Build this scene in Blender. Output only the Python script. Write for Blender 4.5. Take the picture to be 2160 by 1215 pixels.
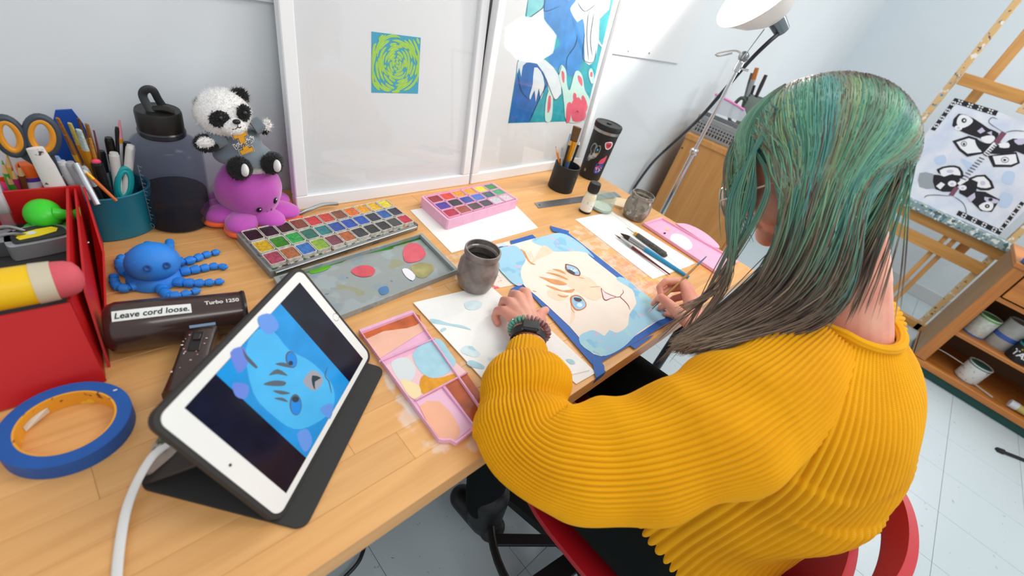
import bpy, bmesh, math, random
import numpy as np
from mathutils import Vector, Matrix, Euler
from mathutils.geometry import tessellate_polygon
for o in list(bpy.data.objects): bpy.data.objects.remove(o, do_unlink=True)
SC = bpy.context.scene; COL = SC.collection
rnd = random.Random(7)
TOP = 0.75                       # desk top height (m)
# ---------------------------------------------------------------- camera
FPX = 942.82                     # focal length in pixels of the 2160 px wide frame
CAM = np.array([0.0, 0.0, TOP + 0.55])
_fw = np.array([0.65929252, 0.47611147, -0.58193749])
_rt = np.array([0.70462539, -0.66131031, 0.25723867])
_up = np.array([0.26236698, 0.57964346, 0.77147717])
cd = bpy.data.cameras.new('camera'); cam = bpy.data.objects.new('camera', cd); COL.objects.link(cam)
cd.sensor_width = 36.0; cd.lens = 36.0 * FPX / 2160.0; cd.clip_start = 0.02; cd.clip_end = 60
cam.matrix_world = Matrix(((_rt[0], _up[0], -_fw[0], CAM[0]), (_rt[1], _up[1], -_fw[1], CAM[1]), (_rt[2], _up[2], -_fw[2], CAM[2]), (0, 0, 0, 1)))
cd.dof.use_dof = True; cd.dof.focus_distance = 0.92; cd.dof.aperture_fstop = 3.2
SC.camera = cam
# ---------------------------------------------------------------- world, lights, exposure
w = bpy.data.worlds.new('room_daylight'); SC.world = w; w.use_nodes = True
w.node_tree.nodes['Background'].inputs[0].default_value = (0.93, 0.97, 1.0, 1); w.node_tree.nodes['Background'].inputs[1].default_value = 0.66
def area(name, loc, aim, size, power, col=(1, 1, 1), size_y=None):
    l = bpy.data.lights.new(name, 'AREA'); l.energy = power; l.color = col; l.size = size
    if size_y: l.shape = 'RECTANGLE'; l.size_y = size_y
    o = bpy.data.objects.new(name, l); COL.objects.link(o); o.location = loc
    o.rotation_euler = (Vector(aim) - Vector(loc)).to_track_quat('-Z', 'Y').to_euler()
    return o
area('unseen_overhead_light', (1.5, -0.2, 2.75), (1.5, -0.2, 0), 1.2, 16, (1, 0.98, 0.95), 0.6)
area('unseen_overhead_light', (0.0, -1.3, 2.75), (0.0, -1.3, 0), 1.2, 12, (1, 0.98, 0.95), 0.6)
area('unseen_overhead_light', (3.4, -0.7, 2.75), (3.4, -0.7, 0), 1.2, 22, (1, 0.98, 0.95), 0.6)  # added fill that brightens the right wall, no known fixture there
SC.view_settings.view_transform = 'Standard'; SC.view_settings.look = 'None'
SC.view_settings.gamma = 1.0; SC.view_settings.use_curve_mapping = False; SC.view_settings.exposure = 0.25
# ---------------------------------------------------------------- pixel ray -> point on a real surface
def ray(x, y): return _rt * ((x - 1080) / FPX) - _up * ((y - 607.5) / FPX) + _fw
def P(x, y, z=0.0):              # point at height z above the desk top
    d = ray(x, y); t = (TOP + z - CAM[2]) / d[2]; return CAM + d * t
def PX(x, y, X): d = ray(x, y); return CAM + d * (X / d[0])
def PY(x, y, Y): d = ray(x, y); return CAM + d * (Y / d[1])
def PL(x, y, o, n):
    d = ray(x, y); return CAM + d * (np.dot(np.array(o) - CAM, n) / np.dot(d, n))
def PD(x, y, A, dist):           # far point on the ray at a given distance from A
    d = ray(x, y); q = CAM - np.array(A); a = d @ d; b = 2 * q @ d; c = q @ q - dist * dist
    D = max(b * b - 4 * a * c, 0); return CAM + d * ((-b + math.sqrt(D)) / (2 * a))
def PE(x, y, c, r):              # first hit of the ray on an axis-aligned ellipsoid, with its normal
    r = np.array(r, float); d = ray(x, y) / r; q = (CAM - np.array(c)) / r; a = d @ d; b = 2 * q @ d; k = q @ q - 1; D = max(b * b - 4 * a * k, 0)
    p = CAM + ray(x, y) * ((-b - math.sqrt(D)) / (2 * a)); n = (p - np.array(c)) / r ** 2; return p, n / np.linalg.norm(n)
def ZM(x0, y0, s, pts): return [(x0 + s * a, y0 + s * b) for a, b in pts]
# ---------------------------------------------------------------- materials
def lin(h):
    h = h.lstrip('#'); r = [int(h[i:i + 2], 16) / 255 for i in (0, 2, 4)]
    return tuple(c / 12.92 if c <= 0.04045 else ((c + 0.055) / 1.055) ** 2.4 for c in r) + (1,)
MC = {}
def M(hexc, rough=0.5, metal=0.0, var=0, vs=20, bump=0, bs=200, coat=0, spec=0.5, trans=0, ior=1.45, sheen=0, sss=0, hex2=None, emit=0, stretch=None, sharp=False, key=''):
    k = (hexc, rough, metal, var, vs, bump, bs, coat, spec, trans, ior, sheen, sss, hex2, emit, stretch, sharp, key)
    if k in MC: return MC[k]
    m = bpy.data.materials.new('mat_' + hexc.lstrip('#') + key); m.use_nodes = True; nt = m.node_tree; b = nt.nodes['Principled BSDF']
    c = lin(hexc); b.inputs['Base Color'].default_value = c
    b.inputs['Roughness'].default_value = rough; b.inputs['Metallic'].default_value = metal
    b.inputs['Specular IOR Level'].default_value = spec; b.inputs['Coat Weight'].default_value = coat; b.inputs['Coat Roughness'].default_value = 0.08
    b.inputs['Transmission Weight'].default_value = trans; b.inputs['IOR'].default_value = ior
    b.inputs['Sheen Weight'].default_value = sheen
    if sss: b.inputs['Subsurface Weight'].default_value = sss; b.inputs['Subsurface Radius'].default_value = (0.012, 0.005, 0.003)
    if emit: b.inputs['Emission Color'].default_value = c; b.inputs['Emission Strength'].default_value = emit
    if var or bump:
        tc = nt.nodes.new('ShaderNodeTexCoord'); src = tc.outputs['Object']
        if stretch:
            mp = nt.nodes.new('ShaderNodeMapping'); mp.inputs['Scale'].default_value = stretch; nt.links.new(src, mp.inputs[0]); src = mp.outputs[0]
    if var:
        n = nt.nodes.new('ShaderNodeTexNoise'); n.inputs['Scale'].default_value = vs; n.inputs['Detail'].default_value = 5; nt.links.new(src, n.inputs['Vector'])
        r = nt.nodes.new('ShaderNodeValToRGB'); nt.links.new(n.outputs['Fac'], r.inputs[0]); nt.links.new(r.outputs[0], b.inputs['Base Color'])
        c2 = lin(hex2) if hex2 else tuple(x * (1 - var) for x in c[:3]) + (1,)
        r.color_ramp.elements[0].position = 0.47 if sharp else 0.3; r.color_ramp.elements[1].position = 0.53 if sharp else 0.7
        r.color_ramp.elements[0].color = c2; r.color_ramp.elements[1].color = c if hex2 else tuple(min(1, x * (1 + var * 0.4)) for x in c[:3]) + (1,)
    if bump:
        n2 = nt.nodes.new('ShaderNodeTexNoise'); n2.inputs['Scale'].default_value = bs; n2.inputs['Detail'].default_value = 3; nt.links.new(src, n2.inputs['Vector'])
        bp = nt.nodes.new('ShaderNodeBump'); bp.inputs['Strength'].default_value = bump; bp.inputs['Distance'].default_value = 0.002
        nt.links.new(n2.outputs['Fac'], bp.inputs['Height']); nt.links.new(bp.outputs[0], b.inputs['Normal'])
    MC[k] = m; return m
def splatter(base, spots, rough=0.6, scale=8, key='', bump=0):
    """base colour with hard-edged stains: spots = [(hex, noise scale, threshold 0..1, seed)]"""
    m = bpy.data.materials.new('mat_stain' + key); m.use_nodes = True; nt = m.node_tree; b = nt.nodes['Principled BSDF']; b.inputs['Roughness'].default_value = rough
    tc = nt.nodes.new('ShaderNodeTexCoord'); col = None
    rgb = nt.nodes.new('ShaderNodeRGB'); rgb.outputs[0].default_value = lin(base); col = rgb.outputs[0]
    for i, (h, s, th, seed) in enumerate(spots):
        mp = nt.nodes.new('ShaderNodeMapping'); mp.inputs['Location'].default_value = (seed * 3.1, seed * 1.7, seed); nt.links.new(tc.outputs['Object'], mp.inputs[0])
        n = nt.nodes.new('ShaderNodeTexNoise'); n.inputs['Scale'].default_value = s; n.inputs['Detail'].default_value = 3; nt.links.new(mp.outputs[0], n.inputs['Vector'])
        r = nt.nodes.new('ShaderNodeMapRange'); r.inputs[1].default_value = th; r.inputs[2].default_value = th + 0.035; nt.links.new(n.outputs['Fac'], r.inputs[0])
        mx = nt.nodes.new('ShaderNodeMix'); mx.data_type = 'RGBA'; nt.links.new(r.outputs[0], mx.inputs[0]); nt.links.new(col, mx.inputs[6]); mx.inputs[7].default_value = lin(h); col = mx.outputs[2]
    nt.links.new(col, b.inputs['Base Color']); return m
def glassmat(tint='#ffffff', rough=0.02, fac=0.9, key=''):
    """thin clear sheet: transparent plus a Fresnel reflection"""
    m = bpy.data.materials.new('mat_glass' + key); m.use_nodes = True; nt = m.node_tree; nt.nodes.remove(nt.nodes['Principled BSDF'])
    t = nt.nodes.new('ShaderNodeBsdfTransparent'); t.inputs[0].default_value = lin(tint)
    g = nt.nodes.new('ShaderNodeBsdfGlossy'); g.inputs['Roughness'].default_value = rough
    lw = nt.nodes.new('ShaderNodeLayerWeight'); pw = nt.nodes.new('ShaderNodeMath'); pw.operation = 'POWER'; pw.inputs[1].default_value = 4.0; lw.inputs[0].default_value = 0.5; nt.links.new(lw.outputs['Facing'], pw.inputs[0]); ma = nt.nodes.new('ShaderNodeMath'); ma.operation = 'MULTIPLY_ADD'; ma.inputs[1].default_value = 0.6; ma.inputs[2].default_value = 0.035; nt.links.new(pw.outputs[0], ma.inputs[0])
    mx = nt.nodes.new('ShaderNodeMixShader'); nt.links.new(ma.outputs[0], mx.inputs[0]); nt.links.new(t.outputs[0], mx.inputs[1]); nt.links.new(g.outputs[0], mx.inputs[2])
    nt.links.new(mx.outputs[0], nt.nodes['Material Output'].inputs[0]); return m
# ---------------------------------------------------------------- mesh helpers
def fr(d, up=(0, 0, 1)):         # rotation whose z axis is d
    z = np.array(d, float); z /= np.linalg.norm(z); u = np.array(up, float)
    if abs(z @ u) > 0.98: u = np.array([1.0, 0, 0])
    x = np.cross(u, z); x /= np.linalg.norm(x); y = np.cross(z, x); return np.array([x, y, z]).T
class MB:
    def __init__(s): s.v = []; s.f = []; s.m = []; s.n = 0
    def add(s, v, f, m=0, T=None, c=(0, 0, 0)):
        v = np.array(v, float).reshape(-1, 3)
        if T is not None: v = v @ np.array(T).T
        v = v + np.array(c); s.v.append(v); s.f += [[i + s.n for i in q] for q in f]; s.m += [m] * len(f); s.n += len(v); return s
    def box(s, c, d, T=None, b=0.001, m=0):
        x, y, z = [q / 2 for q in d]; b = min(b, x * .9, y * .9, z * .9); V = []; ix = {}
        for sx in (-1, 1):
            for sy in (-1, 1):
                for sz in (-1, 1):
                    for a in range(3):
                        p = [sx * (x - b), sy * (y - b), sz * (z - b)]; p[a] = (sx * x, sy * y, sz * z)[a]; ix[(sx, sy, sz, a)] = len(V); V.append(p)
        F = []
        for a in range(3):
            b1, b2 = (a + 1) % 3, (a + 2) % 3
            for sg in (-1, 1):
                q = []
                for (u, w_) in ((-1, -1), (1, -1), (1, 1), (-1, 1)):
                    k = [0, 0, 0]; k[a] = sg; k[b1] = u; k[b2] = w_; q.append(ix[(*k, a)])
                F.append(q if sg > 0 else q[::-1])
        for a in range(3):                       # edges along axis a
            b1, b2 = (a + 1) % 3, (a + 2) % 3
            for u in (-1, 1):
                for w_ in (-1, 1):
                    k0 = [0, 0, 0]; k1 = [0, 0, 0]; k0[a] = -1; k1[a] = 1; k0[b1] = k1[b1] = u; k0[b2] = k1[b2] = w_
                    q = [ix[(*k0, b1)], ix[(*k1, b1)], ix[(*k1, b2)], ix[(*k0, b2)]]; F.append(q if u * w_ < 0 else q[::-1])
        for sx in (-1, 1):
            for sy in (-1, 1):
                for sz in (-1, 1):
                    q = [ix[(sx, sy, sz, a)] for a in range(3)]; F.append(q if sx * sy * sz > 0 else q[::-1])
        return s.add(V, F, m, T, c)
    def bar(s, a, b, w_, t, up=(0, 0, 1), m=0, bev=0.001):
        a = np.array(a, float); b = np.array(b, float); return s.box((a + b) / 2, (w_, t, np.linalg.norm(b - a)), fr(b - a, up), bev, m)
    def lathe(s, prof, c=(0, 0, 0), n=32, m=0, T=None, sx=1, sy=1):
        V = []; F = []; k = len(prof)
        for j in range(n):
            a = 2 * math.pi * j / n
            for r, z in prof: V.append((r * math.cos(a) * sx, r * math.sin(a) * sy, z))
        for j in range(n):
            j2 = (j + 1) % n
            for i in range(k - 1): F.append([j * k + i, j2 * k + i, j2 * k + i + 1, j * k + i + 1])
        if prof[0][0] > 1e-6: F.append([j * k for j in range(n)][::-1])
        if prof[-1][0] > 1e-6: F.append([j * k + k - 1 for j in range(n)])
        return s.add(V, F, m, T, c)
    def hollow(s, prof, c=(0, 0, 0), n=32, m=0, T=None, sx=1, sy=1):      # closed profile, no caps
        V = []; F = []; k = len(prof)
        for j in range(n):
            a = 2 * math.pi * j / n
            for r, z in prof: V.append((r * math.cos(a) * sx, r * math.sin(a) * sy, z))
        for j in range(n):
            j2 = (j + 1) % n
            for i in range(k): i2 = (i + 1) % k; F.append([j * k + i, j2 * k + i, j2 * k + i2, j * k + i2])
        return s.add(V, F, m, T, c)
    def tube(s, pts, r, n=10, m=0, caps=True, flat=1.0, up=(0, 0, 1), closed=False):
        pts = np.array(pts, float); k = len(pts); r = np.full(k, r) if np.isscalar(r) else np.array(r, float)
        V = []; F = []; px = None
        for i in range(k):
            d = (pts[(i + 1) % k] - pts[i - 1]) if closed else pts[min(i + 1, k - 1)] - pts[max(i - 1, 0)]
            d = d / (np.linalg.norm(d) + 1e-12)
            if px is None: x = fr(d, up)[:, 0]
            else: x = px - d * (px @ d); x /= np.linalg.norm(x) + 1e-12
            px = x; y = np.cross(d, x)
            for j in range(n):
                a = 2 * math.pi * j / n; V.append(pts[i] + r[i] * (math.cos(a) * x + flat * math.sin(a) * y))
        for i in range(k if closed else k - 1):
            i2 = (i + 1) % k
            for j in range(n): j2 = (j + 1) % n; F.append([i * n + j, i * n + j2, i2 * n + j2, i2 * n + j])
        if caps and not closed: F.append(list(range(n))[::-1]); F.append([(k - 1) * n + j for j in range(n)])
        return s.add(V, F, m)
    def ell(s, c, r, T=None, m=0, n=20, k=12):
        r = (r, r, r) if np.isscalar(r) else r; V = [(0, 0, -r[2])]; F = []
        for i in range(1, k):
            t = math.pi * i / k
            for j in range(n): a = 2 * math.pi * j / n; V.append((r[0] * math.sin(t) * math.cos(a), r[1] * math.sin(t) * math.sin(a), -r[2] * math.cos(t)))
        V.append((0, 0, r[2])); L = len(V) - 1
        for j in range(n):
            j2 = (j + 1) % n; F.append([0, 1 + j2, 1 + j]); F.append([L, L - n + j, L - n + j2])
            for i in range(k - 2): a0 = 1 + i * n; F.append([a0 + j, a0 + j2, a0 + n + j2, a0 + n + j])
        return s.add(V, F, m, T, c)
    def prism(s, poly, h, m=0, T=None, c=(0, 0, 0)):     # outline in xy extruded from z=0 to h
        n = len(poly); A = sum(poly[i][0] * poly[(i + 1) % n][1] - poly[(i + 1) % n][0] * poly[i][1] for i in range(n))
        if A < 0: poly = poly[::-1]
        V = [(x, y, 0) for x, y in poly] + [(x, y, h) for x, y in poly]
        F = [list(range(n))[::-1], list(range(n, 2 * n))] + [[i, (i + 1) % n, n + (i + 1) % n, n + i] for i in range(n)]
        return s.add(V, F, m, T, c)
    def loft(s, rings, m=0, caps=True):
        n = len(rings[0]); V = np.concatenate([np.array(r, float) for r in rings]); F = []
        for i in range(len(rings) - 1):
            for j in range(n): j2 = (j + 1) % n; F.append([i * n + j, i * n + j2, i * n + n + j2, i * n + n + j])
        if caps: F.append(list(range(n))[::-1]); F.append([(len(rings) - 1) * n + j for j in range(n)])
        return s.add(V, F, m)
    def mesh(s, name, mats, loc=(0, 0, 0), smooth=35):
        me = bpy.data.meshes.new(name); v = np.concatenate(s.v) - np.array(loc); me.from_pydata(v.tolist(), [], s.f)
        for q in (mats if isinstance(mats, (list, tuple)) else [mats]): me.materials.append(q)
        me.polygons.foreach_set('material_index', s.m)
        if smooth:
            me.polygons.foreach_set('use_smooth', [True] * len(me.polygons)); me.set_sharp_from_angle(angle=math.radians(smooth))
        me.update(); return me
    def build(s, name, mats, parent=None, smooth=35, label=None):
        loc = wloc(parent) if parent else (0, 0, 0)
        o = bpy.data.objects.new(name, s.mesh(name, mats, loc, smooth)); COL.objects.link(o)
        if parent: o.parent = parent
        if label: o['label'] = label
        return o
    def single(s, name, mats, label, cat, group=None, loc=None, smooth=35):
        v = np.concatenate(s.v)
        if loc is None: loc = ((v[:, 0].min() + v[:, 0].max()) / 2, (v[:, 1].min() + v[:, 1].max()) / 2, v[:, 2].min())
        o = bpy.data.objects.new(name, s.mesh(name, mats, loc, smooth)); COL.objects.link(o); o.location = loc
        o['label'] = label; o['category'] = cat
        if group: o['group'] = group
        return o
def wloc(o):                     # world location of an unrotated object chain
    p = np.zeros(3)
    while o is not None: p = p + np.array(o.location); o = o.parent
    return p
def thing(name, label, cat, loc, group=None):
    o = bpy.data.objects.new(name, None); COL.objects.link(o); o.location = loc; o.empty_display_size = 0.02; o['label'] = label; o['category'] = cat
    if group: o['group'] = group
    return o
def struct(o): o['kind'] = 'structure'; return o
def put(me, name, parent, loc, rot=None):        # instance of shared mesh data, loc in world
    o = bpy.data.objects.new(name, me); COL.objects.link(o); o.parent = parent; o.location = np.array(loc) - (wloc(parent) if parent else 0)
    if rot is not None: o.rotation_euler = rot
    return o
def cr(pts, n=8, closed=False):  # Catmull-Rom through points
    p = np.array(pts, float); k = len(p); out = []
    for i in range(k if closed else k - 1):
        a = p[(i - 1) % k] if closed or i > 0 else p[0]; b = p[i]; c = p[(i + 1) % k]; d = p[(i + 2) % k] if closed or i + 2 < k else p[k - 1]
        for j in range(n):
            t = j / n; out.append(0.5 * ((2 * b) + (c - a) * t + (2 * a - 5 * b + 4 * c - d) * t * t + (3 * b - a - 3 * c + d) * t ** 3))
    if not closed: out.append(p[-1])
    return out
def flat(shapes, fn, name, mats, parent=None, sub=0, step=0.00025, base=0.0004, label=None):
    """printed artwork: outlines (pts, material index, layer, smooth) laid on a surface through fn(x, y, height)"""
    mb = MB(); seen = {}; tot = {}
    for sh in shapes: tot[sh[2]] = tot.get(sh[2], 0) + 1
    for sh in shapes:
        pts, mi, lay = sh[:3]; sm = sh[3] if len(sh) > 3 else 4; seen[lay] = seen.get(lay, 0) + 1
        q = cr(pts, sm, True) if sm else pts
        tri = tessellate_polygon([[Vector((a[0], a[1], 0)) for a in q]]); h = base + (lay + .9 * (seen[lay] - 1) / tot[lay]) * step
        if sub:
            bm = bmesh.new(); vs = [bm.verts.new((a[0], a[1], 0)) for a in q]
            for t in tri:
                try: bm.faces.new([vs[i] for i in t])
                except ValueError: pass
            bmesh.ops.subdivide_edges(bm, edges=bm.edges[:], cuts=sub, use_grid_fill=True); bm.verts.index_update()
            mb.add([fn(v.co.x, v.co.y, h) for v in bm.verts], [[v.index for v in f.verts] for f in bm.faces], mi); bm.free()
        else: mb.add([fn(a[0], a[1], h) for a in q], [list(t) for t in tri], mi)
    return mb.build(name, mats, parent, 0, label)
def stroke(pts, w_, n=6, closed=False):          # outline polygon of a line of width w_
    q = np.array(cr([(a[0], a[1], 0) for a in pts], n, closed))[:, :2]; k = len(q); L = []; R = []
    for i in range(k):
        d = q[min(i + 1, k - 1)] - q[max(i - 1, 0)]; d = d / (np.linalg.norm(d) + 1e-9); nn = np.array([-d[1], d[0]]); ww = w_ / 2 * (1 if closed else max(0.35, min(1, 4 * min(i, k - 1 - i) / k + .3)))
        L.append(q[i] + nn * ww); R.append(q[i] - nn * ww)
    return [tuple(a) for a in L + R[::-1]]
def oval(cx, cy, rx, ry, n=20, a0=0): return [(cx + rx * math.cos(2 * math.pi * i / n) * math.cos(a0) - ry * math.sin(2 * math.pi * i / n) * math.sin(a0), cy + rx * math.cos(2 * math.pi * i / n) * math.sin(a0) + ry * math.sin(2 * math.pi * i / n) * math.cos(a0)) for i in range(n)]
def text(body, size, offset=0, shear=0, space=1.0, extrude=0):
    c = bpy.data.curves.new('t', 'FONT'); c.body = body; c.size = size; c.align_x = 'CENTER'; c.align_y = 'CENTER'; c.offset = offset; c.shear = shear; c.space_character = space; c.resolution_u = 3; c.extrude = extrude
    o = bpy.data.objects.new('t', c); COL.objects.link(o); dg = bpy.context.evaluated_depsgraph_get(); me = bpy.data.meshes.new_from_object(o.evaluated_get(dg))
    v = [tuple(q.co) for q in me.vertices]; f = [list(p.vertices) for p in me.polygons]
    bpy.data.objects.remove(o); bpy.data.curves.remove(c); bpy.data.meshes.remove(me); return v, f
def lettering(body, size, fn, name, mat, parent, h=0.0006, **kw):
    v, f = text(body, size, **kw); mb = MB(); mb.add([fn(a[0], a[1], h) for a in v], f); return mb.build(name, mat, parent, 0)
WHITE = M('#f2f2f0', 0.45); BLACK = M('#141414', 0.45); CHROME = M('#c9cacb', 0.18, 1.0); STEEL = M('#a7a9aa', 0.35, 1.0)
# ================================================================ the room
def wood(name, h1, h2, rough=0.42, grain=9.0, axis=0, stains=False, coat=0.15):
    m = bpy.data.materials.new(name); m.use_nodes = True; nt = m.node_tree; N = nt.nodes.new; L = nt.links.new; b = nt.nodes['Principled BSDF']
    b.inputs['Roughness'].default_value = rough; b.inputs['Coat Weight'].default_value = coat; b.inputs['Coat Roughness'].default_value = 0.25
    g = N('ShaderNodeNewGeometry'); oi = N('ShaderNodeObjectInfo'); mp = N('ShaderNodeMapping'); sc = [grain * 9] * 3; sc[axis] = grain * 0.55; mp.inputs['Scale'].default_value = sc
    add = N('ShaderNodeVectorMath'); add.operation = 'ADD'; cmb = N('ShaderNodeCombineXYZ'); mul = N('ShaderNodeMath'); mul.operation = 'MULTIPLY'; mul.inputs[1].default_value = 7.0
    L(oi.outputs['Random'], mul.inputs[0]); [L(mul.outputs[0], cmb.inputs[i]) for i in range(3)]
    L(g.outputs['Position'], add.inputs[0]); L(cmb.outputs[0], add.inputs[1]); L(add.outputs[0], mp.inputs[0])
    n = N('ShaderNodeTexNoise'); n.inputs['Scale'].default_value = 1.0; n.inputs['Detail'].default_value = 6; n.inputs['Distortion'].default_value = 0.6; L(mp.outputs[0], n.inputs['Vector'])
    r = N('ShaderNodeValToRGB'); r.color_ramp.elements[0].position = 0.3; r.color_ramp.elements[1].position = 0.72; r.color_ramp.elements[0].color = lin(h2); r.color_ramp.elements[1].color = lin(h1); L(n.outputs['Fac'], r.inputs[0])
    hs = N('ShaderNodeHueSaturation'); mr = N('ShaderNodeMapRange'); mr.inputs[3].default_value = 0.93; mr.inputs[4].default_value = 1.05; L(oi.outputs['Random'], mr.inputs[0]); L(mr.outputs[0], hs.inputs['Value']); L(r.outputs[0], hs.inputs['Color'])
    col = hs.outputs[0]
    if stains:
        for (cx, cy, rx, ry, hx, s, th, seed) in stains:
            mp2 = N('ShaderNodeMapping'); mp2.inputs['Location'].default_value = (-cx / rx, -cy / ry, 0); mp2.inputs['Scale'].default_value = (1 / rx, 1 / ry, 0); L(g.outputs['Position'], mp2.inputs[0])
            gr = N('ShaderNodeTexGradient'); gr.gradient_type = 'SPHERICAL'; L(mp2.outputs[0], gr.inputs[0])
            n2 = N('ShaderNodeTexNoise'); n2.inputs['Scale'].default_value = s; n2.inputs['Detail'].default_value = 4
            mp3 = N('ShaderNodeMapping'); mp3.inputs['Location'].default_value = (seed, seed * 2, 0); L(g.outputs['Position'], mp3.inputs[0]); L(mp3.outputs[0], n2.inputs['Vector'])
            mu = N('ShaderNodeMath'); mu.operation = 'MULTIPLY'; sm = N('ShaderNodeMapRange'); sm.inputs[1].default_value = th; sm.inputs[2].default_value = th + 0.12; sm.inputs[4].default_value = 0.38
            sp = N('ShaderNodeMapRange'); sp.inputs[2].default_value = 0.35; L(gr.outputs['Fac'], sp.inputs[0])
            L(n2.outputs['Fac'], mu.inputs[0]); L(sp.outputs[0], mu.inputs[1]); L(mu.outputs[0], sm.inputs[0])
            mx = N('ShaderNodeMix'); mx.data_type = 'RGBA'; L(sm.outputs[0], mx.inputs[0]); L(col, mx.inputs[6]); mx.inputs[7].default_value = lin(hx); col = mx.outputs[2]
    L(col, b.inputs['Base Color'])
    bp = N('ShaderNodeBump'); bp.inputs['Strength'].default_value = 0.06; bp.inputs['Distance'].default_value = 0.002; L(n.outputs['Fac'], bp.inputs['Height']); L(bp.outputs[0], b.inputs['Normal'])
    return m
WALLY = 0.955; WALLX = 4.60
WALLM = M('#dbe2e6', 0.6, var=0.03, vs=2.5, bump=0.08, bs=60)
wb = MB().box(((WALLX - 1.2) / 2, WALLY + 0.05, 1.45), (WALLX + 1.6, 0.1, 2.9), b=0).build('wall_back', WALLM); struct(wb)
wr = MB().box((WALLX + 0.05, -0.9, 1.45), (0.1, 3.8, 2.9), b=0).build('wall_right', M('#d8e2e8', 0.6, var=0.03, vs=2.5, bump=0.08, bs=60)); struct(wr)
tr = MB().box((0.62, WALLY - 0.004, TOP + 0.37 + 0.6), (2.6, 0.008, 1.2), b=0.001).build('trim_1', M('#dfe2e4', 0.5, var=0.02, vs=3)); struct(tr)
for x, z in ((1.52, .385), (1.66, .39)):
    MB().lathe([(0.0001, 0), (0.003, 0.0005), (0.003, 0.001)], (x, WALLY - 0.0085, TOP + z), 8, T=fr((0, -1, 0))).build('nail', M('#55504a', 0.5), tr)
bb = MB().box((WALLX - 0.006, -0.9, 0.05), (0.012, 3.7, 0.1), b=0.002).build('baseboard_right', M('#c9cdcf', 0.5)); struct(bb)
# floor tiles: pale painted vinyl with scuffs
def floormat():
    m = splatter('#b4c0c4', [('#8f9a9c', 34, 0.70, 4), ('#4a5052', 75, 0.725, 2), ('#2b2f30', 120, 0.745, 9)], 0.38, key='_floor'); nt = m.node_tree
    g = nt.nodes.new('ShaderNodeNewGeometry')
    for n in nt.nodes:
        if n.type == 'MAPPING': nt.links.new(g.outputs['Position'], n.inputs[0])
    return m
fl = struct(MB().box((1.7, -0.75, -0.055), (6.0, 3.6, 0.1), b=0).build('floor', M('#98a3a6', 0.7)))
FM = floormat(); ts = 0.305; tm = MB().box((0, 0, 0), (ts - 0.0014, ts - 0.0014, 0.005), b=0.0006).mesh('tile', FM)
for i in range(-2, 14):
    for j in range(-7, 2):
        x = 0.33 + ts * (i + .5); y = 0.42 + ts * (j + .5)
        if x < WALLX - 0.15 and y < WALLY - 0.1: put(tm, 'tile', fl, (x, y, -0.0025))
# ---------------------------------------------------------------- desk
DX0, DX1, DY0, DY1 = -0.75, 1.403, 0.187, WALLY - 0.005
STAINS = [(0.36, 0.27, 0.16, 0.11, '#efe6e2', 30, .45, 1), (0.31, 0.33, 0.06, 0.10, '#cfdfe6', 45, .42, 5), (0.98, 0.42, 0.12, 0.24, '#f2e6da', 38, .43, 3), (1.0, 0.33, 0.06, 0.07, '#f4d62a', 30, .45, 8),
          (0.96, 0.36, 0.09, 0.12, '#ee6f73', 60, .47, 2), (0.56, 0.31, 0.05, 0.12, '#e2602c', 70, .46, 6), (1.22, 0.36, 0.12, 0.2, '#ea8a3a', 42, .45, 7), (0.52, 0.56, 0.16, 0.07, '#e9d9cc', 50, .46, 4), (1.0, 0.14 + .1, 0.14, 0.07, '#e98d9a', 60, .45, 12)]
OAK = wood('mat_beech_top', '#e8b06e', '#d89d5c', stains=STAINS, grain=7)
desk = thing('desk', 'long beech butcher-block desk scattered with art supplies', 'desk', (0.4, 0.57, 0))
top = MB().box(((DX0 + DX1) / 2, (DY0 + DY1) / 2, TOP - 0.019), (DX1 - DX0 - 0.002, DY1 - DY0 - 0.002, 0.034), b=0.001).build('desktop_core', wood('mat_beech_core', '#d9ae74', '#c39355'), desk)
ny = 16; bwid = (DY1 - DY0) / ny
for j in range(ny):
    x = DX0; first = True
    while x < DX1 - 1e-6:
        ln = rnd.uniform(0.55, 0.95) * (rnd.uniform(.3, 1) if first else 1); first = False; x2 = min(DX1, x + ln)
        if DX1 - x2 < 0.25: x2 = DX1
        MB().box(((x + x2) / 2, DY0 + bwid * (j + .5), TOP - 0.018), (x2 - x - 0.0002, bwid - 0.0002, 0.036), b=0.0004).build('board', OAK, desk); x = x2
LEGM = M('#3a3d40', 0.4, 0.6)
for x, y in ((DX1 - 0.06, DY0 + 0.07), (DX1 - 0.06, DY1 - 0.07), (-0.65, DY0 + 0.07), (-0.65, DY1 - 0.07)):
    MB().tube([(x, y, 0), (x, y, TOP - 0.036)], 0.016, 14).lathe([(0.022, 0), (0.022, 0.02)], (x, y, 0), 14).build('leg', LEGM, desk)
MB().bar((DX1 - 0.06, DY0 + 0.07, TOP - 0.055), (DX1 - 0.06, DY1 - 0.07, TOP - 0.055), 0.03, 0.03).build('side_rail', LEGM, desk)
# ---------------------------------------------------------------- cord under the desk
MB().tube(cr([P(640, 1300, -0.74), P(720, 1225, -0.73), P(765, 1165, -.72), (0.36, 0.5, 0.03), (0.40, 0.85, 0.02)], 6), 0.005, 8).single('power_cord', BLACK, 'black power cord on the floor below the front edge of the desk', 'cord')
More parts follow.
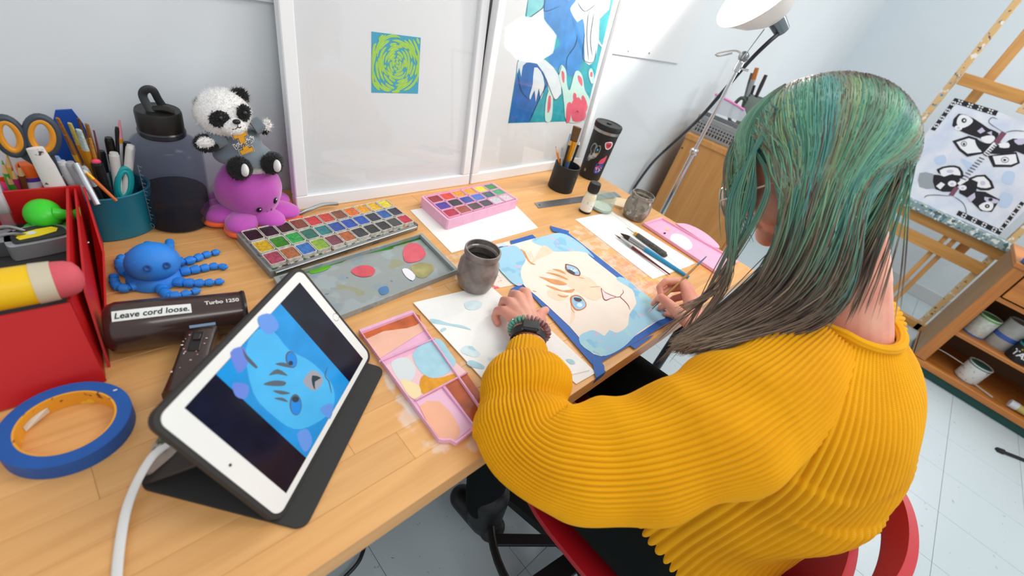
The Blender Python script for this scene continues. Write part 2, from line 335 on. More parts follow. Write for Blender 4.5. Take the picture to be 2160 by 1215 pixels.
# ---------------------------------------------------------------- framed pictures leaning on the wall
def framed(name, label, bx0, bx1, by, lean, h, artfn, fw=0.026, yaw=0.0):
    """frame standing on the desk, leaning back by `lean`"""
    rx = np.array([math.cos(yaw), math.sin(yaw), 0]); bk = np.array([-math.sin(yaw), math.cos(yaw), 0]); zz = np.array([0, 0, 1.0]); up = bk * math.sin(lean) + zz * math.cos(lean); nn = zz * math.sin(lean) - bk * math.cos(lean)
    o0 = np.array([bx0, by, TOP]); W = bx1 - bx0; R3 = np.array([rx, up, nn]).T
    S = lambda u, v, d=0: o0 + rx * u + up * v + nn * d
    t = thing(name, label, 'picture', tuple(o0 + rx * W / 2)); FW = M('#eceef0', 0.35)
    for nm, (u0, u1, v0, v1) in {'frame_bottom': (0, W, 0, fw * 1.15), 'frame_top': (0, W, h - fw, h), 'frame_side': (0, fw, fw * 1.15, h - fw), 'frame_side.001': (W - fw, W, fw * 1.15, h - fw)}.items():
        MB().box(S((u0 + u1) / 2, (v0 + v1) / 2, -0.011), (u1 - u0, v1 - v0, 0.022), R3, 0.0018).build(nm.split('.')[0], FW, t)
    MB().box(S(W / 2, h / 2, -0.0135), (W - fw * 1.6, h - fw * 1.6, 0.003), R3, 0.0003).build('mat_board', M('#dfe2e4', 0.7), t)
    MB().box(S(W / 2, h / 2, -0.0185), (W - fw * .8, h - fw * .8, 0.006), R3, 0.0003).build('backing', M('#b99b6f', 0.7), t)
    artfn(t, S, nn, up, rx)
    MB().box(S(W / 2, h / 2, -0.006), (W - fw * 1.8, h - fw * 1.9, 0.0012), R3, 0.0001).build('glass_pane', PANE, t)
    return t, S
PANE = glassmat(key='_pane')
def art_swirl(t, S, nn, up, rx):
    o = S(0, 0, -0.0118); q = [PL(*p, o, nn) for p in ((784, 67), (887, 79), (882, 197), (783, 196))]
    u = [np.array([(v - S(0, 0)) @ rx, (v - S(0, 0)) @ up]) for v in q]; u0 = (u[0][0] + u[3][0]) / 2; u1 = (u[1][0] + u[2][0]) / 2; v0 = (u[2][1] + u[3][1]) / 2; v1 = (u[0][1] + u[1][1]) / 2
    cx, cy = (u0 + u1) / 2, (v0 + v1) / 2; W = u1 - u0; Hh = v1 - v0; mats = [M('#2f9fc0', 0.6), M('#97cf43', 0.6), M('#cfe65a', 0.6), M('#1b6fa8', 0.6)]
    sh = [([(u0, v0), (u1, v0), (u1, v1), (u0, v1)], 0, 0, 0)]; R = rnd
    def clip(p): return (min(max(p[0], u0 + .0005), u1 - .0005), min(max(p[1], v0 + .0005), v1 - .0005))
    rr = 0.0035; k = 0
    ccx, ccy = cx, cy + 0.012 * Hh
    while rr < 0.085:
        a = R.uniform(0, 6.28); end = a + 6.28
        while a < end - 0.25:
            ln = min(R.uniform(0.5, 2.3) * min(1, 0.02 / rr + .35), end - a - 0.12)
            if ln < .1: break
            arc = [(ccx + (rr * (1 + .05 * math.sin(3 * th + k))) * math.cos(th) * 0.96, ccy + rr * (1 + .05 * math.sin(3 * th + k)) * math.sin(th)) for th in np.linspace(a, a + ln, 9)]
            ins = [p for p in arc if u0 + .002 < p[0] < u1 - .002 and v0 + .002 < p[1] < v1 - .002]
            if len(ins) >= 4:
                sh.append(([clip(p) for p in stroke(ins, 0.0052, 3)], 2, 1, 0)); sh.append(([clip(p) for p in stroke(ins, 0.0036, 3)], 1, 2, 0))
            a += ln + R.uniform(0.12, 0.3) * min(1, .02 / rr + .3)
        rr += 0.0062; k += 1
    flat(sh, lambda a, b, hh: S(a, b, -0.0119 + hh), 'swirl_print', mats, t, label='small green and blue swirl print')
framed('framed_swirl_print', 'white frame with wide mat around a small green and blue swirl print', 0.352, 0.838, 0.860, math.radians(8.0), 0.60, art_swirl, yaw=0.012)
def art_figure(t, S, nn, up, rx):
    o = S(0, 0, -0.0118)
    def uv(p): v = PL(*p, o, nn) - S(0, 0); return (v @ rx, v @ up)
    z = lambda pts: [uv(p) for p in ZM(980, 0, 0.39506, pts)]
    mats = [M('#2f86cf', 0.6, var=.25, vs=30), M('#28a5b4', 0.6, var=.25, vs=30), M('#d9e4ea', 0.6, var=.06, vs=20), M('#e2637a', 0.6, var=.15, vs=30), M('#bfe3dc', 0.6), M('#1d2c44', 0.6), M('#1668b4', 0.6, var=.2, vs=30), M('#7fcdd4', 0.6, var=.2, vs=20)]
    sh = [(z([(232, 658), (640, 645), (815, -90), (352, -90)]), 1, 0, 0),
          (z([(345, -80), (330, 105), (400, 60), (425, 20), (430, -80)]), 7, 1, 0),
          (z([(425, 0), (415, 130), (480, 180), (510, 240), (440, 310), (500, 380), (545, 400), (590, 400), (640, 300), (650, 120), (600, 30), (560, -60), (430, -80)]), 0, 1, 2),
          (z([(283, 390), (270, 440), (235, 655), (345, 650), (390, 545), (440, 460), (440, 440), (400, 350), (330, 320)]), 6, 1, 1),
          (z([(330, 105), (420, 40), (425, 130), (380, 330), (300, 300)]), 2, 2, 1),
          (z([(350, 310), (430, 320), (500, 400), (515, 500), (480, 532), (445, 480), (440, 430), (385, 340), (320, 335)]), 2, 3, 2),
          (z([(370, 360), (405, 380), (425, 450), (405, 530), (395, 470), (378, 545), (372, 480), (350, 530), (345, 510), (362, 450)]), 2, 4, 2),
          (z([(290, 320), (345, 318), (310, 350), (300, 410), (290, 360), (278, 395), (280, 350)]), 2, 4, 2),
          (z([(570, 30), (620, -20), (700, -60), (770, -50), (770, 50), (720, 100), (715, 200), (690, 330), (640, 330), (640, 180), (630, 100), (600, 118), (565, 60)]), 2, 3, 2),
          (z([(700, 60), (715, 215), (740, 245), (730, 250), (702, 210), (690, 120)]), 2, 4, 2)]
    for p in ([(515, 345), (540, 380), (545, 450), (560, 480), (590, 380), (625, 400), (640, 480), (665, 530), (650, 600), (630, 648), (545, 648), (530, 560), (520, 480), (500, 400)], [(440, 500), (460, 480), (470, 540), (460, 640), (430, 645), (428, 580)], [(665, 370), (680, 370), (690, 430), (675, 445), (660, 400)]):
        sh.append((z(p), 4, 5, 3))
    for p in ([(515, 380), (530, 390), (530, 440), (520, 430)], [(603, 400), (625, 420), (625, 460), (605, 430)], [(545, 555), (570, 555), (560, 645), (540, 645)], [(570, 550), (610, 520), (645, 600), (635, 640), (575, 645)], [(625, 510), (640, 520), (655, 570), (640, 600), (622, 550)], [(445, 520), (458, 515), (455, 580), (440, 600)], [(580, 495), (595, 505), (590, 535), (578, 530)], [(670, 385), (680, 385), (680, 410), (668, 405)]):
        sh.append((z(p), 3, 6, 3))
    for p in ([(330, 105), (420, 40)], [(440, 440), (390, 545), (345, 650)], [(415, 380), (440, 440), (480, 530), (515, 500)], [(500, 400), (515, 350)], [(600, 180), (590, 240), (545, 310), (545, 380)], [(640, 180), (630, 310), (685, 330), (700, 260)], [(283, 390), (300, 480), (340, 530)], [(590, 600), (600, 590), (603, 603)], [(430, -60), (425, 20), (430, 60), (510, 30)], [(660, 60), (650, 180), (660, 320)], [(690, 60), (670, 200), (680, 300)], [(600, 10), (640, 60), (700, 20)]):
        sh.append((z(stroke(p, 2.6, 5)), 5, 7, 0))
    flat(sh, lambda a, b, hh: S(a, b, -0.0119 + hh), 'watercolour_print', mats, t, label='blue and teal watercolour of pale hands and coral shapes')
framed('framed_watercolour', 'white frame holding a blue watercolour of a pale figure above coral', 0.844, 1.395, 0.866, math.radians(5.0), 0.66, art_figure, yaw=0.04)
def tintmat(hexd, hext, fac, key, rough=.12):
    m = bpy.data.materials.new('mat_tint' + key); m.use_nodes = True; nt = m.node_tree; b = nt.nodes['Principled BSDF']; b.inputs['Base Color'].default_value = lin(hexd); b.inputs['Roughness'].default_value = rough
    t = nt.nodes.new('ShaderNodeBsdfTransparent'); t.inputs[0].default_value = lin(hext); mx = nt.nodes.new('ShaderNodeMixShader'); mx.inputs[0].default_value = fac
    nt.links.new(b.outputs[0], mx.inputs[1]); nt.links.new(t.outputs[0], mx.inputs[2]); nt.links.new(mx.outputs[0], nt.nodes['Material Output'].inputs[0]); return m
# ================================================================ things on the desk
def sheet(name, label, cat, corners, mat, th=0.0006, z=0.0003, wav=0.0, parts=None):
    """thin sheet given by four desk points, slightly cockled"""
    q = [np.array(c) for c in corners]; n = 14; mb = MB(); V = []; F = []
    for k in (0, 1):
        for i in range(n + 1):
            for j in range(n + 1):
                u, v = i / n, j / n; p = (q[0] * (1 - u) + q[1] * u) * (1 - v) + (q[3] * (1 - u) + q[2] * u) * v
                V.append((p[0], p[1], TOP + z + k * th + wav * (0.5 + .5 * math.sin(7 * u + 3 * v + 1) * math.sin(5 * v + 2 * u)) * (k + .0) + wav * (0 if k else 0)))
    m = (n + 1) ** 2; I = lambda k, i, j: k * m + i * (n + 1) + j
    for i in range(n):
        for j in range(n): F.append([I(1, i, j), I(1, i + 1, j), I(1, i + 1, j + 1), I(1, i, j + 1)]); F.append([I(0, i, j), I(0, i, j + 1), I(0, i + 1, j + 1), I(0, i + 1, j)])
    for i in range(n):
        F.append([I(0, i, 0), I(0, i + 1, 0), I(1, i + 1, 0), I(1, i, 0)]); F.append([I(0, i + 1, n), I(0, i, n), I(1, i, n), I(1, i + 1, n)])
        F.append([I(0, 0, i + 1), I(0, 0, i), I(1, 0, i), I(1, 0, i + 1)]); F.append([I(0, n, i), I(0, n, i + 1), I(1, n, i + 1), I(1, n, i)])
    mb.add(V, F); return mb.single(name, mat, label, cat)
PAPER = splatter('#f1eee9', [('#dfe8ec', 14, .64, 3), ('#e8d8d2', 40, .70, 5)], .8, key='_paper')
sheet('paper_sheet', 'white paper sheet under the pink paint box', 'paper', [P(865, 444), P(1062, 408), P(1135, 481), P(952.5, 534)], PAPER)
sheet('paper_sheet', 'white paper under the paint brushes and pink lid', 'paper', [P(1213, 463), P(1291, 447), P(1456, 561), P(1377, 589)], PAPER)
sheet('paper_sheet', 'small paper sheet lying half under the brushes behind the blue brush', 'paper', [P(1288, 449), P(1318, 462), P(1466, 556), P(1440, 567)], PAPER, z=.0011)
TOWEL = M('#f4f2ee', 0.9, var=.04, vs=20, bump=.35, bs=90)
sheet('paper_sheet', 'stack of white scrap paper below the paper towel at the desk edge', 'paper', [P(1012, 640), P(1085, 625), P(1257, 787), P(1215, 811)], PAPER, z=.0003, th=.0012)
tow = sheet('paper_towel', 'white paper towel with pale blue paint wipes under the murky jar', 'paper towel', [P(871, 641), P(1030, 603), P(1243, 783), P(1043, 830)], TOWEL, z=.0017, th=.0012, wav=.0005)
sheet('scrap_paper', 'paint-stained scrap under the top left corner of the cat painting', 'paper', [P(1030, 520), P(1090, 505), P(1095, 600), P(1040, 610)], splatter('#eedfd2', [('#ea6a80', 30, .58, 2), ('#c9d8e0', 25, .6, 6)], .8, key='_scrap'))
zt = lambda pts: [tuple(P(*p, .0045)[:2]) for p in ZM(700, 560, .3293, pts)]
onz = lambda z: (lambda a, b, h: (a, b, TOP + z + h))
for k, (p, i) in enumerate([([(850, 240), (900, 222), (965, 235), (940, 275), (870, 280)], 1), ([(630, 340), (680, 345), (760, 370), (830, 380), (895, 410), (800, 390), (700, 375), (640, 365)], 0), ([(695, 410), (720, 395), (735, 405), (705, 425)], 0), ([(830, 530), (880, 510), (950, 560), (920, 585), (840, 560)], 1), ([(870, 520), (900, 515), (925, 545), (890, 535)], 0), ([(865, 620), (900, 605), (975, 640), (965, 662), (890, 645)], 0), ([(1000, 590), (1060, 595), (1110, 630), (1080, 645), (1020, 620)], 1), ([(1500, 600), (1540, 600), (1560, 625), (1530, 628)], 0)]):
    flat([(zt(p), 0, 0, 3)], onz(.0032 + .00003 * k), 'paint_wipe', [(M('#b4d9e2', .9, var=.12, vs=60), M('#d6e8ec', .9, var=.08, vs=60))[i]], tow)
# ---------------------------------------------------------------- cat painting taped down
pt = thing('cat_painting', 'white cat painting on paper taped to the desk with blue tape', 'painting', tuple(P(1225, 615)))
pc = [P(1037, 526), P(1199, 493), P(1424, 673), P(1252, 770)]; TAPE = M('#1a5cae', .55, var=.12, vs=60)
MB().prism([tuple(p[:2]) for p in pc], .0028, c=(0, 0, TOP + .0002)).build('board_backing', M('#e9e2d6', .7), pt)
zb = lambda pts: [tuple(P(*p, .0035)[:2]) for p in ZM(850, 360, .24685, pts)]
zc = lambda pts: [tuple(P(*p, .0035)[:2]) for p in ZM(1000, 560, .27988, pts)]
zd = lambda pts: [tuple(P(*p, .0035)[:2]) for p in ZM(1200, 600, .1975, pts)]
pm = [M('#efe0d2', .8, var=.04, vs=18), splatter('#9fcce1', [('#88bfdb', 16, .55, 3), ('#d9b3cc', 55, .63, 7), ('#a8d2d8', 20, .58, 5)], .8, key='_sky'), M('#dd9a63', .8, var=.2, vs=70), M('#efd3b8', .8, var=.08, vs=40), M('#f1d3d6', .8), M('#8a3d1e', .8), M('#9cc4e4', .7, var=.15, vs=60), M('#3b3f47', .7), M('#f8f6f2', .8), M('#c9762e', .8), M('#cfe3ec', .7)]
inner = zb([(800, 690), (900, 640), (1100, 585), (1290, 540), (1395, 545), (1470, 590), (1600, 735)]) + zc([(1075, 90), (1180, 125), (1335, 250), (1445, 372), (1390, 415), (1200, 540), (1060, 655), (960, 685), (900, 668), (850, 630), (800, 585), (790, 540), (720, 460), (640, 385), (560, 310), (470, 230), (385, 160), (330, 90), (240, 5)])
sh = [(inner, 0, 0, 1)]
sh += [(zb([(790, 695), (850, 655), (950, 640), (1008, 680), (1048, 760), (1012, 830), (1008, 900), (1030, 965), (985, 985), (930, 955), (880, 905), (830, 850), (800, 780)]), 1, 1, 3),
       (zb([(1105, 590), (1200, 562), (1320, 532), (1400, 550), (1470, 590), (1560, 660), (1635, 745), (1560, 700), (1480, 690), (1380, 692), (1280, 690), (1200, 650), (1120, 618)]), 1, 1, 3),
       (zc([(795, 530), (850, 500), (900, 488), (950, 512), (985, 530), (1020, 488), (1060, 505), (1100, 500), (1160, 450), (1170, 370), (1222, 290), (1212, 240), (1190, 180), (1075, 110), (1095, 85), (1160, 110), (1240, 180), (1335, 250), (1450, 375), (1400, 412), (1330, 445), (1240, 505), (1180, 565), (1130, 612), (1060, 655), (990, 682), (930, 672), (860, 640), (800, 590)]), 1, 1, 2)]
sh += [(zb(p), 3, 1, 3) for p in ([(1200, 640), (1280, 690), (1240, 720), (1150, 760), (1090, 800), (1130, 740)], [(1380, 860), (1600, 920), (1700, 1060), (1620, 1110), (1450, 1010), (1230, 860)])]
sh += [(zc(p), 3, 1, 3) for p in ([(870, 165), (950, 158), (978, 215), (962, 238), (895, 222)], [(740, 300), (760, 390), (725, 440), (735, 350)], [(570, 180), (700, 230), (650, 270), (560, 230)])]
sh += [(zb([(1000, 668), (1040, 690), (1062, 735), (1090, 780), (1135, 803), (1095, 800), (1050, 750), (1025, 700)]), 2, 2, 2)]
sh += [(zc(p), 2, 2, 3) for p in ([(488, 84), (560, 98), (640, 112), (702, 142), (650, 150), (590, 138), (540, 112)], [(538, 54), (600, 60), (660, 78), (712, 110), (668, 100), (620, 80)], [(588, 28), (650, 33), (695, 68), (640, 50)], [(538, 148), (600, 163), (660, 187), (720, 184), (758, 178), (735, 206), (660, 197), (600, 182)], [(628, 218), (670, 229), (712, 227), (690, 243), (650, 238)])]
sh += [(zc([(686, -8), (720, -6), (772, 14), (800, 50), (795, 80), (760, 76), (722, 60), (698, 34)]), 5, 2, 3), (zc([(695, 0), (722, 2), (768, 20), (792, 52), (788, 73), (760, 68), (727, 54), (704, 30)]), 6, 3, 3), (zc([(708, 30), (735, 40), (764, 62), (735, 65), (715, 50)]), 7, 4, 3), (zc(oval(733, 30, 6, 5, 10)), 8, 5, 0), (zc(oval(760, 40, 18, 9, 12)), 10, 4, 0),
       (zc([(725, 238), (770, 222), (812, 240), (845, 285), (840, 318), (800, 340), (760, 336), (728, 290)]), 9, 2, 3), (zc([(738, 244), (772, 232), (808, 247), (838, 286), (832, 314), (800, 332), (766, 327), (740, 288)]), 6, 3, 3), (zc([(752, 243), (796, 248), (812, 264), (790, 276), (758, 264)]), 7, 4, 3), (zc(oval(795, 300, 22, 16, 12)), 10, 4, 0),
       (zc([(955, 168), (985, 200), (1040, 225), (1078, 240), (1030, 251), (995, 268), (972, 252), (962, 212)]), 5, 2, 2), (zc([(962, 178), (986, 206), (1038, 230), (1066, 240), (1028, 247), (995, 260), (978, 248), (968, 212)]), 4, 3, 2)]
sh += [(zc(stroke(p, 5, 5)), 5, 3, 0) for p in ([(1118, 184), (1124, 205), (1102, 236), (1130, 265), (1160, 300), (1174, 335)], [(688, 0), (690, 30), (720, 58), (765, 78)], [(1075, 240), (1100, 238)])]
sh += [(zc(stroke(p, 3, 5)), 9, 3, 0) for p in ([(730, 290), (735, 330), (760, 360)], [(440, 190), (470, 200)], [(790, 90), (830, 100)], [(870, 165), (950, 160)])]
sh += [(zb(stroke(p, 6, 4)), 3, 2, 0) for p in ([(1060, 690), (1080, 730), (1100, 770)], [(1090, 690), (1110, 740), (1125, 780)], [(1080, 700), (1095, 740)])]
flat(sh, onz(.0036), 'cat_artwork', pm, pt, step=.00012, base=.0001, label='white cat face with blue eyes and orange stripes')
SN = [0]
def strip(poly, z=.0030, th=.0002):
    SN[0] += 1; MB().prism(poly, th, c=(0, 0, TOP + z + SN[0] * .00002)).build('tape_strip', TAPE, pt, 0)
W2 = lambda *p: [tuple(P(*q, .003)[:2]) for q in p]
strip(W2((1036, 524), (1060, 519), (1272, 744), (1251, 771))); strip(W2((1036, 525), (1199, 492), (1206, 500), (1050, 534)))
strip(W2((1189, 495), (1200, 492), (1425, 672), (1400, 668))); strip(W2((1243, 758), (1395, 664), (1425, 674), (1253, 772)))
strip(zb([(915, 600), (1105, 545), (1142, 577), (1108, 622), (1000, 662), (930, 632)]), .0033); strip(zb([(1255, 470), (1290, 480), (1420, 515), (1412, 547), (1280, 517)]), .0033)
strip(zc([(272, 180), (312, 158), (375, 150), (345, 200), (305, 222)]), .0033); strip(zd([(655, 650), (850, 555), (912, 540), (705, 690)]), .0033)
strip(zd([(240, 780), (330, 800), (378, 870), (380, 915), (285, 985), (262, 880)]), .0033)
pA, pB = zd([(380, 915), (285, 985)]); MB().add([(*pA, TOP + .0035), (*pB, TOP + .0035), (pB[0], DY0 - .0006, TOP - .014), (pA[0], DY0 - .0006, TOP - .008), (pA[0], DY0 - .0006, TOP + .0035), (pB[0], DY0 - .0006, TOP + .0035)], [[0, 1, 5, 4], [4, 5, 2, 3]]).build('tape_strip', TAPE, pt, 0)
# ---------------------------------------------------------------- big metal paint box with 33 pans
PANC = [['2a1c16', '2e2620', '3e2418', '8a3a22', 'd02a30', 'd43a2a', '8a4a2a', 'e8701a', 'f0a01a', 'f2b81a', 'f4d82a'],
        ['d8b01a', '3a8a1e', '2aa84a', '1a6a5a', '1a7a80', '1a4aa0', '1a4ab0', '1a50b8', '283048', '1e5aa8', '2a2440'],
        ['b04a60', 'b06a40', '2a70c0', '8ab020', '7a3040', 'b85a20', '2a2a30', '1e1e20', '222226', '3a3a38', 'c01838']]
bx = thing('paint_box', 'open grey metal paint box with three rows of watercolour pans', 'paint box', (0.38, 0.66, TOP))
GREY = splatter('#868a8a', [('#5a5f60', 25, .6, 2), ('#a9acaa', 40, .62, 6), ('#3d3a55', 50, .66, 8)], .45, key='_tin')
def tray(mb, q, z0, z1, wall, floor, m=0):       # open tray over a quad footprint q (list of xy), corners in order
    q = [np.array(a[:2]) for a in q]; c = sum(q) / 4; ins = [a + (c - a) / np.linalg.norm(c - a) * wall * 1.4 for a in q]
    ring = lambda pts, z: [(a[0], a[1], z) for a in pts]
    mb.loft([ring(q, z0), ring(q, z1), ring(ins, z1), ring(ins, z0 + floor)], m, True)
def bil(q, u, v): q = [np.array(a[:2]) for a in q]; return (q[0] * (1 - u) + q[1] * u) * (1 - v) + (q[3] * (1 - u) + q[2] * u) * v
qa = [P(497, 491, .016), P(814, 421, .016), P(882, 473, .016), P(570, 573, .016)]
mb = MB(); tray(mb, qa, TOP + .0005, TOP + .016, .004, .003); mb.build('tray', GREY, bx, 20)
qi = [bil(qa, .012, .04), bil(qa, .988, .04), bil(qa, .988, .95), bil(qa, .012, .95)]
mb = MB(); mb.prism([tuple(bil(qa, u, v)) for u, v in ((.015, .05), (.985, .05), (.985, .95), (.015, .95))], .011, c=(0, 0, TOP + .003)); mb.build('pan_rack', splatter('#d9d5cc', [('#6b4a3a', 45, .56, 2), ('#3a6a4a', 50, .6, 5), ('#e0a030', 40, .62, 9)], .5, key='_rack'), bx, 0)
def pan(parent, q, u0, u1, v0, v1, z, h, hexc, plast):
    c = [bil(q, u, v) for u, v in ((u0, v0), (u1, v0), (u1, v1), (u0, v1))]; cc = sum(c) / 4; mb = MB()
    def rr(k, z_): # rounded quad
        out = []
        for i in range(4):
            a = cc + (c[i] - cc) * k; p = cc + (c[i - 1] - cc) * k; n = cc + (c[(i + 1) % 4] - cc) * k
            for t in (.22, .07): out.append((*(a + (p - a) * t), z_))
            for t in (.07, .22): out.append((*(a + (n - a) * t), z_))
        return out
    mb.loft([rr(.99, z), rr(.99, z + h), rr(.91, z + h), rr(.87, z + h * .45)]); o = mb.build('pan', plast, parent, 20)
    mb = MB(); n = 8; rings = []
    for k, zz in ((.90, .78), (.74, .5 + rnd.uniform(0, .2)), (.42, .25 + rnd.uniform(0, .3)), (.2, .2 + rnd.uniform(0, .35))):
        rings.append([(a[0] + rnd.uniform(-.0006, .0006), a[1] + rnd.uniform(-.0006, .0006), z + h * (zz + rnd.uniform(-.06, .08))) for a in rr(k, 0)])
    mb.loft(rings, 0, True); mb.build('paint', M('#' + hexc, .32, var=.45, vs=220, bump=.5, bs=300, coat=.3), o, 60)
PLW = M('#d8d4ca', .4, var=.35, vs=140)
for r in range(3):
    off = (0.0, .0, .0)[r]
    for k in range(11): pan(bx, qi, .004 + k / 11 * .992 + .002, .004 + (k + 1) / 11 * .992 - .002, r / 3 + .012, (r + 1) / 3 - .012, TOP + .0145, .0075, PANC[r][k], PLW)
MB().bar(bil(qa, .02, 1.02).tolist() + [TOP + .012], bil(qa, .98, 1.02).tolist() + [TOP + .012], .007, .007).build('hinge', STEEL, bx)
ql = [P(577, 585, .012), P(890, 492, .012), P(967, 569, .012), P(735, 671, .012)]; ql[3] = ql[0] + (ql[2] - ql[1]) * .98
mb = MB(); tray(mb, ql, TOP + .0005, TOP + .0125, .006, .0035); lid = mb.build('mixing_lid', splatter('#949a98', [('#9ca6a8', 14, .52, 2), ('#8797a0', 25, .6, 4), ('#949578', 18, .62, 7), ('#b5aea0', 35, .68, 3), ('#5f7a94', 70, .70, 11)], .3, key='_lid'), bx, 20)
za = lambda pts: [tuple(P(*p, .0048)[:2]) for p in ZM(480, 360, .27987, pts)]
gl = M('#2f8a1a', .2, var=.3, vs=30, coat=.4); cr_ = M('#d83a52', .2, var=.2, vs=50, coat=.5)
flat([(za([(365, 835), (440, 800), (610, 765), (800, 705), (860, 690), (980, 640), (1230, 590), (1240, 575), (1120, 590), (900, 650), (640, 745), (420, 795), (350, 810)]), 0, 0, 2), (za([(1130, 580), (1450, 490), (1465, 480), (1600, 630), (1715, 735), (1690, 740), (1570, 630), (1455, 515), (1240, 575)]), 4, 1, 1), (za([(620, 755), (700, 725), (780, 715), (740, 750), (640, 775)]), 5, 1, 3),
      (za([(1325, 600), (1370, 548), (1440, 555), (1490, 610), (1478, 660), (1400, 693), (1335, 680)]), 1, 2, 3), (za([(930, 760), (985, 720), (1060, 715), (1110, 745), (1090, 790), (1000, 800)]), 1, 2, 3), (za([(1315, 745), (1360, 740), (1415, 790), (1395, 830), (1345, 800)]), 2, 2, 2), (za([(1140, 890), (1200, 870), (1215, 915), (1160, 935)]), 3, 1, 3), (za([(1380, 720), (1480, 690), (1560, 730), (1500, 800), (1430, 800)]), 6, 0, 3)],
     onz(.0041), 'paint_puddle', [gl, cr_, M('#eceaf0', .3), M('#4f7fae', .4, var=.2), M('#1f6a22', .25), M('#5fae1e', .2), M('#a8a067', .4, var=.3, vs=40)], lid, step=.0003)
MB().tube(cr([P(618, 458, .012), P(645, 445, .02), P(680, 432, .02), P(712, 430, .012)], 5), .004, 10).build('thumb_ring', STEEL, bx)
# ---------------------------------------------------------------- pink paint box with 18 pans
PK = M('#ecb3cf', .45, var=.08, vs=60)
pb = thing('pink_paint_box', 'pink plastic paint box with eighteen filled paint wells', 'paint box', tuple(P(985, 445)))
qp = [P(888, 414, .028), P(1037.6, 384, .028), P(1094, 421, .028), P(945, 465, .028)]
def rquad(q, k, z, t=.1):
    q = [np.array(a[:2]) for a in q]; c = sum(q) / 4; out = []
    for i in range(4):
        a = c + (q[i] - c) * k; p = c + (q[i - 1] - c) * k; n = c + (q[(i + 1) % 4] - c) * k
        for s_ in (t, t * .35): out.append((*(a + (p - a) / np.linalg.norm(p - a) * s_ * .1), z))
        for s_ in (t * .35, t): out.append((*(a + (n - a) / np.linalg.norm(n - a) * s_ * .1), z))
    return out
MB().loft([rquad(qp, 1.0, TOP + .001), rquad(qp, 1.0, TOP + .028), rquad(qp, .965, TOP + .0285), rquad(qp, .955, TOP + .024)]).build('box_body', PK, pb, 40)
PC2 = [['a01822', 'e83a22', 'eb9a1a', 'eda51a', 'f2dd1e', '1a8a3a'], ['4a2aa0', '22242e', '1a3aa0', '2a6ac8', '15505a', '2aa56a'], ['c01842', 'a8482a', '3a2a22', '22202c', 'c9cdd0', 'd9c9d0']]
qpi = [bil(qp, .03, .06), bil(qp, .97, .06), bil(qp, .97, .94), bil(qp, .03, .94)]
for r in range(3):
    for k in range(6): pan(pb, qpi, k / 6 + .003, (k + 1) / 6 - .003, r / 3 + .008, (r + 1) / 3 - .008, TOP + .0235, .006, PC2[r][k], PK)
# ---------------------------------------------------------------- pink mixing palettes
mp_ = thing('mixing_palette', 'pink mixing palette with peach, blue and orange paint in its wells', 'palette', tuple(P(900, 800)))
q5 = [P(757, 698, .006)[:2], P(869.6, 656, .006)[:2], P(1030, 884, .006)[:2], P(962, 937, .006)[:2], P(950, 930, .006)[:2], P(935, 931, .006)[:2], P(925, 929, .006)[:2]]
c5 = sum(q5) / 7; ring5 = lambda k, z: [(*(c5 + (a - c5) * k), TOP + z) for a in q5]
MB().loft([ring5(1, .0005), ring5(1, .009), ring5(.965, .009), ring5(.955, .004)]).build('palette_body', PK, mp_, 20)
zz = lambda pts: [tuple(P(*p, .005)[:2]) for p in ZM(700, 560, .3293, pts)]
flat([(zz([(190, 418), (512, 300), (615, 400), (300, 600), (240, 500)]), 0, 0, 1), (zz([(195, 420), (512, 300), (570, 360), (480, 400), (330, 420), (220, 470)]), 1, 1, 2),
      (zz([(345, 640), (520, 560), (640, 480), (860, 680), (720, 770), (530, 860), (470, 820)]), 2, 0, 1), (zz([(520, 560), (600, 490), (690, 470), (760, 560), (795, 620), (740, 690), (650, 722), (580, 690), (535, 630)]), 3, 2, 3), (zz([(560, 760), (590, 700), (680, 720), (775, 695), (800, 710), (720, 770), (640, 815), (580, 820)]), 4, 1, 3),
      (zz([(540, 870), (700, 790), (890, 1040), (790, 1130), (690, 1110)]), 5, 0, 1), (zz([(560, 900), (690, 870), (800, 1000), (820, 1080), (770, 1125), (690, 1105)]), 6, 1, 2), (zz([(730, 770), (865, 690), (995, 880), (990, 970), (920, 1020)]), 7, 0, 1), (zz([(380, 620), (480, 590), (540, 680), (480, 760), (420, 720)]), 8, 1, 3), (zz([(440, 730), (560, 770), (560, 850), (500, 840)]), 9, 1, 3)],
     onz(.0042), 'paint_pool', [M('#f0b8a0', .35, var=.08, vs=40), M('#c9602c', .3, var=.35, vs=50), M('#eec5c8', .4, var=.06), M('#a6cfdd', .3, var=.1, vs=50), M('#e39a1a', .3, var=.2, vs=90), M('#e9b9d0', .4), M('#f3b493', .35, var=.08), M('#b5511e', .25, var=.3, vs=45, coat=.3), M('#d5dbdb', .4), M('#f0d9a8', .4)], mp_, step=.0002)
for a, b in (((300, 620), (660, 470)), ((530, 868), (870, 688)), ((712, 780), (915, 1035))):
    A = zz([a])[0]; B = zz([b])[0]; MB().bar((*A, TOP + .006), (*B, TOP + .006), .0025, .005).build('divider', PK, mp_)
pl = thing('pink_palette', 'pink plastic palette lid with rounded thumb grip at the desk corner', 'palette', tuple(P(1455, 515)))
qq = [P(1357, 471, .008), P(1395, 459, .008), P(1557, 552, .008), P(1512, 574, .008)]
PK2 = M('#f2b2cf', .4, var=.06, vs=30); mb = MB(); tray(mb, qq, TOP + .0015, TOP + .010, .005, .003); mb.build('lid_tray', PK2, pl, 20)
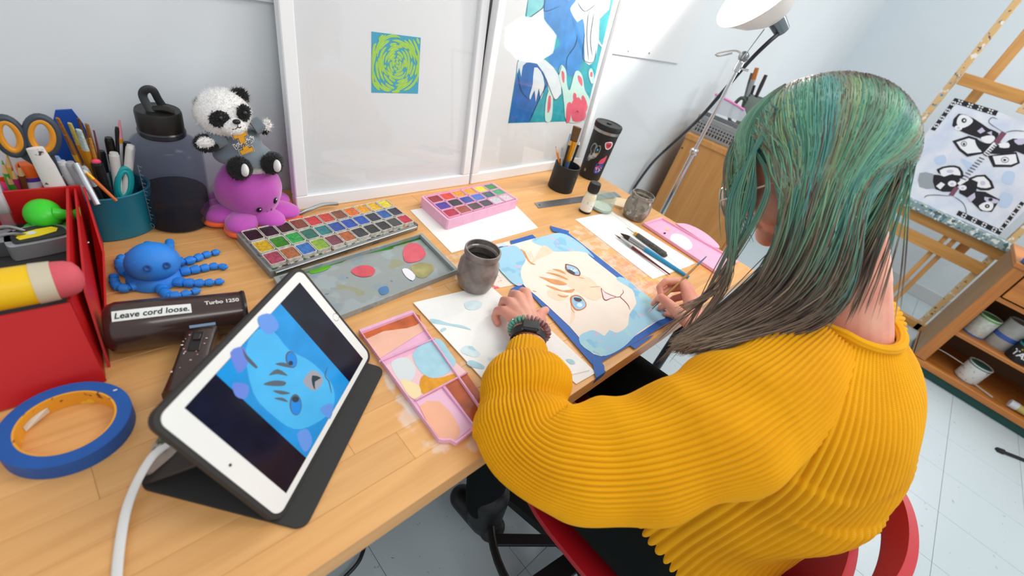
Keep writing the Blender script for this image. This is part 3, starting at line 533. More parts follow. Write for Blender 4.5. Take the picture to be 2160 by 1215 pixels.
flat([([tuple(P(*p, .005)[:2]) for p in oval(1437, 510, 26, 14, 16, .5)], 0, 0, 0), ([tuple(P(*p, .005)[:2]) for p in oval(1402, 492, 3, 2, 8)], 1, 0, 0), ([tuple(P(*p, .005)[:2]) for p in oval(1408, 484, 5, 2, 8)], 2, 0, 0)], onz(.0046), 'paint_spot', [M('#f3dfe8', .5), BLACK, M('#f0c07a', .5)], pl)
MB().prism([tuple(P(*p, .008)[:2]) for p in [tuple(a) for a in cr([(1425, 472), (1450, 474), (1485, 491), (1512, 514), (1516, 524), (1500, 520)], 5)]], .004, c=(0, 0, TOP + .006)).build('thumb_grip', PK2, pl)
# ---------------------------------------------------------------- jars, bottle, cup, tumbler
def lath(profile, c, n=40, **k): return MB().lathe(profile, c, n, **k)
MURK = M('#948a84', .22, var=.4, vs=34, hex2='#675d58', coat=.3)
def jar(name, label, base, R, H, mats, rimw=.88, liquid=.72, glassy=False):
    t = thing(name, label, 'jar', tuple(base)); out = [(R * .7, 0), (R * .82, .002), (R * .95, H * .2), (R, H * .42), (R * .96, H * .66), (R * rimw * .9, H * .82), (R * rimw * .93, H * .86), (R * rimw, H * .88), (R * rimw, H * .98), (R * rimw * .97, H)]
    inn = [(r - .0028, max(z, .004)) for r, z in out[:-1]] + [(R * rimw * .9, H)]
    MB().hollow(out + inn[::-1] + [(.0001, .004), (.0001, 0)], tuple(base), 40).build('glass_body', mats[0], t)
    rl = R * .93; MB().lathe([(.0001, .0045), (R * .78, .0045), (R * .9, H * .2), (R * .945, H * .42), (rl * .96, H * liquid), (.0001, H * liquid)], tuple(base), 36).build('paint_water', mats[1], t)
    return t
jar('water_jar', 'murky grey paint-water jar standing on the paper towel', P(1000, 600, .005), .041, .088, [MURK, M('#4a4038', .15, var=.4, vs=50, hex2='#2d2a28')], liquid=.62)
GJ = splatter('#a89f92', [('#8a8378', 40, .52, 2), ('#c9c2b4', 60, .6, 4), ('#7a8a80', 30, .62, 6)], .15, key='_gj')
GJ.node_tree.nodes['Principled BSDF'].inputs['Transmission Weight'].default_value = .35
jar('water_jar', 'cloudy glass paint-water jar behind the pink palette lid', P(1335, 458), .041, .082, [GJ, M('#9a8d78', .2, var=.3, vs=40)], liquid=.6)
CG = tintmat('#d5e2dc', '#f6fbf9', .8, '_jarglass', .05)
t = thing('glass_jar', 'small empty clear glass jar beside the ink bottle', 'jar', tuple(P(1266, 441)))
R_, H_ = .036, .05; o1 = [(R_ * .88, 0), (R_, .004), (R_, H_ * .6), (R_ * .9, H_ * .72), (R_ * .95, H_ * .76), (R_ * .95, H_)]
MB().hollow(o1 + [(r - .0025, max(z, .004)) for r, z in o1[::-1]] + [(.0001, .004), (.0001, 0)], tuple(P(1266, 441)), 40).build('glass_body', CG, t)
MB().lathe([(.0001, .0045), (R_ * .9, .0045), (R_ * .92, .012), (.0001, .012)], tuple(P(1266, 441)), 32).build('paint_residue', M('#e3e6da', .5, var=.2, vs=70), t)
b0 = P(1233, 446); t = thing('ink_bottle', 'small cream ink bottle with a black screw cap', 'bottle', tuple(b0))
lath([(.016, 0), (.0185, .003), (.0185, .05), (.0165, .06), (.0115, .066), (.0115, .07)], b0).build('bottle_body', M('#e9e3c4', .15, coat=.5), t)
lath([(.0187, .0005), (.0189, .002), (.0189, .006), (.0187, .007)], b0).build('base_band', M('#1c1a18', .3), t)
lath([(.0188, .010), (.0188, .042)], b0).build('paper_label', splatter('#efece2', [('#3a3a3a', 160, .63, 3), ('#2a8a9a', 50, .66, 6)], .6, key='_lab'), t)
cp = lath([(.0155, .066), (.0165, .068), (.0165, .092), (.0155, .095), (.0001, .095)], b0).build('screw_cap', M('#1a1a1b', .45), t)
rm = MB().box((0, 0, 0), (.0014, .0012, .02), b=.0003).mesh('ridge', M('#1a1a1b', .45))
for k in range(18): put(rm, 'ridge', cp, np.array(b0) + [.0166 * math.cos(k * .349), .0166 * math.sin(k * .349), .08], (0, 0, k * .349))
# pencil cup
c0 = P(1181, 397); t = thing('pencil_cup', 'matte black pencil cup beside the black tumbler', 'cup', tuple(c0)); CR, CH = .041, .082
MB().hollow([(CR * .96, 0), (CR, .002), (CR, CH), (CR - .002, CH + .001), (CR - .004, CH), (CR - .004, .004), (.0001, .004), (.0001, 0)], c0, 44).build('cup_body', M('#1f1f20', .55), t)
def cyl(c, R, a0, z0): return lambda a, b, h: (c[0] + (R + h) * math.cos(a0 + a / R), c[1] + (R + h) * math.sin(a0 + a / R), c[2] + z0 + b)
GOLD = M('#c9ae7a', .35, .6); sh = []
for k in range(26): sh.append((oval(rnd.gauss(.0, .006), rnd.uniform(.008, .06), rnd.uniform(.0004, .0012), rnd.uniform(.0004, .0012), 6), 0, 0, 0))
flat(sh, cyl(c0, CR, -1.3, .008), 'gold_speckle', [GOLD], t)
def stick(name, label, cat, a, b, segs, n=12, flatend=None, group=None):
    """tool along a->b; segs = [(part, t0, t1, r0, r1, material, flat)]"""
    a = np.array(a, float); b = np.array(b, float); t = thing(name, label, cat, tuple(a), group); L = b - a
    for s_ in segs:
        pn, t0, t1, r0, r1, m = s_[:6]; fl_ = s_[6] if len(s_) > 6 else 1.0
        ts_ = np.linspace(t0, t1, 7); prof = [(1 - (i / 6)) * r0 + (i / 6) * r1 for i in range(7)]
        if pn in ('bristles', 'point'): prof = [r0 * (1 + .25 * math.sin(math.pi * i / 6)) * (1 - i / 6) + r1 * (i / 6) for i in range(7)]
        MB().tube([a + L * q for q in ts_], prof, n, flat=fl_, up=(.9, .35, .2)).build(pn, m, t)
    return t
YPEN = M('#e8892a', .4); WD = M('#e2b983', .6); GR = M('#38383a', .5)
ci = lambda dx, dy: np.array(c0) + [dx, dy, .006]
pcl = lambda a, x, y, Yv: (ci(*a), PY(x, y, Yv))
a, b = pcl((.01, -.012), 1172, 308, .80); stick('pencil', 'orange pencil leaning left in the black cup', 'pencil', a, b, [('shaft', 0, .86, .0036, .0036, YPEN), ('wood_cone', .86, .96, .0036, .0011, WD), ('lead', .96, 1, .0011, .0003, GR)], 6)
a, b = pcl((.0, .0), 1218, 268, .77); stick('flat_brush', 'wide flat brush with blue handle and gold ferrule in the black cup', 'brush', a, b, [('handle', 0, .45, .004, .0085, M('#5a78a8', .45, var=.2, vs=60), .5), ('ferrule', .45, .78, .0082, .0115, M('#e0a21e', .3, .6), .45), ('bristles_tuft', .78, 1, .0115, .0135, M('#6a5030', .8, var=.3, vs=300), .35)])
a, b = pcl((-.012, .004), 1203, 298, .765); stick('paint_brush', 'black handled brush left of the flat brush in the black cup', 'brush', a, b, [('handle', 0, .93, .0035, .0045, M('#26241f', .4, var=.4, vs=90)), ('end_cap', .93, 1, .0045, .003, GOLD)])
a, b = pcl((.016, .002), 1222, 300, .765); stick('paint_brush', 'slim dark green brush right of the flat brush in the black cup', 'brush', a, b, [('handle', 0, .95, .003, .004, M('#17251f', .35)), ('end_cap', .95, 1, .004, .002, M('#d0d0cc', .4))])
a, b = pcl((-.016, -.012), 1187, 312, .785); stick('clear_pen', 'clear plastic pen beside the orange pencil', 'pen', a, b, [('barrel', 0, .8, .004, .004, M('#d5dadb', .2, trans=.5)), ('cap', .8, 1, .0046, .004, M('#c6ccd0', .2, trans=.5))])
a, b = pcl((-.006, .014), 1204, 282, .80); stick('clear_pen', 'clear pen with a pale blue end behind the wide flat brush', 'pen', a, b, [('barrel', 0, .85, .004, .004, M('#d5dadb', .2, trans=.5)), ('end_cap', .85, 1, .0042, .003, M('#8fb4d8', .4))])
# tumbler
c0t = P(1242, 372); t = thing('tumbler', 'tall black insulated tumbler covered in stickers', 'tumbler', tuple(c0t)); TB = M('#1d1d1f', .5, bump=.05, bs=900)
TR = lambda z: .0385 + .006 * z / .17
MB().lathe([(.036, 0), (.0385, .002), (TR(.164), .164)], c0t, 48).build('cup_body', TB, t)
MB().lathe([(TR(.164) - .0005, .164), (.0455, .1645), (.0455, .1735), (.0448, .174)], c0t, 48).build('steel_rim', STEEL, t)
MB().lathe([(.0455, .174), (.0468, .175), (.0472, .188), (.0455, .1915), (.037, .1915), (.036, .190), (.0001, .190)], c0t, 48).build('lid', M('#19191a', .5), t)
MB().lathe([(.009, .190), (.009, .1935), (.0075, .194), (.0001, .1935)], tuple(np.array(c0t)), 20).build('lid_button', M('#222223', .5), t)
tf = lambda a0, z0: (lambda a, b, h: (c0t[0] + (TR(z0 + b) + h) * math.cos(a0 + a / .041), c0t[1] + (TR(z0 + b) + h) * math.sin(a0 + a / .041), c0t[2] + z0 + b))
va = math.atan2(-c0t[1], -c0t[0])
flat([([(-.014, .03), (-.006, .036), (.003, .031), (.012, .034), (.017, .02), (.014, .0), (.008, -.012), (-.002, -.02), (-.010, -.03), (-.014, -.02), (-.017, -.032), (-.016, -.01), (-.012, 0), (-.018, .012)], 0, 0, 3), (oval(.006, .016, .006, .007), 1, 1, 0), (oval(.004, -.002, .008, .006), 2, 1, 0), (oval(.01, .004, .003, .004), 3, 2, 0), ([(-.008, .02), (-.002, .01), (-.006, -.008), (-.011, -.02), (-.009, 0)], 4, 1, 3), (oval(.008, .018, .002, .003), 5, 2, 0), ([(-.014, -.012), (-.004, -.006), (.002, -.012), (-.006, -.018)], 2, 2, 3)], tf(va - .3, .092), 'lion_sticker', [M('#8b9296', .5), M('#2a5a68', .4), M('#b9bec0', .5), M('#caa85a', .5), M('#34383c', .5), M('#8fd0dc', .4)], t, sub=1)
flat([([(-.015, .006), (-.006, .013), (.006, .014), (.013, .006), (.012, -.006), (.002, -.013), (-.008, -.01)], 0, 0, 3), ([(-.012, .005), (-.005, .010), (.005, .0105), (.010, .004), (.008, -.006), (.001, -.010), (-.007, -.007)], 1, 1, 3), ([(-.006, .002), (.004, .005), (.007, 0), (-.002, -.004)], 2, 2, 3)], tf(va + .62, .132), 'pink_sticker', [WHITE, M('#d8455c', .4), M('#8a3040', .4)], t, sub=1)
sh = [([(-.012, -.03), (-.014, 0), (-.004, .010), (.012, .006), (.014, -.012), (.006, -.03)], 0, 0, 3), ([(-.008, .004), (-.006, .018), (.002, .026), (.012, .036), (.014, .02), (.010, .008)], 1, 1, 3)]
for k in range(34): sh.append((oval(rnd.uniform(-.011, .010), rnd.uniform(-.027, .004), .0022, .0022, 7), rnd.choice((2, 3, 4, 1)), 2, 0))
flat(sh, tf(va + .55, .062), 'flower_sticker', [M('#3a4aa8', .4), M('#e0506e', .4), M('#5a7ad8', .4), M('#d85a78', .4), M('#cfd8f0', .4)], t, sub=1)
flat([(oval(0, 0, .004, .006), 0, 0, 0)], tf(va - .55, .03), 'oval_sticker', [M('#8a8468', .5)], t, sub=1)
# steel ruler, wood offcut
rl = thing('steel_ruler', 'brushed steel ruler lying behind the ink bottle', 'ruler', tuple(P(1220, 424)))
r4 = [P(1127, 428.6)[:2], P(1296, 405)[:2], P(1311, 416)[:2], P(1136, 440)[:2]]; RM = M('#9fa4a8', .35, .9, var=.12, vs=60)
MB().prism([tuple(a) for a in r4], .0012, c=(0, 0, TOP + .0003)).build('blade', RM, rl, 0)
sh = []
for k in range(1, 62):
    a = r4[3] + (r4[2] - r4[3]) * (k / 62); d = (r4[0] - r4[3]) * (.32 if k % 5 == 0 else .18); sh.append(([tuple(a), tuple(a + (r4[2] - r4[3]) * .0022), tuple(a + (r4[2] - r4[3]) * .0022 + d), tuple(a + d)], 0, 0, 0))
h0 = r4[3] * .5 + r4[0] * .5 + (r4[2] - r4[3]) * .03; sh.append((oval(h0[0], h0[1], .0035, .0035), 0, 0, 0))
flat(sh, onz(.0012), 'scale_marks', [M('#3a3c3e', .5)], rl)
MB().prism([tuple(P(*p)[:2]) for p in ((1286, 434), (1296, 420), (1325, 426), (1312, 442))], .008, c=(0, 0, TOP + .0002)).single('wood_offcut', M('#e8cfa8', .6), 'small pale wooden offcut behind the cloudy jar', 'wood')
# ---------------------------------------------------------------- brushes on the paper
zf = .006; L2 = lambda x, y, z=zf: P(x, y, z)
stick('paint_brush', 'slim dark red round brush lying on the white paper', 'brush', L2(1413, 579), L2(1296, 494), [('handle', 0, .66, .0016, .0042, M('#6e2228', .35, var=.4, vs=120)), ('ferrule', .66, .88, .004, .0028, STEEL), ('bristles', .88, 1, .0026, .0003, M('#5a4632', .7))])
stick('wash_brush', 'bright blue handled wash brush lying on the white paper', 'brush', L2(1453, 585), L2(1309, 492, .007), [('handle', 0, .62, .0045, .0066, M('#2a8fc0', .35)), ('ferrule', .62, .86, .0068, .0088, STEEL, .6), ('bristles', .86, 1.0, .0088, .001, M('#3a2a22', .7, var=.3, vs=200), .6)])
stick('palette_knife', 'paint-crusted palette knife with thin blade on the white paper', 'palette knife', L2(1406, 540, .008), L2(1322, 480, .006), [('handle', 0, .05, .004, .008, M('#5a5450', .6, var=.5, vs=150, bump=.6, bs=200)), ('handle', .05, .72, .0088, .0072, M('#5a5450', .6, var=.5, vs=150, bump=.6, bs=200)), ('collar', .72, .79, .0068, .0045, M('#d8a21e', .3, .5)), ('blade', .79, 1, .0016, .0008, STEEL)])
# ================================================================ left end of the desk
# ---------------------------------------------------------------- water jug
j0 = P(380, 464); JR = .0525
t = thing('water_jug', 'translucent grey water jug with a carry loop and black cap', 'bottle', tuple(j0))
prof = [(JR * .82, 0), (JR * .95, .003), (JR, .012), (JR, .135), (JR * .97, .146), (JR * .84, .156), (JR * .62, .164), (JR * .52, .168), (JR * .52, .176)]
inn = [(r - .0022, max(z, .003)) for r, z in prof]
MB().hollow(prof + inn[::-1] + [(.0001, .003), (.0001, 0)], j0, 56).build('jug_body', tintmat('#566074', '#f3f4f8', .90, '_jug'), t)
MB().lathe([(.0001, .0035), (JR * .9, .0035), (JR - .003, .014), (JR - .003, .064), (.0001, .064)], j0, 48).build('water', tintmat('#4a4440', '#d2cbc4', .84, '_jugwater', .05), t)
MB().lathe([(JR * .6, .166), (JR * .63, .168), (JR * .63, .174), (JR * .6, .176)], j0, 40).build('neck_ring', M('#2c2f36', .2), t)
cap = MB().lathe([(JR * .56, .174), (JR * .6, .176), (JR * .6, .203), (JR * .57, .207), (.0001, .207)], j0, 40).build('cap', M('#191715', .4), t)
MB().tube(cr([np.array(j0) + [-.006, -.004, .209], np.array(j0) + [.008, -.012, .212], np.array(j0) + [.018, -.016, .209]], 4), [.006] * 9, 10).build('spout_cover', M('#201e1c', .35), cap)
lp = [PY(336, 262, j0[1] - .02), PY(322, 240, j0[1] - .01), PY(302, 205, j0[1]), PY(306, 190, j0[1]), PY(322, 190, j0[1]), PY(334, 210, j0[1] + .005), PY(345, 226, j0[1] + .005)]
MB().tube(cr(lp, 5), .006, 10, flat=.35, up=(0, 1, 0)).build('carry_loop', M('#25292c', .4), t)
ja = math.atan2(-j0[1], -j0[0]); jf = lambda a, b, h: (j0[0] + (JR + h) * math.cos(ja - .88 + a / JR), j0[1] + (JR + h) * math.sin(ja - .88 + a / JR), j0[2] + b); sh = [([(-.0004, .022), (.0004, .022), (.0004, .128), (-.0004, .128)], 0, 0, 0)]
for k in range(14): z = .028 + k * .0075; sh.append(([(0, z), (.007 if k % 2 else .004, z), (.007 if k % 2 else .004, z + .0009), (0, z + .0009)], 0, 0, 0))
for a in range(16): th = a / 16 * 6.283; th2 = (a + 1) / 16 * 6.283; sh.append(([(.0045 * math.cos(th), .013 + .0045 * math.sin(th)), (.0045 * math.cos(th2), .013 + .0045 * math.sin(th2)), (.0035 * math.cos(th2), .013 + .0035 * math.sin(th2)), (.0035 * math.cos(th), .013 + .0035 * math.sin(th))], 0, 0, 0))
flat(sh, jf, 'volume_marks', [M('#a9b0b8', .5)], t)
# ---------------------------------------------------------------- purple octopus plush
PUR = M('#c250b8', .85, var=.18, vs=14, sheen=.6, bump=.15, bs=500); ORA = M('#f0632c', .85, sheen=.4)
o0 = np.array([.264, .866, TOP]); t = thing('octopus_plush', 'purple plush octopus with a smiling face under the panda', 'plush toy', tuple(o0))
rings = []; n = 36
for i in range(15):
    th = math.pi * (i + .3) / 15; z = .062 - .052 * math.cos(th); r = .058 * math.sin(th) ** .85
    rings.append([(o0[0] + r * math.cos(a) * (1 + .03 * math.cos(6 * a)), o0[1] + r * math.sin(a) * (1 + .03 * math.cos(6 * a)), TOP + z) for a in np.linspace(0, 2 * math.pi, n, endpoint=False)])
MB().loft(rings).build('body', PUR, t, 60)
for a, rr, zz_ in ((-168, .058, .02), (-124, .068, .019), (-72, .058, .019), (-30, .064, .02), (16, .056, .02), (75, .05, .018), (130, .056, .02), (165, .05, .02)):
    a = math.radians(a); d = np.array([math.cos(a), math.sin(a), 0]); T_ = np.array([d, np.cross([0, 0, 1], d), [0, 0, 1]]).T; c = o0 + d * rr * .82
    k = MB().ell(c + [0, 0, .0195], (.038, .028, .0165), T_, n=24).build('tentacle', PUR, t, 60); MB().ell(c + d * .004 + [0, 0, .0105], (.039, .0285, .0098), T_, n=24).build('tentacle_underside', ORA, k, 60)
for x, y in ((547, 443), (581, 423)):
    p, n_ = PE(x, y, o0 + [0, 0, .062], (.059, .059, .053)); T_ = fr(n_); k = MB().ell(p, (.0052, .0072, .0016), T_, n=18, k=10).build('eye', M('#181420', .25), t, 60)
    MB().ell(p + T_ @ np.array([.0012, .0028, .0013]), (.0017, .002, .0008), T_, n=10, k=8).build('eye_shine', WHITE, k, 60)
MB().tube(cr([PE(x, y, o0 + [0, 0, .062], (.0598, .0598, .0538))[0] for x, y in ((564, 446), (568, 449), (572, 445), (573, 440))], 4), .0007, 6).build('mouth', M('#2a1028', .5), t)
# ---------------------------------------------------------------- panda plush
FURW = M('#f1efec', .95, sheen=.8, bump=.9, bs=420); FURB = M('#131314', .95, sheen=.15, bump=.9, bs=420); SH = M('#77828b', .9, sheen=.3, bump=.2, bs=600)
def fuzz(mb, c, r, T_=None, n=420, ln=.006, m=0, w_=.0011, seed=1):  # short tufts so that the outline reads as fur
    R = random.Random(seed); V = []; F = []
    for k in range(n):
        v = np.array([R.gauss(0, 1) for _ in range(3)]); v /= np.linalg.norm(v); p = v * np.array(r); q = v / np.array(r); q /= np.linalg.norm(q); q = q + np.array([R.uniform(-.5, .5) for _ in range(3)]); s = np.cross(q, [R.random(), R.random(), 1]); s /= np.linalg.norm(s) + 1e-9
        i = len(V); V += [p * .97 - s * w_, p * .97 + s * w_, p + q * ln * R.uniform(.5, 1.1)]; F.append([i, i + 1, i + 2])
    mb.add(V, F, m, T_, c)
pY = .862; hc = PY(470, 238, pY); p0 = np.array([hc[0] + .02, .868, TOP + .108]); t = thing('panda_plush', 'panda plush in a grey shirt sitting on the purple octopus', 'plush toy', tuple(p0))
HD = fr((.12, -.25, 1)); hr = np.array([.0455, .039, .0375])
mb = MB().ell(hc, hr, HD, n=30, k=18); fuzz(mb, hc, hr, HD, 4200, .0042, w_=.0006, seed=3)
sn = PY(492, 266, pY - .036); mb.ell(sn, (.021, .016, .0155), n=20); fuzz(mb, sn, (.021, .016, .0155), None, 300, .003, seed=4); hd = mb.build('head', FURW, t, 60)
for x, y, yy in ((433, 226, pY + .0), (503, 206, pY + .005)):
    c = PY(x, y, yy); mb = MB().ell(c, (.0165, .009, .0155), n=18); fuzz(mb, c, (.0165, .009, .0155), None, 800, .0045, w_=.0006, seed=int(x)); mb.build('ear', FURB, t, 60)
hn = np.array([.12, -1, .05])
for (x, y, rx, ry, tl) in ((463, 250, .0150, .0128, .5), (514, 239, .0095, .0135, -.25)):
    c = PY(x, y, pY - .036); T_ = fr(CAM - c) @ np.array([[math.cos(tl), -math.sin(tl), 0], [math.sin(tl), math.cos(tl), 0], [0, 0, 1]]); mb = MB().ell(c, (rx, ry, .006), T_, n=20); fuzz(mb, c, (rx, ry, .006), T_, 260, .003, seed=int(x)); k = mb.build('eye_patch', FURB, t, 60)
    MB().ell(PY(x + 3, y - 1, pY - .0425), .0032, n=12, k=8).build('eye', M('#08080a', .08, coat=1), k)
MB().ell(PY(499, 257, pY - .053), (.0062, .0045, .0042), n=14).build('nose', M('#17171a', .4), t)
MB().tube([PY(*q, pY - .0515) for q in ((501, 262), (502, 268), (497, 272), (490, 273))], .0007, 6).tube([PY(*q, pY - .0515) for q in ((502, 268), (506, 270), (509, 267))], .0007, 6).build('mouth', FURB, t)
bc = PY(508, 303, pY); SHT = fr((.10, .06, 1)); rings = []; base = PY(518, 336, pY + .0)
for i in range(13):
    u = i / 12; c = base + (PY(495, 274, pY) - base) * u; rx = .046 - .016 * u ** 2 + .004 * math.sin(u * 9); ry = .038 - .012 * u
    rings.append([c + np.array([rx * math.cos(a), ry * math.sin(a), .003 * math.sin(2 * a)]) for a in np.linspace(0, 2 * math.pi, 28, endpoint=False)])
shirt = MB().loft(rings).build('shirt', SH, t, 60)
mb = MB().ell(PY(530, 340, pY), (.036, .032, .026), n=24); fuzz(mb, PY(530, 340, pY), (.036, .032, .026), None, 500, .005, seed=9); mb.build('hips', FURW, t, 60)
for pts, rr in (([(470, 285), (455, 292), (447, 296)], [.016, .0165, .0165]), ([(535, 270), (548, 263), (553, 260)], [.0135, .0135, .0135])):
    MB().tube(cr([PY(*q, pY - .012) for q in pts], 4), np.interp(np.linspace(0, 1, 9), [0, .5, 1], rr), 20).build('sleeve', SH, t, 60)
c = PY(437, 302, pY - .016); mb = MB().ell(c, (.0205, .016, .0145), n=20); fuzz(mb, c, (.0205, .016, .0145), None, 800, .0035, w_=.0006, seed=21); k = mb.build('paw', FURB, t, 60)
c2 = PY(434, 301, pY - .029); mb = MB().ell(c2, (.0135, .006, .0085), n=18); fuzz(mb, c2, (.0135, .006, .0085), None, 200, .003, seed=22); mb.build('paw_pad', FURW, k, 60)
c = PY(561, 264, pY - .016); mb = MB().ell(c, (.0095, .010, .009), n=18); fuzz(mb, c, (.0095, .010, .009), None, 240, .005, seed=23); k = mb.build('paw', FURW, t, 60, label='white tip of the raised paw')
c = PY(558, 275, pY - .018); mb = MB().ell(c, (.006, .007, .0055), n=14); fuzz(mb, c, (.006, .007, .0055), None, 160, .004, seed=24); mb.build('paw_cuff', FURB, k, 60)
for x, y, r in ((505, 355, .0205), (573, 346, .0190)):
    c = PY(x, y, pY - .036); mb = MB().tube([PY(x + 6, y - 6, pY), PY(x + 2, y - 3, pY - .02), c], [.018, .021, r * .9], 18); mb.ell(c, (r, r * .8, r), n=22); fuzz(mb, c, (r, r * .8, r), None, 900, .003, w_=.0006, seed=int(x)); k = mb.build('foot', FURB, t, 60)
    c2 = PY(x + 11, y + 4, pY - .051); mb = MB().ell(c2, (.0118, .006, .0112), fr((.15, 0, 1)), n=18); mb.build('foot_pad', M('#e9e7e6', .9, sheen=.4, bump=.2, bs=500), k, 60)
# emblem: gold letter with the word across it
eo = PY(513, 301, pY - .046); eu = (PY(536, 292, pY - .046) - PY(490, 306, pY - .046)); eu /= np.linalg.norm(eu); ev = PY(507, 281, pY - .046) - PY(520, 322, pY - .046); ev -= eu * (ev @ eu); ev /= np.linalg.norm(ev); en = np.cross(eu, ev)
ef = lambda a, b, h: eo + eu * a + ev * b + en * (h - 14 * a * a - .0005)
w_, h_ = .0105, .019; Ipoly = [(-w_, h_), (w_, h_), (w_, h_ * .58), (w_ * .45, h_ * .58), (w_ * .45, -h_ * .58), (w_, -h_ * .58), (w_, -h_), (-w_, -h_), (-w_, -h_ * .58), (-w_ * .45, -h_ * .58), (-w_ * .45, h_ * .58), (-w_, h_ * .58)]
gr_ = lambda k, d: [(x + math.copysign(d, x), y + math.copysign(d, y) * (1 if abs(y) > h_ * .7 else -1)) for x, y in Ipoly]
flat([(gr_(1, .0016), 1, 0, 0), (gr_(1, .0009), 2, 1, 0), (Ipoly, 0, 2, 0)], ef, 'emblem', [M('#e5a52a', .6), WHITE, BLACK], shirt, step=.0004, base=.0022)
ef2 = lambda a, b, h: ef(a, b + a * .16 - .001 + .5 * a * a * 20 * .1, h)
lettering('Vandals', .0125, ef2, 'emblem_word_outline', WHITE, shirt, .0042, offset=.0011, shear=.25, space=.92); lettering('Vandals', .0125, ef2, 'emblem_word', M('#3a3f46', .6), shirt, .0048, offset=.0001, shear=.25, space=.92)
# ---------------------------------------------------------------- teal bin of brushes and markers
TEAL = M('#14748a', .4, var=.05); tb0 = np.array([.052, .893, TOP]); bn = thing('pen_bin', 'teal plastic bin holding brushes, markers and scissors', 'pen bin', tuple(tb0))
MB().hollow([(.9, 0), (.95, .002), (1.0, .078), (1.02, .080), (1.0, .082), (.95, .08), (.9, .004), (.0001, .004), (.0001, 0)], tb0, 44, sx=.064, sy=.050).build('bin_body', TEAL, bn)
def inbin(x, y, Y, k=.25): # foot point for a tool whose head shows at pixel x,y
    h_ = PY(x, y, Y); return np.array([tb0[0] + (h_[0] - tb0[0]) * k + rnd.uniform(-.012, .012), min(max(Y, .875), .915), TOP + .008]), h_
BR = lambda hx: M(hx, .8, var=.3, vs=300); GF = M('#dca028', .3, .5)
def brush(x, y, Y, hx, label, fw=.005, handle='#c9852a', fer=GF, k=.3):
    a, b = inbin(x, y, Y, k); stick('paint_brush', label, 'brush', a, b, [('handle', 0, .55, .003, fw * .8, M(handle, .4)), ('ferrule', .55, .82, fw * .8, fw, fer, .6), ('bristles_tuft', .82, 1, fw, fw * .7, BR(hx), .5)], group='brushes in the teal bin')
brush(121, 249, .89, '#a8702e', 'gold ferrule brush with pointed brown bristles in front of the blue scraper', .0052); brush(147, 260, .885, '#c9b860', 'brush with pale yellow bristles and green band beside the blue scraper', .0058, '#1f5a4a')
brush(166, 274, .88, '#bcd0cc', 'brush with washed-out pale green bristles in the teal bin', .008, '#1d6a80'); brush(183, 262, .89, '#9a6428', 'brush with square brown bristles and gold ferrule in the teal bin', .0055)
brush(165, 250, .915, '#7a5030', 'dark brown brush tip behind the pale bristled brush', .004); brush(198, 275, .885, '#8a4a58', 'thin white handled brush with a mauve tip', .0026, '#e2e0dc', STEEL)
def marker(x, y, Y, body, capc, label, r=.0048, k=.3, cap=.28, a=None):
    f, b = inbin(x, y, Y, k); f = f if a is None else np.array(a); stick('marker', label, 'marker', f, b, [('barrel', 0, 1 - cap, r, r, M(body, .35)), ('cap', 1 - cap, .97, r * 1.08, r * 1.08, M(capc, .35)), ('cap_end', .97, 1, r * 1.0, r * .85, M(capc, .35))], group='markers in the teal bin')
marker(229, 290, .89, '#1c1c1e', '#151516', 'upright black marker left of the pink crayon', .0055); marker(247, 268, .885, '#202022', '#1a1a1c', 'slim black pen beside the pink crayon', .003)
a, b = inbin(252, 253, .885); stick('crayon_pencil', 'silver cosmetic pencil with a pink tip by the water jug', 'pencil', a, b, [('barrel', 0, .8, .003, .0034, M('#c9ccd4', .3, .3)), ('band', .8, .84, .0036, .0036, GF), ('pink_tip', .84, 1, .0034, .0012, M('#d88a94', .6))])
marker(240, 322, .875, '#dcdcd8', '#cfcfca', 'white capped marker standing in front of the black marker', .0062); marker(276, 306, .875, '#e2e1dc', '#d5d4cf', 'white marker leaning right against the water jug', .0058, a=(.062, .87, TOP + .01)); marker(268, 300, .892, '#1b1b1c', '#1b1b1c', 'black marker behind the white one leaning on the jug', .0055, a=(.07, .895, TOP + .01))
marker(203, 341, .868, '#1a1a1b', '#1a1a1b', 'black marker with a pink end in the middle of the teal bin', .0072, cap=.3); MB().ell(PY(203, 341, .866), (.0058, .004, .0042), n=14).single('eraser_cap', M('#e8456f', .5), 'pink rubber cap on the end of the black marker', 'eraser')
marker(146, 342, .872, '#c9c9cc', '#b5b6ba', 'grey marker with a dark end at the left of the teal bin', .0062, a=(.04, .87, TOP + .01)); marker(128, 340, .875, '#cfd0d2', '#dcdcdc', 'pale grey marker left of the other grey marker', .0062, a=(.03, .875, TOP + .01)); marker(118, 330, .88, '#5a74b0', '#9ab0d8', 'blue and white pen at the left of the grey markers', .004, a=(.02, .88, TOP + .01))
stick('pen', 'silver pen lying slanted over the front of the teal bin', 'pen', P(206, 432, .083), PY(160, 345, .865), [('barrel', 0, 1, .0042, .0046, M('#b4b9c0', .3, .4))])
stick('paint_brush', 'thin orange handled brush slanting across the teal bin', 'brush', P(246, 424, .083), PY(176, 358, .858), [('handle', 0, .7, .0022, .003, M('#c8641e', .35)), ('ferrule', .7, .9, .003, .003, GF), ('bristles', .9, 1, .003, .0006, BR('#e0d8c8'))])
marker(213, 318, .90, '#d9d9d4', '#2a2a2c', 'white marker with black cap behind the pink-ended marker', .005); marker(176, 352, .866, '#2a2a2e', '#c0c2c6', 'dark pen with silver cap left of the pink-ended marker', .0042); marker(258, 330, .90, '#18181a', '#18181a', 'black marker low between the two white markers', .0055)
brush(137, 285, .875, '#8a5a2c', 'short brush with brown bristles below the pale yellow one', .0045); brush(190, 292, .875, '#c98a3a', 'small golden brush just left of the mauve-tipped brush', .0038, '#e0a020')
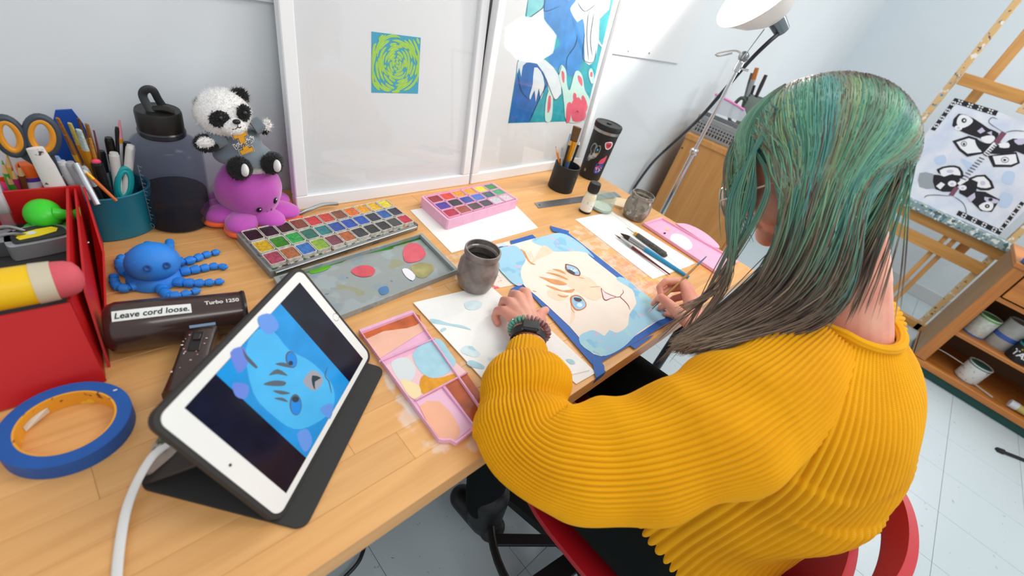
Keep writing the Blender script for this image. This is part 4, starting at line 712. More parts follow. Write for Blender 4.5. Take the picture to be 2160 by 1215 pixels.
# blue scraper
bs = [PY(x, y, .925) for x, y in ((117, 233), (152, 231), (176, 262), (192, 300), (150, 420), (120, 420), (112, 258))]
MB().loft([[tuple(p) for p in bs], [tuple(p + [0, .003, 0]) for p in bs]]).single('scraper', M('#1f4fa8', .4), 'flat blue plastic scraper standing behind the brushes', 'scraper', smooth=0)
# scissors
def scissors(label, loops, tip, Y, grey='#3c4650', inner='#e0962a', sc=1.0):
    t = thing('scissors', label, 'scissors', tuple(PY(*tip, Y)))
    for (x, y, rx, ry, rot) in loops:
        pts = [PY(x + math.cos(a) * rx * math.cos(rot) - math.sin(a) * ry * math.sin(rot), y + math.cos(a) * rx * math.sin(rot) + math.sin(a) * ry * math.cos(rot), Y) for a in np.linspace(0, 2 * math.pi, 26, endpoint=False)]
        k = MB().tube(pts, .0055 * sc, 10, closed=True, up=(0, 1, 0)).build('handle_loop', M(grey, .45), t)
        pts2 = [PY(x + .8 * (math.cos(a) * rx * math.cos(rot) - math.sin(a) * ry * math.sin(rot)), y + .8 * (math.cos(a) * rx * math.sin(rot) + math.sin(a) * ry * math.cos(rot)), Y - .002) for a in np.linspace(0, 2 * math.pi, 26, endpoint=False)]
        MB().tube(pts2, .0042 * sc, 10, closed=True, up=(0, 1, 0)).build('loop_lining', M(inner, .45), k)
        e = PY(x + ry * .9 * -math.sin(rot), y + ry * .9 * math.cos(rot), Y); MB().bar(e, PY(*tip, Y), .011 * sc, .003, (0, 1, 0)).build('shank', M(grey, .4), t)
    e = PY(*tip, Y); MB().bar(e, e + np.array([.01, 0, -.07]), .012 * sc, .002, (0, 1, 0)).build('blade', STEEL, t); return t
scissors('large scissors with grey and orange loops at the left end of the desk', [(20, 287, 24, 42, -.55), (88, 286, 30, 40, -.35)], (122, 372), .86)
scissors('scissors with turquoise loop standing at the right of the teal bin', [(262, 388, 15, 34, .1)], (250, 430), .87, '#1a9a9e', '#1aa5a8', .7)
MB().tube([PY(73, 312, .85), PY(95, 350, .852), PY(120, 400, .855)], [.009, .011, .012], 14, flat=.4, up=(0, 1, 0)).single('utility_knife', splatter('#e9e6e4', [('#4a3a3a', 70, .63, 3)], .45, key='_knife'), 'white utility knife handle below the orange scissors loop', 'knife')
# orange cup with coloured pencils
oc = thing('pencil_cup', 'orange cup of coloured pencils at the left edge', 'cup', (-.062, .90, TOP)); 
MB().hollow([(.03, 0), (.036, .085), (.0345, .085), (.029, .004), (.0001, .004), (.0001, 0)], (-.05, .90, TOP), 32).build('cup_body', M('#e2561c', .4), oc)
for i, (x, y, hx, nm) in enumerate(((14, 322, '#d8b23a', 'mustard'), (4, 338, '#3aa84a', 'green'), (24, 352, '#c03a70', 'magenta'), (38, 345, '#7a4a2a', 'brown'), (10, 366, '#4ab03a', 'lime green'))):
    b = PY(x, y, .885); a = np.array([-.058 + .006 * i, .90, TOP + .008]); stick('coloured_pencil', nm + ' coloured pencil in the orange cup', 'pencil', a, b, [('shaft', 0, .84, .0038, .0038, M(hx, .4)), ('wood_cone', .84, .95, .0038, .0014, WD), ('lead', .95, 1, .0014, .0004, M(hx, .5))], 6, group='coloured pencils in the orange cup')
# ---------------------------------------------------------------- red desk caddy and what lies on it
RED = M('#c2191c', .42, var=.06, vs=8); rb = thing('red_caddy', 'red desk caddy with a black top tray and side slots', 'caddy', (-.15, .7, TOP))
def panel(pts, th, m, nm):
    p = [np.array(q) + [0, 0, TOP] for q in pts]; n_ = np.cross(p[1] - p[0], p[2] - p[0]); n_ /= np.linalg.norm(n_); MB().loft([[tuple(q) for q in p], [tuple(q + n_ * th) for q in p]]).build(nm, m, rb, 20)
panel([(-.42, .556, .001), (-.019, .54, .001), (-.024, .582, .1), (-.42, .598, .1)], .004, RED, 'front_panel')
panel([(-.42, .852, .001), (.026, .848, .001), (.026, .848, .107), (-.42, .852, .107)], .004, RED, 'back_panel')
panel([(-.022, .545, .001), (.010, .845, .001), (.010, .845, .106), (-.026, .585, .1)], .003, RED, 'side_panel')
panel([(-.014, .56, .001), (.018, .844, .001), (.018, .844, .104), (-.010, .61, .088)], .0025, RED, 'side_panel'); panel([(-.006, .62, .001), (.028, .842, .001), (.028, .842, .106), (.022, .727, .062)], .0025, RED, 'side_panel')
panel([(-.42, .60, .052), (-.024, .585, .052), (.010, .844, .052), (-.42, .848, .052)], .003, M('#2b2b2c', .7), 'top_tray'); panel([(-.022, .55, .002), (-.008, .62, .002), (.028, .842, .002), (.010, .844, .002)], .002, M('#1c2238', .6), 'slot_floor')
# giant pencil
pA_, pB_ = np.array([-.42, .609, TOP + .124]), np.array([-.004, .594, TOP + .124]); gp = thing('giant_pencil', 'giant yellow novelty pencil with pink eraser lying on the red caddy', 'pencil', tuple((pA_ + pB_) / 2)); L_ = pB_ - pA_
tpx = lambda x: (P(x, 597, .124)[0] - pA_[0]) / L_[0]; t1_, t2_ = tpx(72), tpx(118)
MB().tube([pA_, pA_ + L_ * t1_], .0225, 24).build('shaft', M('#eec011', .4), gp); MB().tube([pA_ + L_ * t1_, pA_ + L_ * t2_], [.0232, .0226], 24).build('ferrule', M('#cfc3a9', .5, var=.1, vs=30), gp)
MB().tube([pA_ + L_ * (t2_ - .02 + (1.02 - t2_) * q) for q in (0, .35, .6, .8, .93, .985)], [.0215, .0215, .0205, .0175, .011, .003], 24).build('eraser', M('#cf5560', .7), gp, 60)
# glue stick, tape measure, green toy, ball, dispenser
g0 = P(80, 425, .057); t = thing('glue_stick', 'glue stick with orange cap and purple label in the caddy', 'glue stick', tuple(g0)); gd = np.array([.05, .1, 1.0]); gd /= np.linalg.norm(gd)
MB().tube([g0, g0 + gd * .012], .0125, 24).build('base', M('#f07a1e', .4), t); MB().tube([g0 + gd * .012, g0 + gd * .036], .0122, 24).build('label_wrap', splatter('#e8e6ee', [('#3a2a80', 60, .52, 2), ('#f08a2a', 50, .64, 5)], .4, key='_glue'), t); MB().tube([g0 + gd * .036, g0 + gd * .042], .0125, 24).build('purple_band', M('#5a3fa0', .4), t); MB().tube([g0 + gd * .042, g0 + gd * .058, g0 + gd * .061], [.0118, .0118, .010], 24).build('cap', M('#f0651a', .4), t)
tm0 = P(92, 520, .056); t = thing('tape_measure', 'silver tape measure with a yellow label in the red caddy', 'tape measure', tuple(tm0)); Rz = lambda a: np.array([[math.cos(a), -math.sin(a), 0], [math.sin(a), math.cos(a), 0], [0, 0, 1]])
ol = cr([(-.034, -.018), (-.03, .012), (-.012, .022), (.014, .02), (.032, .006), (.034, -.016), (.02, -.022), (-.02, -.023)], 4, True); ol = [(a[0], a[1]) for a in ol]; Tm = Rz(.12)
MB().prism(ol, .022, T=Tm, c=tm0).build('case', M('#b9bcc0', .3, .6), t); MB().prism([(a * .8, b * .78) for a, b in ol], .002, T=Tm, c=tm0 + [0, 0, .022]).build('face_plate', M('#2a2b2d', .5), t)
flat([([(-.02, -.012), (.018, -.006), (.016, .008), (-.016, .004)], 0, 0, 2), (oval(-.006, .0, .005, .004), 1, 1, 0)], lambda a, b, h: tm0 + Tm @ np.array([a, b, .024 + h]), 'label', [M('#e9d01e', .5), M('#d9dcd8', .5)], t); MB().bar(tm0 + Tm @ np.array([.03, -.016, .004]), tm0 + Tm @ np.array([.046, -.014, .004]), .010, .002).build('tape_hook', STEEL, t)
gt = P(105, 485, .056); GRN = M('#3ccf2e', .35); t = thing('green_squirt_toy', 'bright green rubber squirt toy with a flared spout on the caddy', 'toy', tuple(gt)); gb = PY(92, 452, gt[1] - .002)
MB().ell(gb, (.0265, .021, .0205), fr((.1, 0, 1)), n=28, k=16).build('bulb', GRN, t, 60); s1 = PY(112, 452, gb[1] - .012); s2 = PY(170, 452, gb[1] - .014)
MB().tube([s1, s1 + (s2 - s1) * .5, s1 + (s2 - s1) * .75, s1 + (s2 - s1) * .9, s2, s1 + (s2 - s1) * .97, s1 + (s2 - s1) * .8], [.011, .0062, .0065, .0095, .0108, .0085, .004], 20).build('spout', GRN, t, 60)
MB().tube([gb + [0, 0, -.016], gt + [0, 0, .003]], [.009, .012], 18).ell(gt + [.02, -.006, .006], (.016, .008, .006), n=14).ell(gt + [-.014, .004, .006], (.012, .008, .006), n=14).build('foot', GRN, t, 60)
MB().ell(P(-2, 402, .074), .0145, n=24, k=14).single('rubber_ball', M('#f0307c', .5), 'hot pink rubber ball at the left edge of the caddy', 'ball')
td = P(22, 470, .056); t = thing('tape_dispenser', 'clear plastic tape dispenser standing in the red caddy', 'tape dispenser', tuple(td)); CL = tintmat('#c9bfc6', '#f2eef2', .7, '_clear')
MB().box(td + [-.0, .0, .03], (.012, .075, .06), b=.003).build('shell', CL, t); MB().hollow([(.012, -.006), (.022, -.006), (.022, .006), (.012, .006)], td + [0, .01, .034], 28, T=fr((1, 0, 0))).build('tape_core', M('#e3dfdc', .5), t)
bc_ = P(8, 528, .056); t = thing('binder_clip', 'silver metal clip beside the tape measure', 'clip', tuple(bc_)); MB().prism([(-.03, -.014), (.012, -.016), (.02, 0), (.012, .016), (-.03, .014)], .022, c=bc_).build('jaw', M('#aeb2b6', .3, .9), t)
for s in (-1, 1): MB().tube(cr([bc_ + [-.02, s * .012, .022], bc_ + [.01, s * .010, .03], bc_ + [.03, s * .004, .02]], 5), .0022, 8).build('lever', STEEL, t)
# ---------------------------------------------------------------- blue jointed octopus
BLU = M('#2a86e4', .5, bump=.25, bs=900); ob = P(328, 592); t = thing('jointed_octopus', 'blue printed octopus toy with jointed tentacles', 'toy', tuple(ob))
hcn = PY(322, 550, ob[1] + .002); rings = []
for i in range(15):
    th = math.pi * (i + .15) / 14.3; r = .0355 * math.sin(min(th, math.pi)) * (1 + .12 * math.cos(th)); z = -.029 * math.cos(th)
    rings.append([hcn + np.array([r * math.cos(a), r * .92 * math.sin(a), z]) for a in np.linspace(0, 2 * math.pi, 32, endpoint=False)])
hd = MB().loft(rings).build('head', BLU, t, 60); MB().lathe([(.02, 0), (.036, .002), (.034, .012), (.024, .02), (.018, .026)], ob + [0, .004, 0], 28).build('base_ring', BLU, t, 60)
for x, y in ((311, 566), (352, 560)): c = PY(x, y, hcn[1] - .029); MB().lathe([(.0045, 0), (.0052, .001), (.0052, .002), (.0036, .0025), (.0001, .001)], c, 16, T=fr(CAM - c)).build('eye', M('#124a92', .5), hd)
sg = MB().loft([[(x, r * math.cos(a), max(-.0068, r * .85 * math.sin(a))) for a in np.linspace(0, 2 * math.pi, 14, endpoint=False)] for x, r in ((-.008, .0045), (-.0075, .0068), (-.001, .0085), (.004, .0078), (.0045, .0045), (.0075, .0038), (.009, .0015))]).mesh('segment', BLU, smooth=50)
for path in ([(372, 552), (402, 548), (432, 536), (466, 527)], [(385, 572), (420, 566), (455, 559), (482, 562)], [(372, 594), (405, 596), (440, 594), (475, 590)], [(338, 606), (356, 622), (390, 618), (425, 607)], [(306, 592), (280, 603), (255, 606), (242, 596), (238, 575)], [(286, 578), (262, 572), (252, 553), (258, 540), (286, 531)], [(318, 530), (313, 520), (311, 508)], [(352, 532), (357, 516), (357, 503)]):
    c = np.array([P(*q, .008) for q in path]); q = np.array(cr(c, 24)); d = np.concatenate([[0], np.cumsum(np.linalg.norm(np.diff(q, axis=0), axis=1))]); n_ = max(2, int(d[-1] / .0122))
    for k in range(n_):
        s = (k + .4) / n_ * d[-1]; p = np.array([np.interp(s, d, q[:, i]) for i in range(3)]); p2 = np.array([np.interp(min(s + .004, d[-1]), d, q[:, i]) for i in range(3)]); p3 = np.array([np.interp(max(s - .004, 0), d, q[:, i]) for i in range(3)])
        o = put(sg, 'tentacle_segment', t, (p[0], p[1], TOP + .0075), (0, 0, math.atan2(*(p2 - p3)[[1, 0]]))); f_ = 1.05 - .38 * k / n_; o.scale = (f_ * 1.02, f_, f_); o.location.z = -(ob[2] - TOP) + .0072 * f_
# ---------------------------------------------------------------- hair dryer
BRN = M('#3b2722', .25, coat=.4, var=.12, vs=8); dA = P(224, 694, .034); dB = P(515, 656, .030); de = dB - dA; dL = np.linalg.norm(de); de /= dL; t = thing('hair_dryer', 'dark brown hair dryer lying behind the tablet', 'hair dryer', tuple((dA + dB) / 2 * [1, 1, 0] + [0, 0, TOP]))
DT = fr(de, (0, 0, 1)); prof = [(.026, 0), (.031, .004), (.034, .012), (.0335, .06), (.031, dL * .62), (.0305, dL * .66), (.0300, dL)]; 
MB().lathe(prof, dA, 40, T=DT).build('barrel', BRN, t); MB().hollow([(.0302, dL * .985), (.0312, dL), (.0302, dL + .003), (.026, dL + .003), (.026, dL - .02), (.0285, dL - .02)], dA, 36, T=DT).build('nozzle_rim', M('#241715', .3), t); MB().lathe([(.0262, dL + .0005), (.0001, dL + .0006)], dA, 30, T=DT).build('nozzle_grille', M('#0f0b0a', .6), t)
hA = dA + de * dL * .70 + np.array([0, 0, -.006]); hB = P(388, 838, .016); hd_ = hB - hA; hL = np.linalg.norm(hd_); hn_ = hd_ / hL; hx = np.cross(hn_, [0, 0, 1]); hx /= np.linalg.norm(hx); hz = np.cross(hx, hn_)
rings = []
for k in range(9):
    u = k / 8; c = hA + hd_ * u; a_, b_ = .0215 - .003 * math.sin(u * 3) + .001 * u, .0165; rings.append([c + hx * a_ * np.sign(math.cos(q)) * abs(math.cos(q)) ** .55 + hz * b_ * np.sign(math.sin(q)) * abs(math.sin(q)) ** .55 for q in np.linspace(0, 2 * math.pi, 28, endpoint=False)])
hn2 = MB().loft(rings).build('handle', BRN, t); HTm = np.array([hx, hn_, hz]).T
MB().box(hA + hd_ * .42 + hz * .0168, (.0135, .034, .003), HTm, .001).build('switch_plate', M('#1b1413', .35), hn2); sw = MB().box(hA + hd_ * .38 + hz * .019, (.009, .010, .004), HTm, .001).build('switch', M('#2f2624', .35), hn2)
sh = [(oval(rnd.uniform(-.016, .016), rnd.uniform(.1, .95) * hL, rnd.uniform(.0006, .0016), rnd.uniform(.0006, .0016), 7), rnd.choice((0, 0, 1)), 0, 0) for k in range(22)] + [([(-.004, .018), (.002, .012), (.012, .013), (.006, .019), (.010, .026), (.003, .030), (.0, .022)], 2, 0, 2)]
flat(sh, lambda a, b, h: hA + hx * a + hn_ * b + hz * (.0166 + h), 'paint_fleck', [M('#d9a9a0', .5), M('#e8dcd8', .5), M('#c9b83a', .5)], hn2)
mid = dA + de * dL * .4; cn = CAM - mid; cn -= de * (cn @ de); cn /= np.linalg.norm(cn); ct = np.cross(cn, de); Rb = lambda u: np.interp(u, [0, .012, .06, dL * .62, dL], [.031, .034, .0335, .031, .030])
df = lambda u0, v0: (lambda a, b, h: dA + de * (u0 + a) + (Rb(u0 + a) + h) * (cn * math.cos((v0 + b) / .032) + ct * math.sin((v0 + b) / .032)))
lb = flat([([(-.041, -.0068), (.041, -.0068), (.041, .0068), (-.041, .0068)], 0, 0, 0)], df(.052, .014), 'sticker', [M('#e6e8e4', .5)], t, sub=5, base=.0008)
lettering('Leave cord loose.', .0106, df(.052, .0135), 'sticker_text', M('#1c1c1c', .6), lb, .0013, offset=.0002, shear=.15, space=1.02); lettering('Turbo 1250', .0085, df(dL * .83, .019), 'turbo_text', M('#d9d2cc', .5), t, .0008, offset=.0003)
MB().box(dA + de * dL * .66 + cn * .0312 - ct * .012, (.03, .004, .0012), np.array([de, ct, cn]).T, .0003).build('trim_line', M('#6a86a8', .3), t)
# ---------------------------------------------------------------- tablet on a folio stand
tA = np.array([.0765, .2545, TOP + .009]); tB = np.array([.2778, .4188, TOP + .009]); te = tB - tA; te /= np.linalg.norm(te); tn0 = np.array([-te[1], te[0], 0]); tl = math.radians(50); tw = tn0 * math.cos(tl) + np.array([0, 0, 1]) * math.sin(tl); tn = np.cross(te, tw); TT = np.array([te, tw, tn]).T
TW, TH = .256, .168; tt = thing('tablet', 'white tablet in a black folio case showing a photo of the cat painting', 'tablet', tuple(tA + te * TW / 2)); S3 = lambda u, v, d=0: tA + te * u + tw * v + tn * d
def rrect(u0, u1, v0, v1, r, n=6):
    out = []
    for cx, cy, a0 in ((u1 - r, v1 - r, 0), (u0 + r, v1 - r, 90), (u0 + r, v0 + r, 180), (u1 - r, v0 + r, 270)):
        for k in range(n + 1): a = math.radians(a0 + 90 * k / n); out.append((cx + r * math.cos(a), cy + r * math.sin(a)))
    return out
CASE = M('#2f2e2d', .7); MB().prism(rrect(-.005, TW + .005, -.005, TH + .005, .014), .0085, T=TT, c=S3(0, 0, -.0095)).build('case_shell', CASE, tt)
MB().prism(rrect(0, TW, 0, TH, .011), .0012, T=TT, c=S3(0, 0, -.0012)).build('front_glass', M('#e9e9e6', .18, coat=.3), tt)
def uvT(p): v = PL(*p, tA + tn * .0003, tn) - tA; return (v @ te, v @ tw)
zs = lambda pts: [uvT(p) for p in ZM(200, 560, .5392, pts)]
scr = lambda c, e, **k: M(c, .12, emit=e, **k)
q4 = [np.array(a) for a in zs([(800, 70), (350, 555), (750, 893), (1050, 360)])]; u0 = (q4[1][0] + q4[2][0]) / 2; u1 = (q4[0][0] + q4[3][0]) / 2; v0 = (q4[2][1] + q4[3][1]) / 2; v1 = (q4[0][1] + q4[1][1]) / 2
MB().prism([(u0, v0), (u1, v0), (u1, v1), (u0, v1)], .0002, T=TT, c=S3(0, 0, .0001)).build('display', scr('#15172c', .25, var=.7, vs=28, hex2='#0c0a10'), tt)
pu = [a[0] for a in zs([(725, 155), (470, 430), (825, 745), (1000, 455)])]; pu0 = (pu[1] + pu[2]) / 2; pu1 = (pu[0] + pu[3]) / 2
sm_ = [scr('#1d84c6', .26, var=.2, vs=30), scr('#5a86cc', .22), scr('#3f9fd2', .28, var=.1, vs=30), scr('#4f5a66', .1), scr('#0f74c4', .3), scr('#20303a', .1), scr('#8f8f98', .2), scr('#5f78c4', .22), scr('#d8e8ee', .6)]
sh = [([(pu0, v0 + .0003), (pu1, v0 + .0003), (pu1, v1 - .0003), (pu0, v1 - .0003)], 0, 0, 0), (zs([(590, 330), (640, 250), (700, 260), (760, 330), (850, 380), (930, 470), (930, 560), (860, 620), (780, 640), (700, 590), (620, 500)]), 2, 1, 3)]
sh += [(zs(p), i, 2, 3) for p, i in (([(640, 200), (690, 190), (720, 240), (680, 270), (645, 240)], 1), ([(530, 340), (580, 320), (600, 380), (560, 420)], 7), ([(540, 460), (600, 470), (590, 520), (550, 510)], 7), ([(790, 660), (830, 640), (850, 690), (820, 730)], 1), ([(880, 560), (930, 540), (920, 600)], 1))]
sh += [(zs(p), 3, 3, 3) for p in ([(658, 465), (700, 450), (745, 455), (740, 470), (700, 472)], [(680, 430), (715, 405), (755, 432), (715, 425)], [(705, 385), (740, 380), (770, 400), (735, 395)], [(695, 490), (730, 490), (765, 500), (730, 505)], [(700, 520), (735, 518), (755, 535)], [(575, 318), (590, 345), (635, 395), (625, 400), (590, 365)])]
sh += [(zs(oval(768, 368, 22, 34, 18, -.25)), 3, 3, 0), (zs(oval(770, 368, 18, 29, 18, -.25)), 4, 4, 0), (zs(oval(766, 382, 9, 9, 12)), 5, 5, 0), (zs(oval(785, 545, 24, 42, 18, -.05)), 3, 3, 0), (zs(oval(786, 548, 20, 36, 18, -.05)), 4, 4, 0), (zs(oval(784, 524, 14, 12, 12)), 5, 5, 0), (zs([(815, 450), (850, 410), (885, 430), (890, 460), (860, 490), (830, 475)]), 6, 3, 3), (zs([(850, 430), (885, 440), (860, 455), (862, 488), (850, 465)]), 5, 4, 2), (zs(stroke([(912, 395), (900, 430), (915, 455), (925, 500)], 4)), 3, 4, 0)]
flat(sh, lambda a, b, h: S3(a, b, h), 'photo_on_screen', sm_, tt, step=.00006, label='blue-tinted photo of the cat painting')
hb = uvT((709, 669)); MB().hollow([(.0052, 0), (.0056, .0003), (.0060, 0), (.0060, -.0002), (.0052, -.0002)], S3(*hb, .0001), 24, T=TT).build('home_button', M('#b9bbbb', .2, .8), tt); cm = uvT((486, 981)); MB().lathe([(.0017, 0), (.0017, .0002), (.0001, .0002)], S3(*cm, .0001), 14, T=TT).build('front_camera', M('#3a4048', .2), tt)
F1 = P(642, 1119, .003); F2 = P(812, 777, .003); B1 = P(296, 1015, .003); B2 = F2 + (B1 - F1); fe = (F2 - F1) / np.linalg.norm(F2 - F1); fb = np.array([-fe[1], fe[0], 0]); fw_ = np.linalg.norm(F2 - F1); fd = (B1 - F1) @ fb
MB().prism(rrect(0, fw_, 0, fd, .013), .0035, T=np.array([fe, fb, [0, 0, 1]]).T, c=F1 * [1, 1, 0] + [0, 0, TOP + .0003]).build('folio_base', CASE, tt)
s0 = F1 * [1, 1, 0] + fb * (fd - .004) + [0, 0, TOP + .004]; bk0 = S3(0, .105, -.0105); dv = bk0 - s0; dv -= te * (dv @ te)
MB().loft([[tuple(s0 + fe * .004), tuple(s0 + fe * (fw_ - .004)), tuple(s0 + fe * (fw_ - .004) + dv), tuple(s0 + fe * .004 + dv)], [tuple(p + np.cross(fe, dv) / np.linalg.norm(dv) * .003) for p in (s0 + fe * .004, s0 + fe * (fw_ - .004), s0 + fe * (fw_ - .004) + dv, s0 + fe * .004 + dv)]]).build('folio_prop', CASE, tt, 0)
camo = splatter('#c9b6aa', [('#5f6f58', 40, .52, 2), ('#8f8a78', 55, .56, 5), ('#3f4a40', 60, .62, 7)], .8, key='_camo')
cq = [P(302, 1006, .006), P(398, 972, .006), P(352, 936, .03), P(318, 957, .03)]
cl = thing('patterned_cloth', 'pink and green patterned cloth tucked behind the tablet', 'cloth', tuple(cq[0]))
MB().loft([[tuple(p) for p in cq], [tuple(p + np.array([.004, .004, .003])) for p in cq]]).build('fold', camo, cl, 0); MB().loft([[tuple(p + np.array([.004, .012, -.002])) for p in cq], [tuple(p + np.array([.012, .016, .003])) for p in cq]]).build('fold', camo, cl, 0)
MB().tube(cr([P(352, 938, .03), P(322, 962, .03), P(292, 1010, .018), P(268, 1070, .012), P(254, 1140, .006), P(246, 1215, .004), P(240, 1320, .004)], 8), .0048, 12, flat=.3).single('charging_cable', M('#dfdedb', .5), 'flat white strap cable running from the tablet to the near edge', 'cable')
# ---------------------------------------------------------------- roll of blue tape
tr0 = np.array([-.060, .476, TOP]); t = thing('tape_roll', 'roll of blue painters tape lying at the front left', 'tape', tuple(tr0))
MB().hollow([(.0425, 0), (.0555, 0), (.0560, .0006), (.0560, .0212), (.0555, .0218), (.0425, .0218)], tr0, 72).build('tape_winding', M('#1a56a4', .55, var=.06, vs=40), t); core = MB().hollow([(.0405, .0004), (.0426, .0004), (.0426, .0215), (.0405, .0215)], tr0, 64).build('core', splatter('#e8a32a', [('#7a4a1a', 90, .64, 3), ('#f2c52a', 30, .6, 6)], .7, key='_core'), t)
rf = lambda a, b, h: (tr0[0] + (.0404 - h) * math.cos(a), tr0[1] + (.0404 - h) * math.sin(a), TOP + b); flat([([(1.9 + .1 * k, .004) for k in range(8)] + [(2.6 - .1 * k, .012) for k in range(8)], 0, 0, 0)], rf, 'core_label', [M('#d9cfc0', .6)], core)
flat([(oval(tr0[0] + .046, tr0[1] + .022, .0022, .0012), 0, 0, 0)], onz(.0219), 'paint_fleck', [M('#cfd2d0', .6)], t)
# ================================================================ behind and to the right of the desk
# ---------------------------------------------------------------- floor lamp turned to the wall
lx, ly = 1.593, .595; lamp = thing('floor_lamp', 'chrome floor lamp with white bowl shade turned up to the wall', 'lamp', (lx, ly, 0))
MB().lathe([(.13, 0), (.13, .012), (.12, .02), (.02, .026), (.014, .04)], (lx, ly, 0), 40).build('base', M('#3c3e40', .3, .7), lamp)
MB().tube([(lx, ly, .03), (lx, ly, TOP + .175)], .0095, 18).build('pole', CHROME, lamp); MB().tube([(lx, ly, TOP + .17), (lx, ly, TOP + .452)], .0062, 16).build('pole_extension', CHROME, lamp)
MB().lathe([(.012, 0), (.014, .003), (.014, .016), (.011, .020)], (lx, ly, TOP + .165), 18).build('height_collar', CHROME, lamp)
cl_ = MB().lathe([(.009, 0), (.011, .002), (.011, .03), (.008, .034)], (lx, ly, TOP + .438), 16).build('top_collar', CHROME, lamp); MB().tube([(lx, ly, TOP + .45), (lx + .012, ly - .03, TOP + .452)], .0035, 10).build('thumb_screw', CHROME, cl_)
kn = np.array([lx, ly, TOP + .482]); arm = PX(1612, 62, lx + .01); MB().ell(kn, (.012, .016, .016), n=18).build('knuckle', M('#8a8f92', .3, .8), lamp)
ad = arm - kn; sx_ = np.cross(ad, ray(1590, 90)); sx_ /= np.linalg.norm(sx_); nrm_ = np.cross(sx_, ad); nrm_ /= np.linalg.norm(nrm_)
for s in (-1, 1): MB().bar(kn + nrm_ * s * .006 - ad * .1, arm + nrm_ * s * .006, .026, .003, nrm_ if 0 else np.cross(ad, nrm_)).build('arm_plate', M('#8f979c', .3, .8), lamp)
h1 = PX(1512, 112, lx - .02); MB().tube(cr([kn, PX(1552, 107, lx - .01), h1, PX(1516, 118, lx - .02), PX(1545, 112, lx - .01)], 6), .0028, 8).build('tilt_handle', CHROME, lamp)
ax = np.array([-.68, .52, .50]); ax /= np.linalg.norm(ax); apex = PX(1636, 38, lx + .03); LT = fr(ax); Rs, Ds = .128, .098
po = [(.022, 0), (.05, .012), (.085, .042), (.108, .074), (Rs, Ds)]; pi_ = [(Rs - .002, Ds), (.106, .075), (.083, .044), (.048, .015), (.0001, .010)]
MB().hollow(po + pi_ + [(.0001, 0)], apex, 48, T=LT).build('shade', M('#e9e6e0', .35), lamp)
MB().lathe([(.016, -.05), (.021, -.047), (.024, -.01), (.024, .004)], apex, 28, T=LT).build('socket', M('#7f878c', .25, .8), lamp)
bulb = apex + ax * .062; MB().ell(bulb, .03, n=20).tube([apex + ax * .008, apex + ax * .04], .014, 14).build('bulb', M('#fff1dc', .4, emit=40), lamp)
pl_ = bpy.data.lights.new('lamp_light', 'POINT'); pl_.energy = 11; pl_.color = (1, .93, .84); pl_.shadow_soft_size = .032; po_ = bpy.data.objects.new('lamp_light', pl_); COL.objects.link(po_); po_.parent = lamp; po_.location = bulb + ax * .034 - np.array(lamp.location)
MB().tube(cr([apex - ax * .048, PX(1620, 90, lx + .02), PX(1575, 135, lx + .04), PX(1515, 205, lx + .1), PX(1470, 255, lx + .22), PY(1415, 306, .90), PY(1375, 345, .93), PY(1338, 396, .94), PY(1320, 430, .93), (1.48, .93, .05), (1.48, .85, .012)], 8), .0062, 10).build('power_cord', M('#2b3036', .5), lamp)
# ---------------------------------------------------------------- wooden cabinet with basket and mug
CW = wood('mat_cabinet_wood', '#d59a58', '#c48748', axis=2, grain=5, rough=.5); c_o = np.array([2.143, .87, 0]); cdv = np.array([.17, -.985, 0]); cdp = np.array([.985, .17, 0]) * .4; ct_ = TOP + .106; cn_ = np.cross(cdv, [0, 0, 1.0]); cn_ /= np.linalg.norm(cn_)
cb = thing('side_cabinet', 'plain wooden cabinet against the wall behind the desk corner', 'cabinet', tuple(c_o)); q2 = lambda a, b: tuple((c_o + cdv * a + cdp * b)[:2])
MB().prism([q2(0, .03), q2(.40, .03), q2(.40, 1), q2(0, 1)], ct_ - .03 - .06, c=(0, 0, .06)).build('body', CW, cb, 0); MB().prism([q2(0, 0), q2(.4, 0), q2(.4, .028), q2(0, .028)], ct_ - .022 - .001, c=(0, 0, .001)).build('side_panel', CW, cb, 0)
MB().prism([q2(-.002, -.015), q2(.41, -.015), q2(.41, 1.02), q2(-.002, 1.02)], .022, c=(0, 0, ct_ - .022)).build('top_board', CW, cb, 0); MB().prism([q2(.402, .08), q2(.412, .08), q2(.412, .96), q2(.402, .96)], ct_ - .18, c=(0, 0, .1)).build('door', CW, cb, 0)
for x, y in ((1467, 290), (1439, 312)): c = PL(x, y, c_o, cn_); MB().lathe([(.0001, 0), (.004, .0002), (.004, .0012)], c, 10, T=fr(-cdp)).build('screw_hole', BLACK, cb)
o_b = c_o + cdp * .12; bk = thing('wire_basket', 'grey perforated basket on top of the wooden cabinet', 'basket', tuple(o_b * [1, 1, 0] + cdv * .2 + [0, 0, ct_])); GB = M('#8d9092', .5)
a0, a1 = .0, .34; zt_ = .085
def bw(p, q, h0, h1, nm): d = np.array(q) - np.array(p); L = np.linalg.norm(d[:2]); MB().box((np.array(p) + np.array(q)) / 2 + [0, 0, (h0 + h1) / 2], (L, .004, h1 - h0), np.array([d / L, np.cross([0, 0, 1], d / L), [0, 0, 1]]).T, .001).build(nm, GB, bk)
cz = np.array([0, 0, ct_]); A_, B_ = o_b + cdv * a0 + cz, o_b + cdv * a1 + cz; C_, D_ = B_ + cdp * .34, A_ + cdp * .34
for p, q in ((A_, B_), (B_, C_), (C_, D_), (D_, A_)): bw(p, q, .001, .014, 'basket_base'); bw(p, q, zt_ - .02, zt_, 'basket_rim')
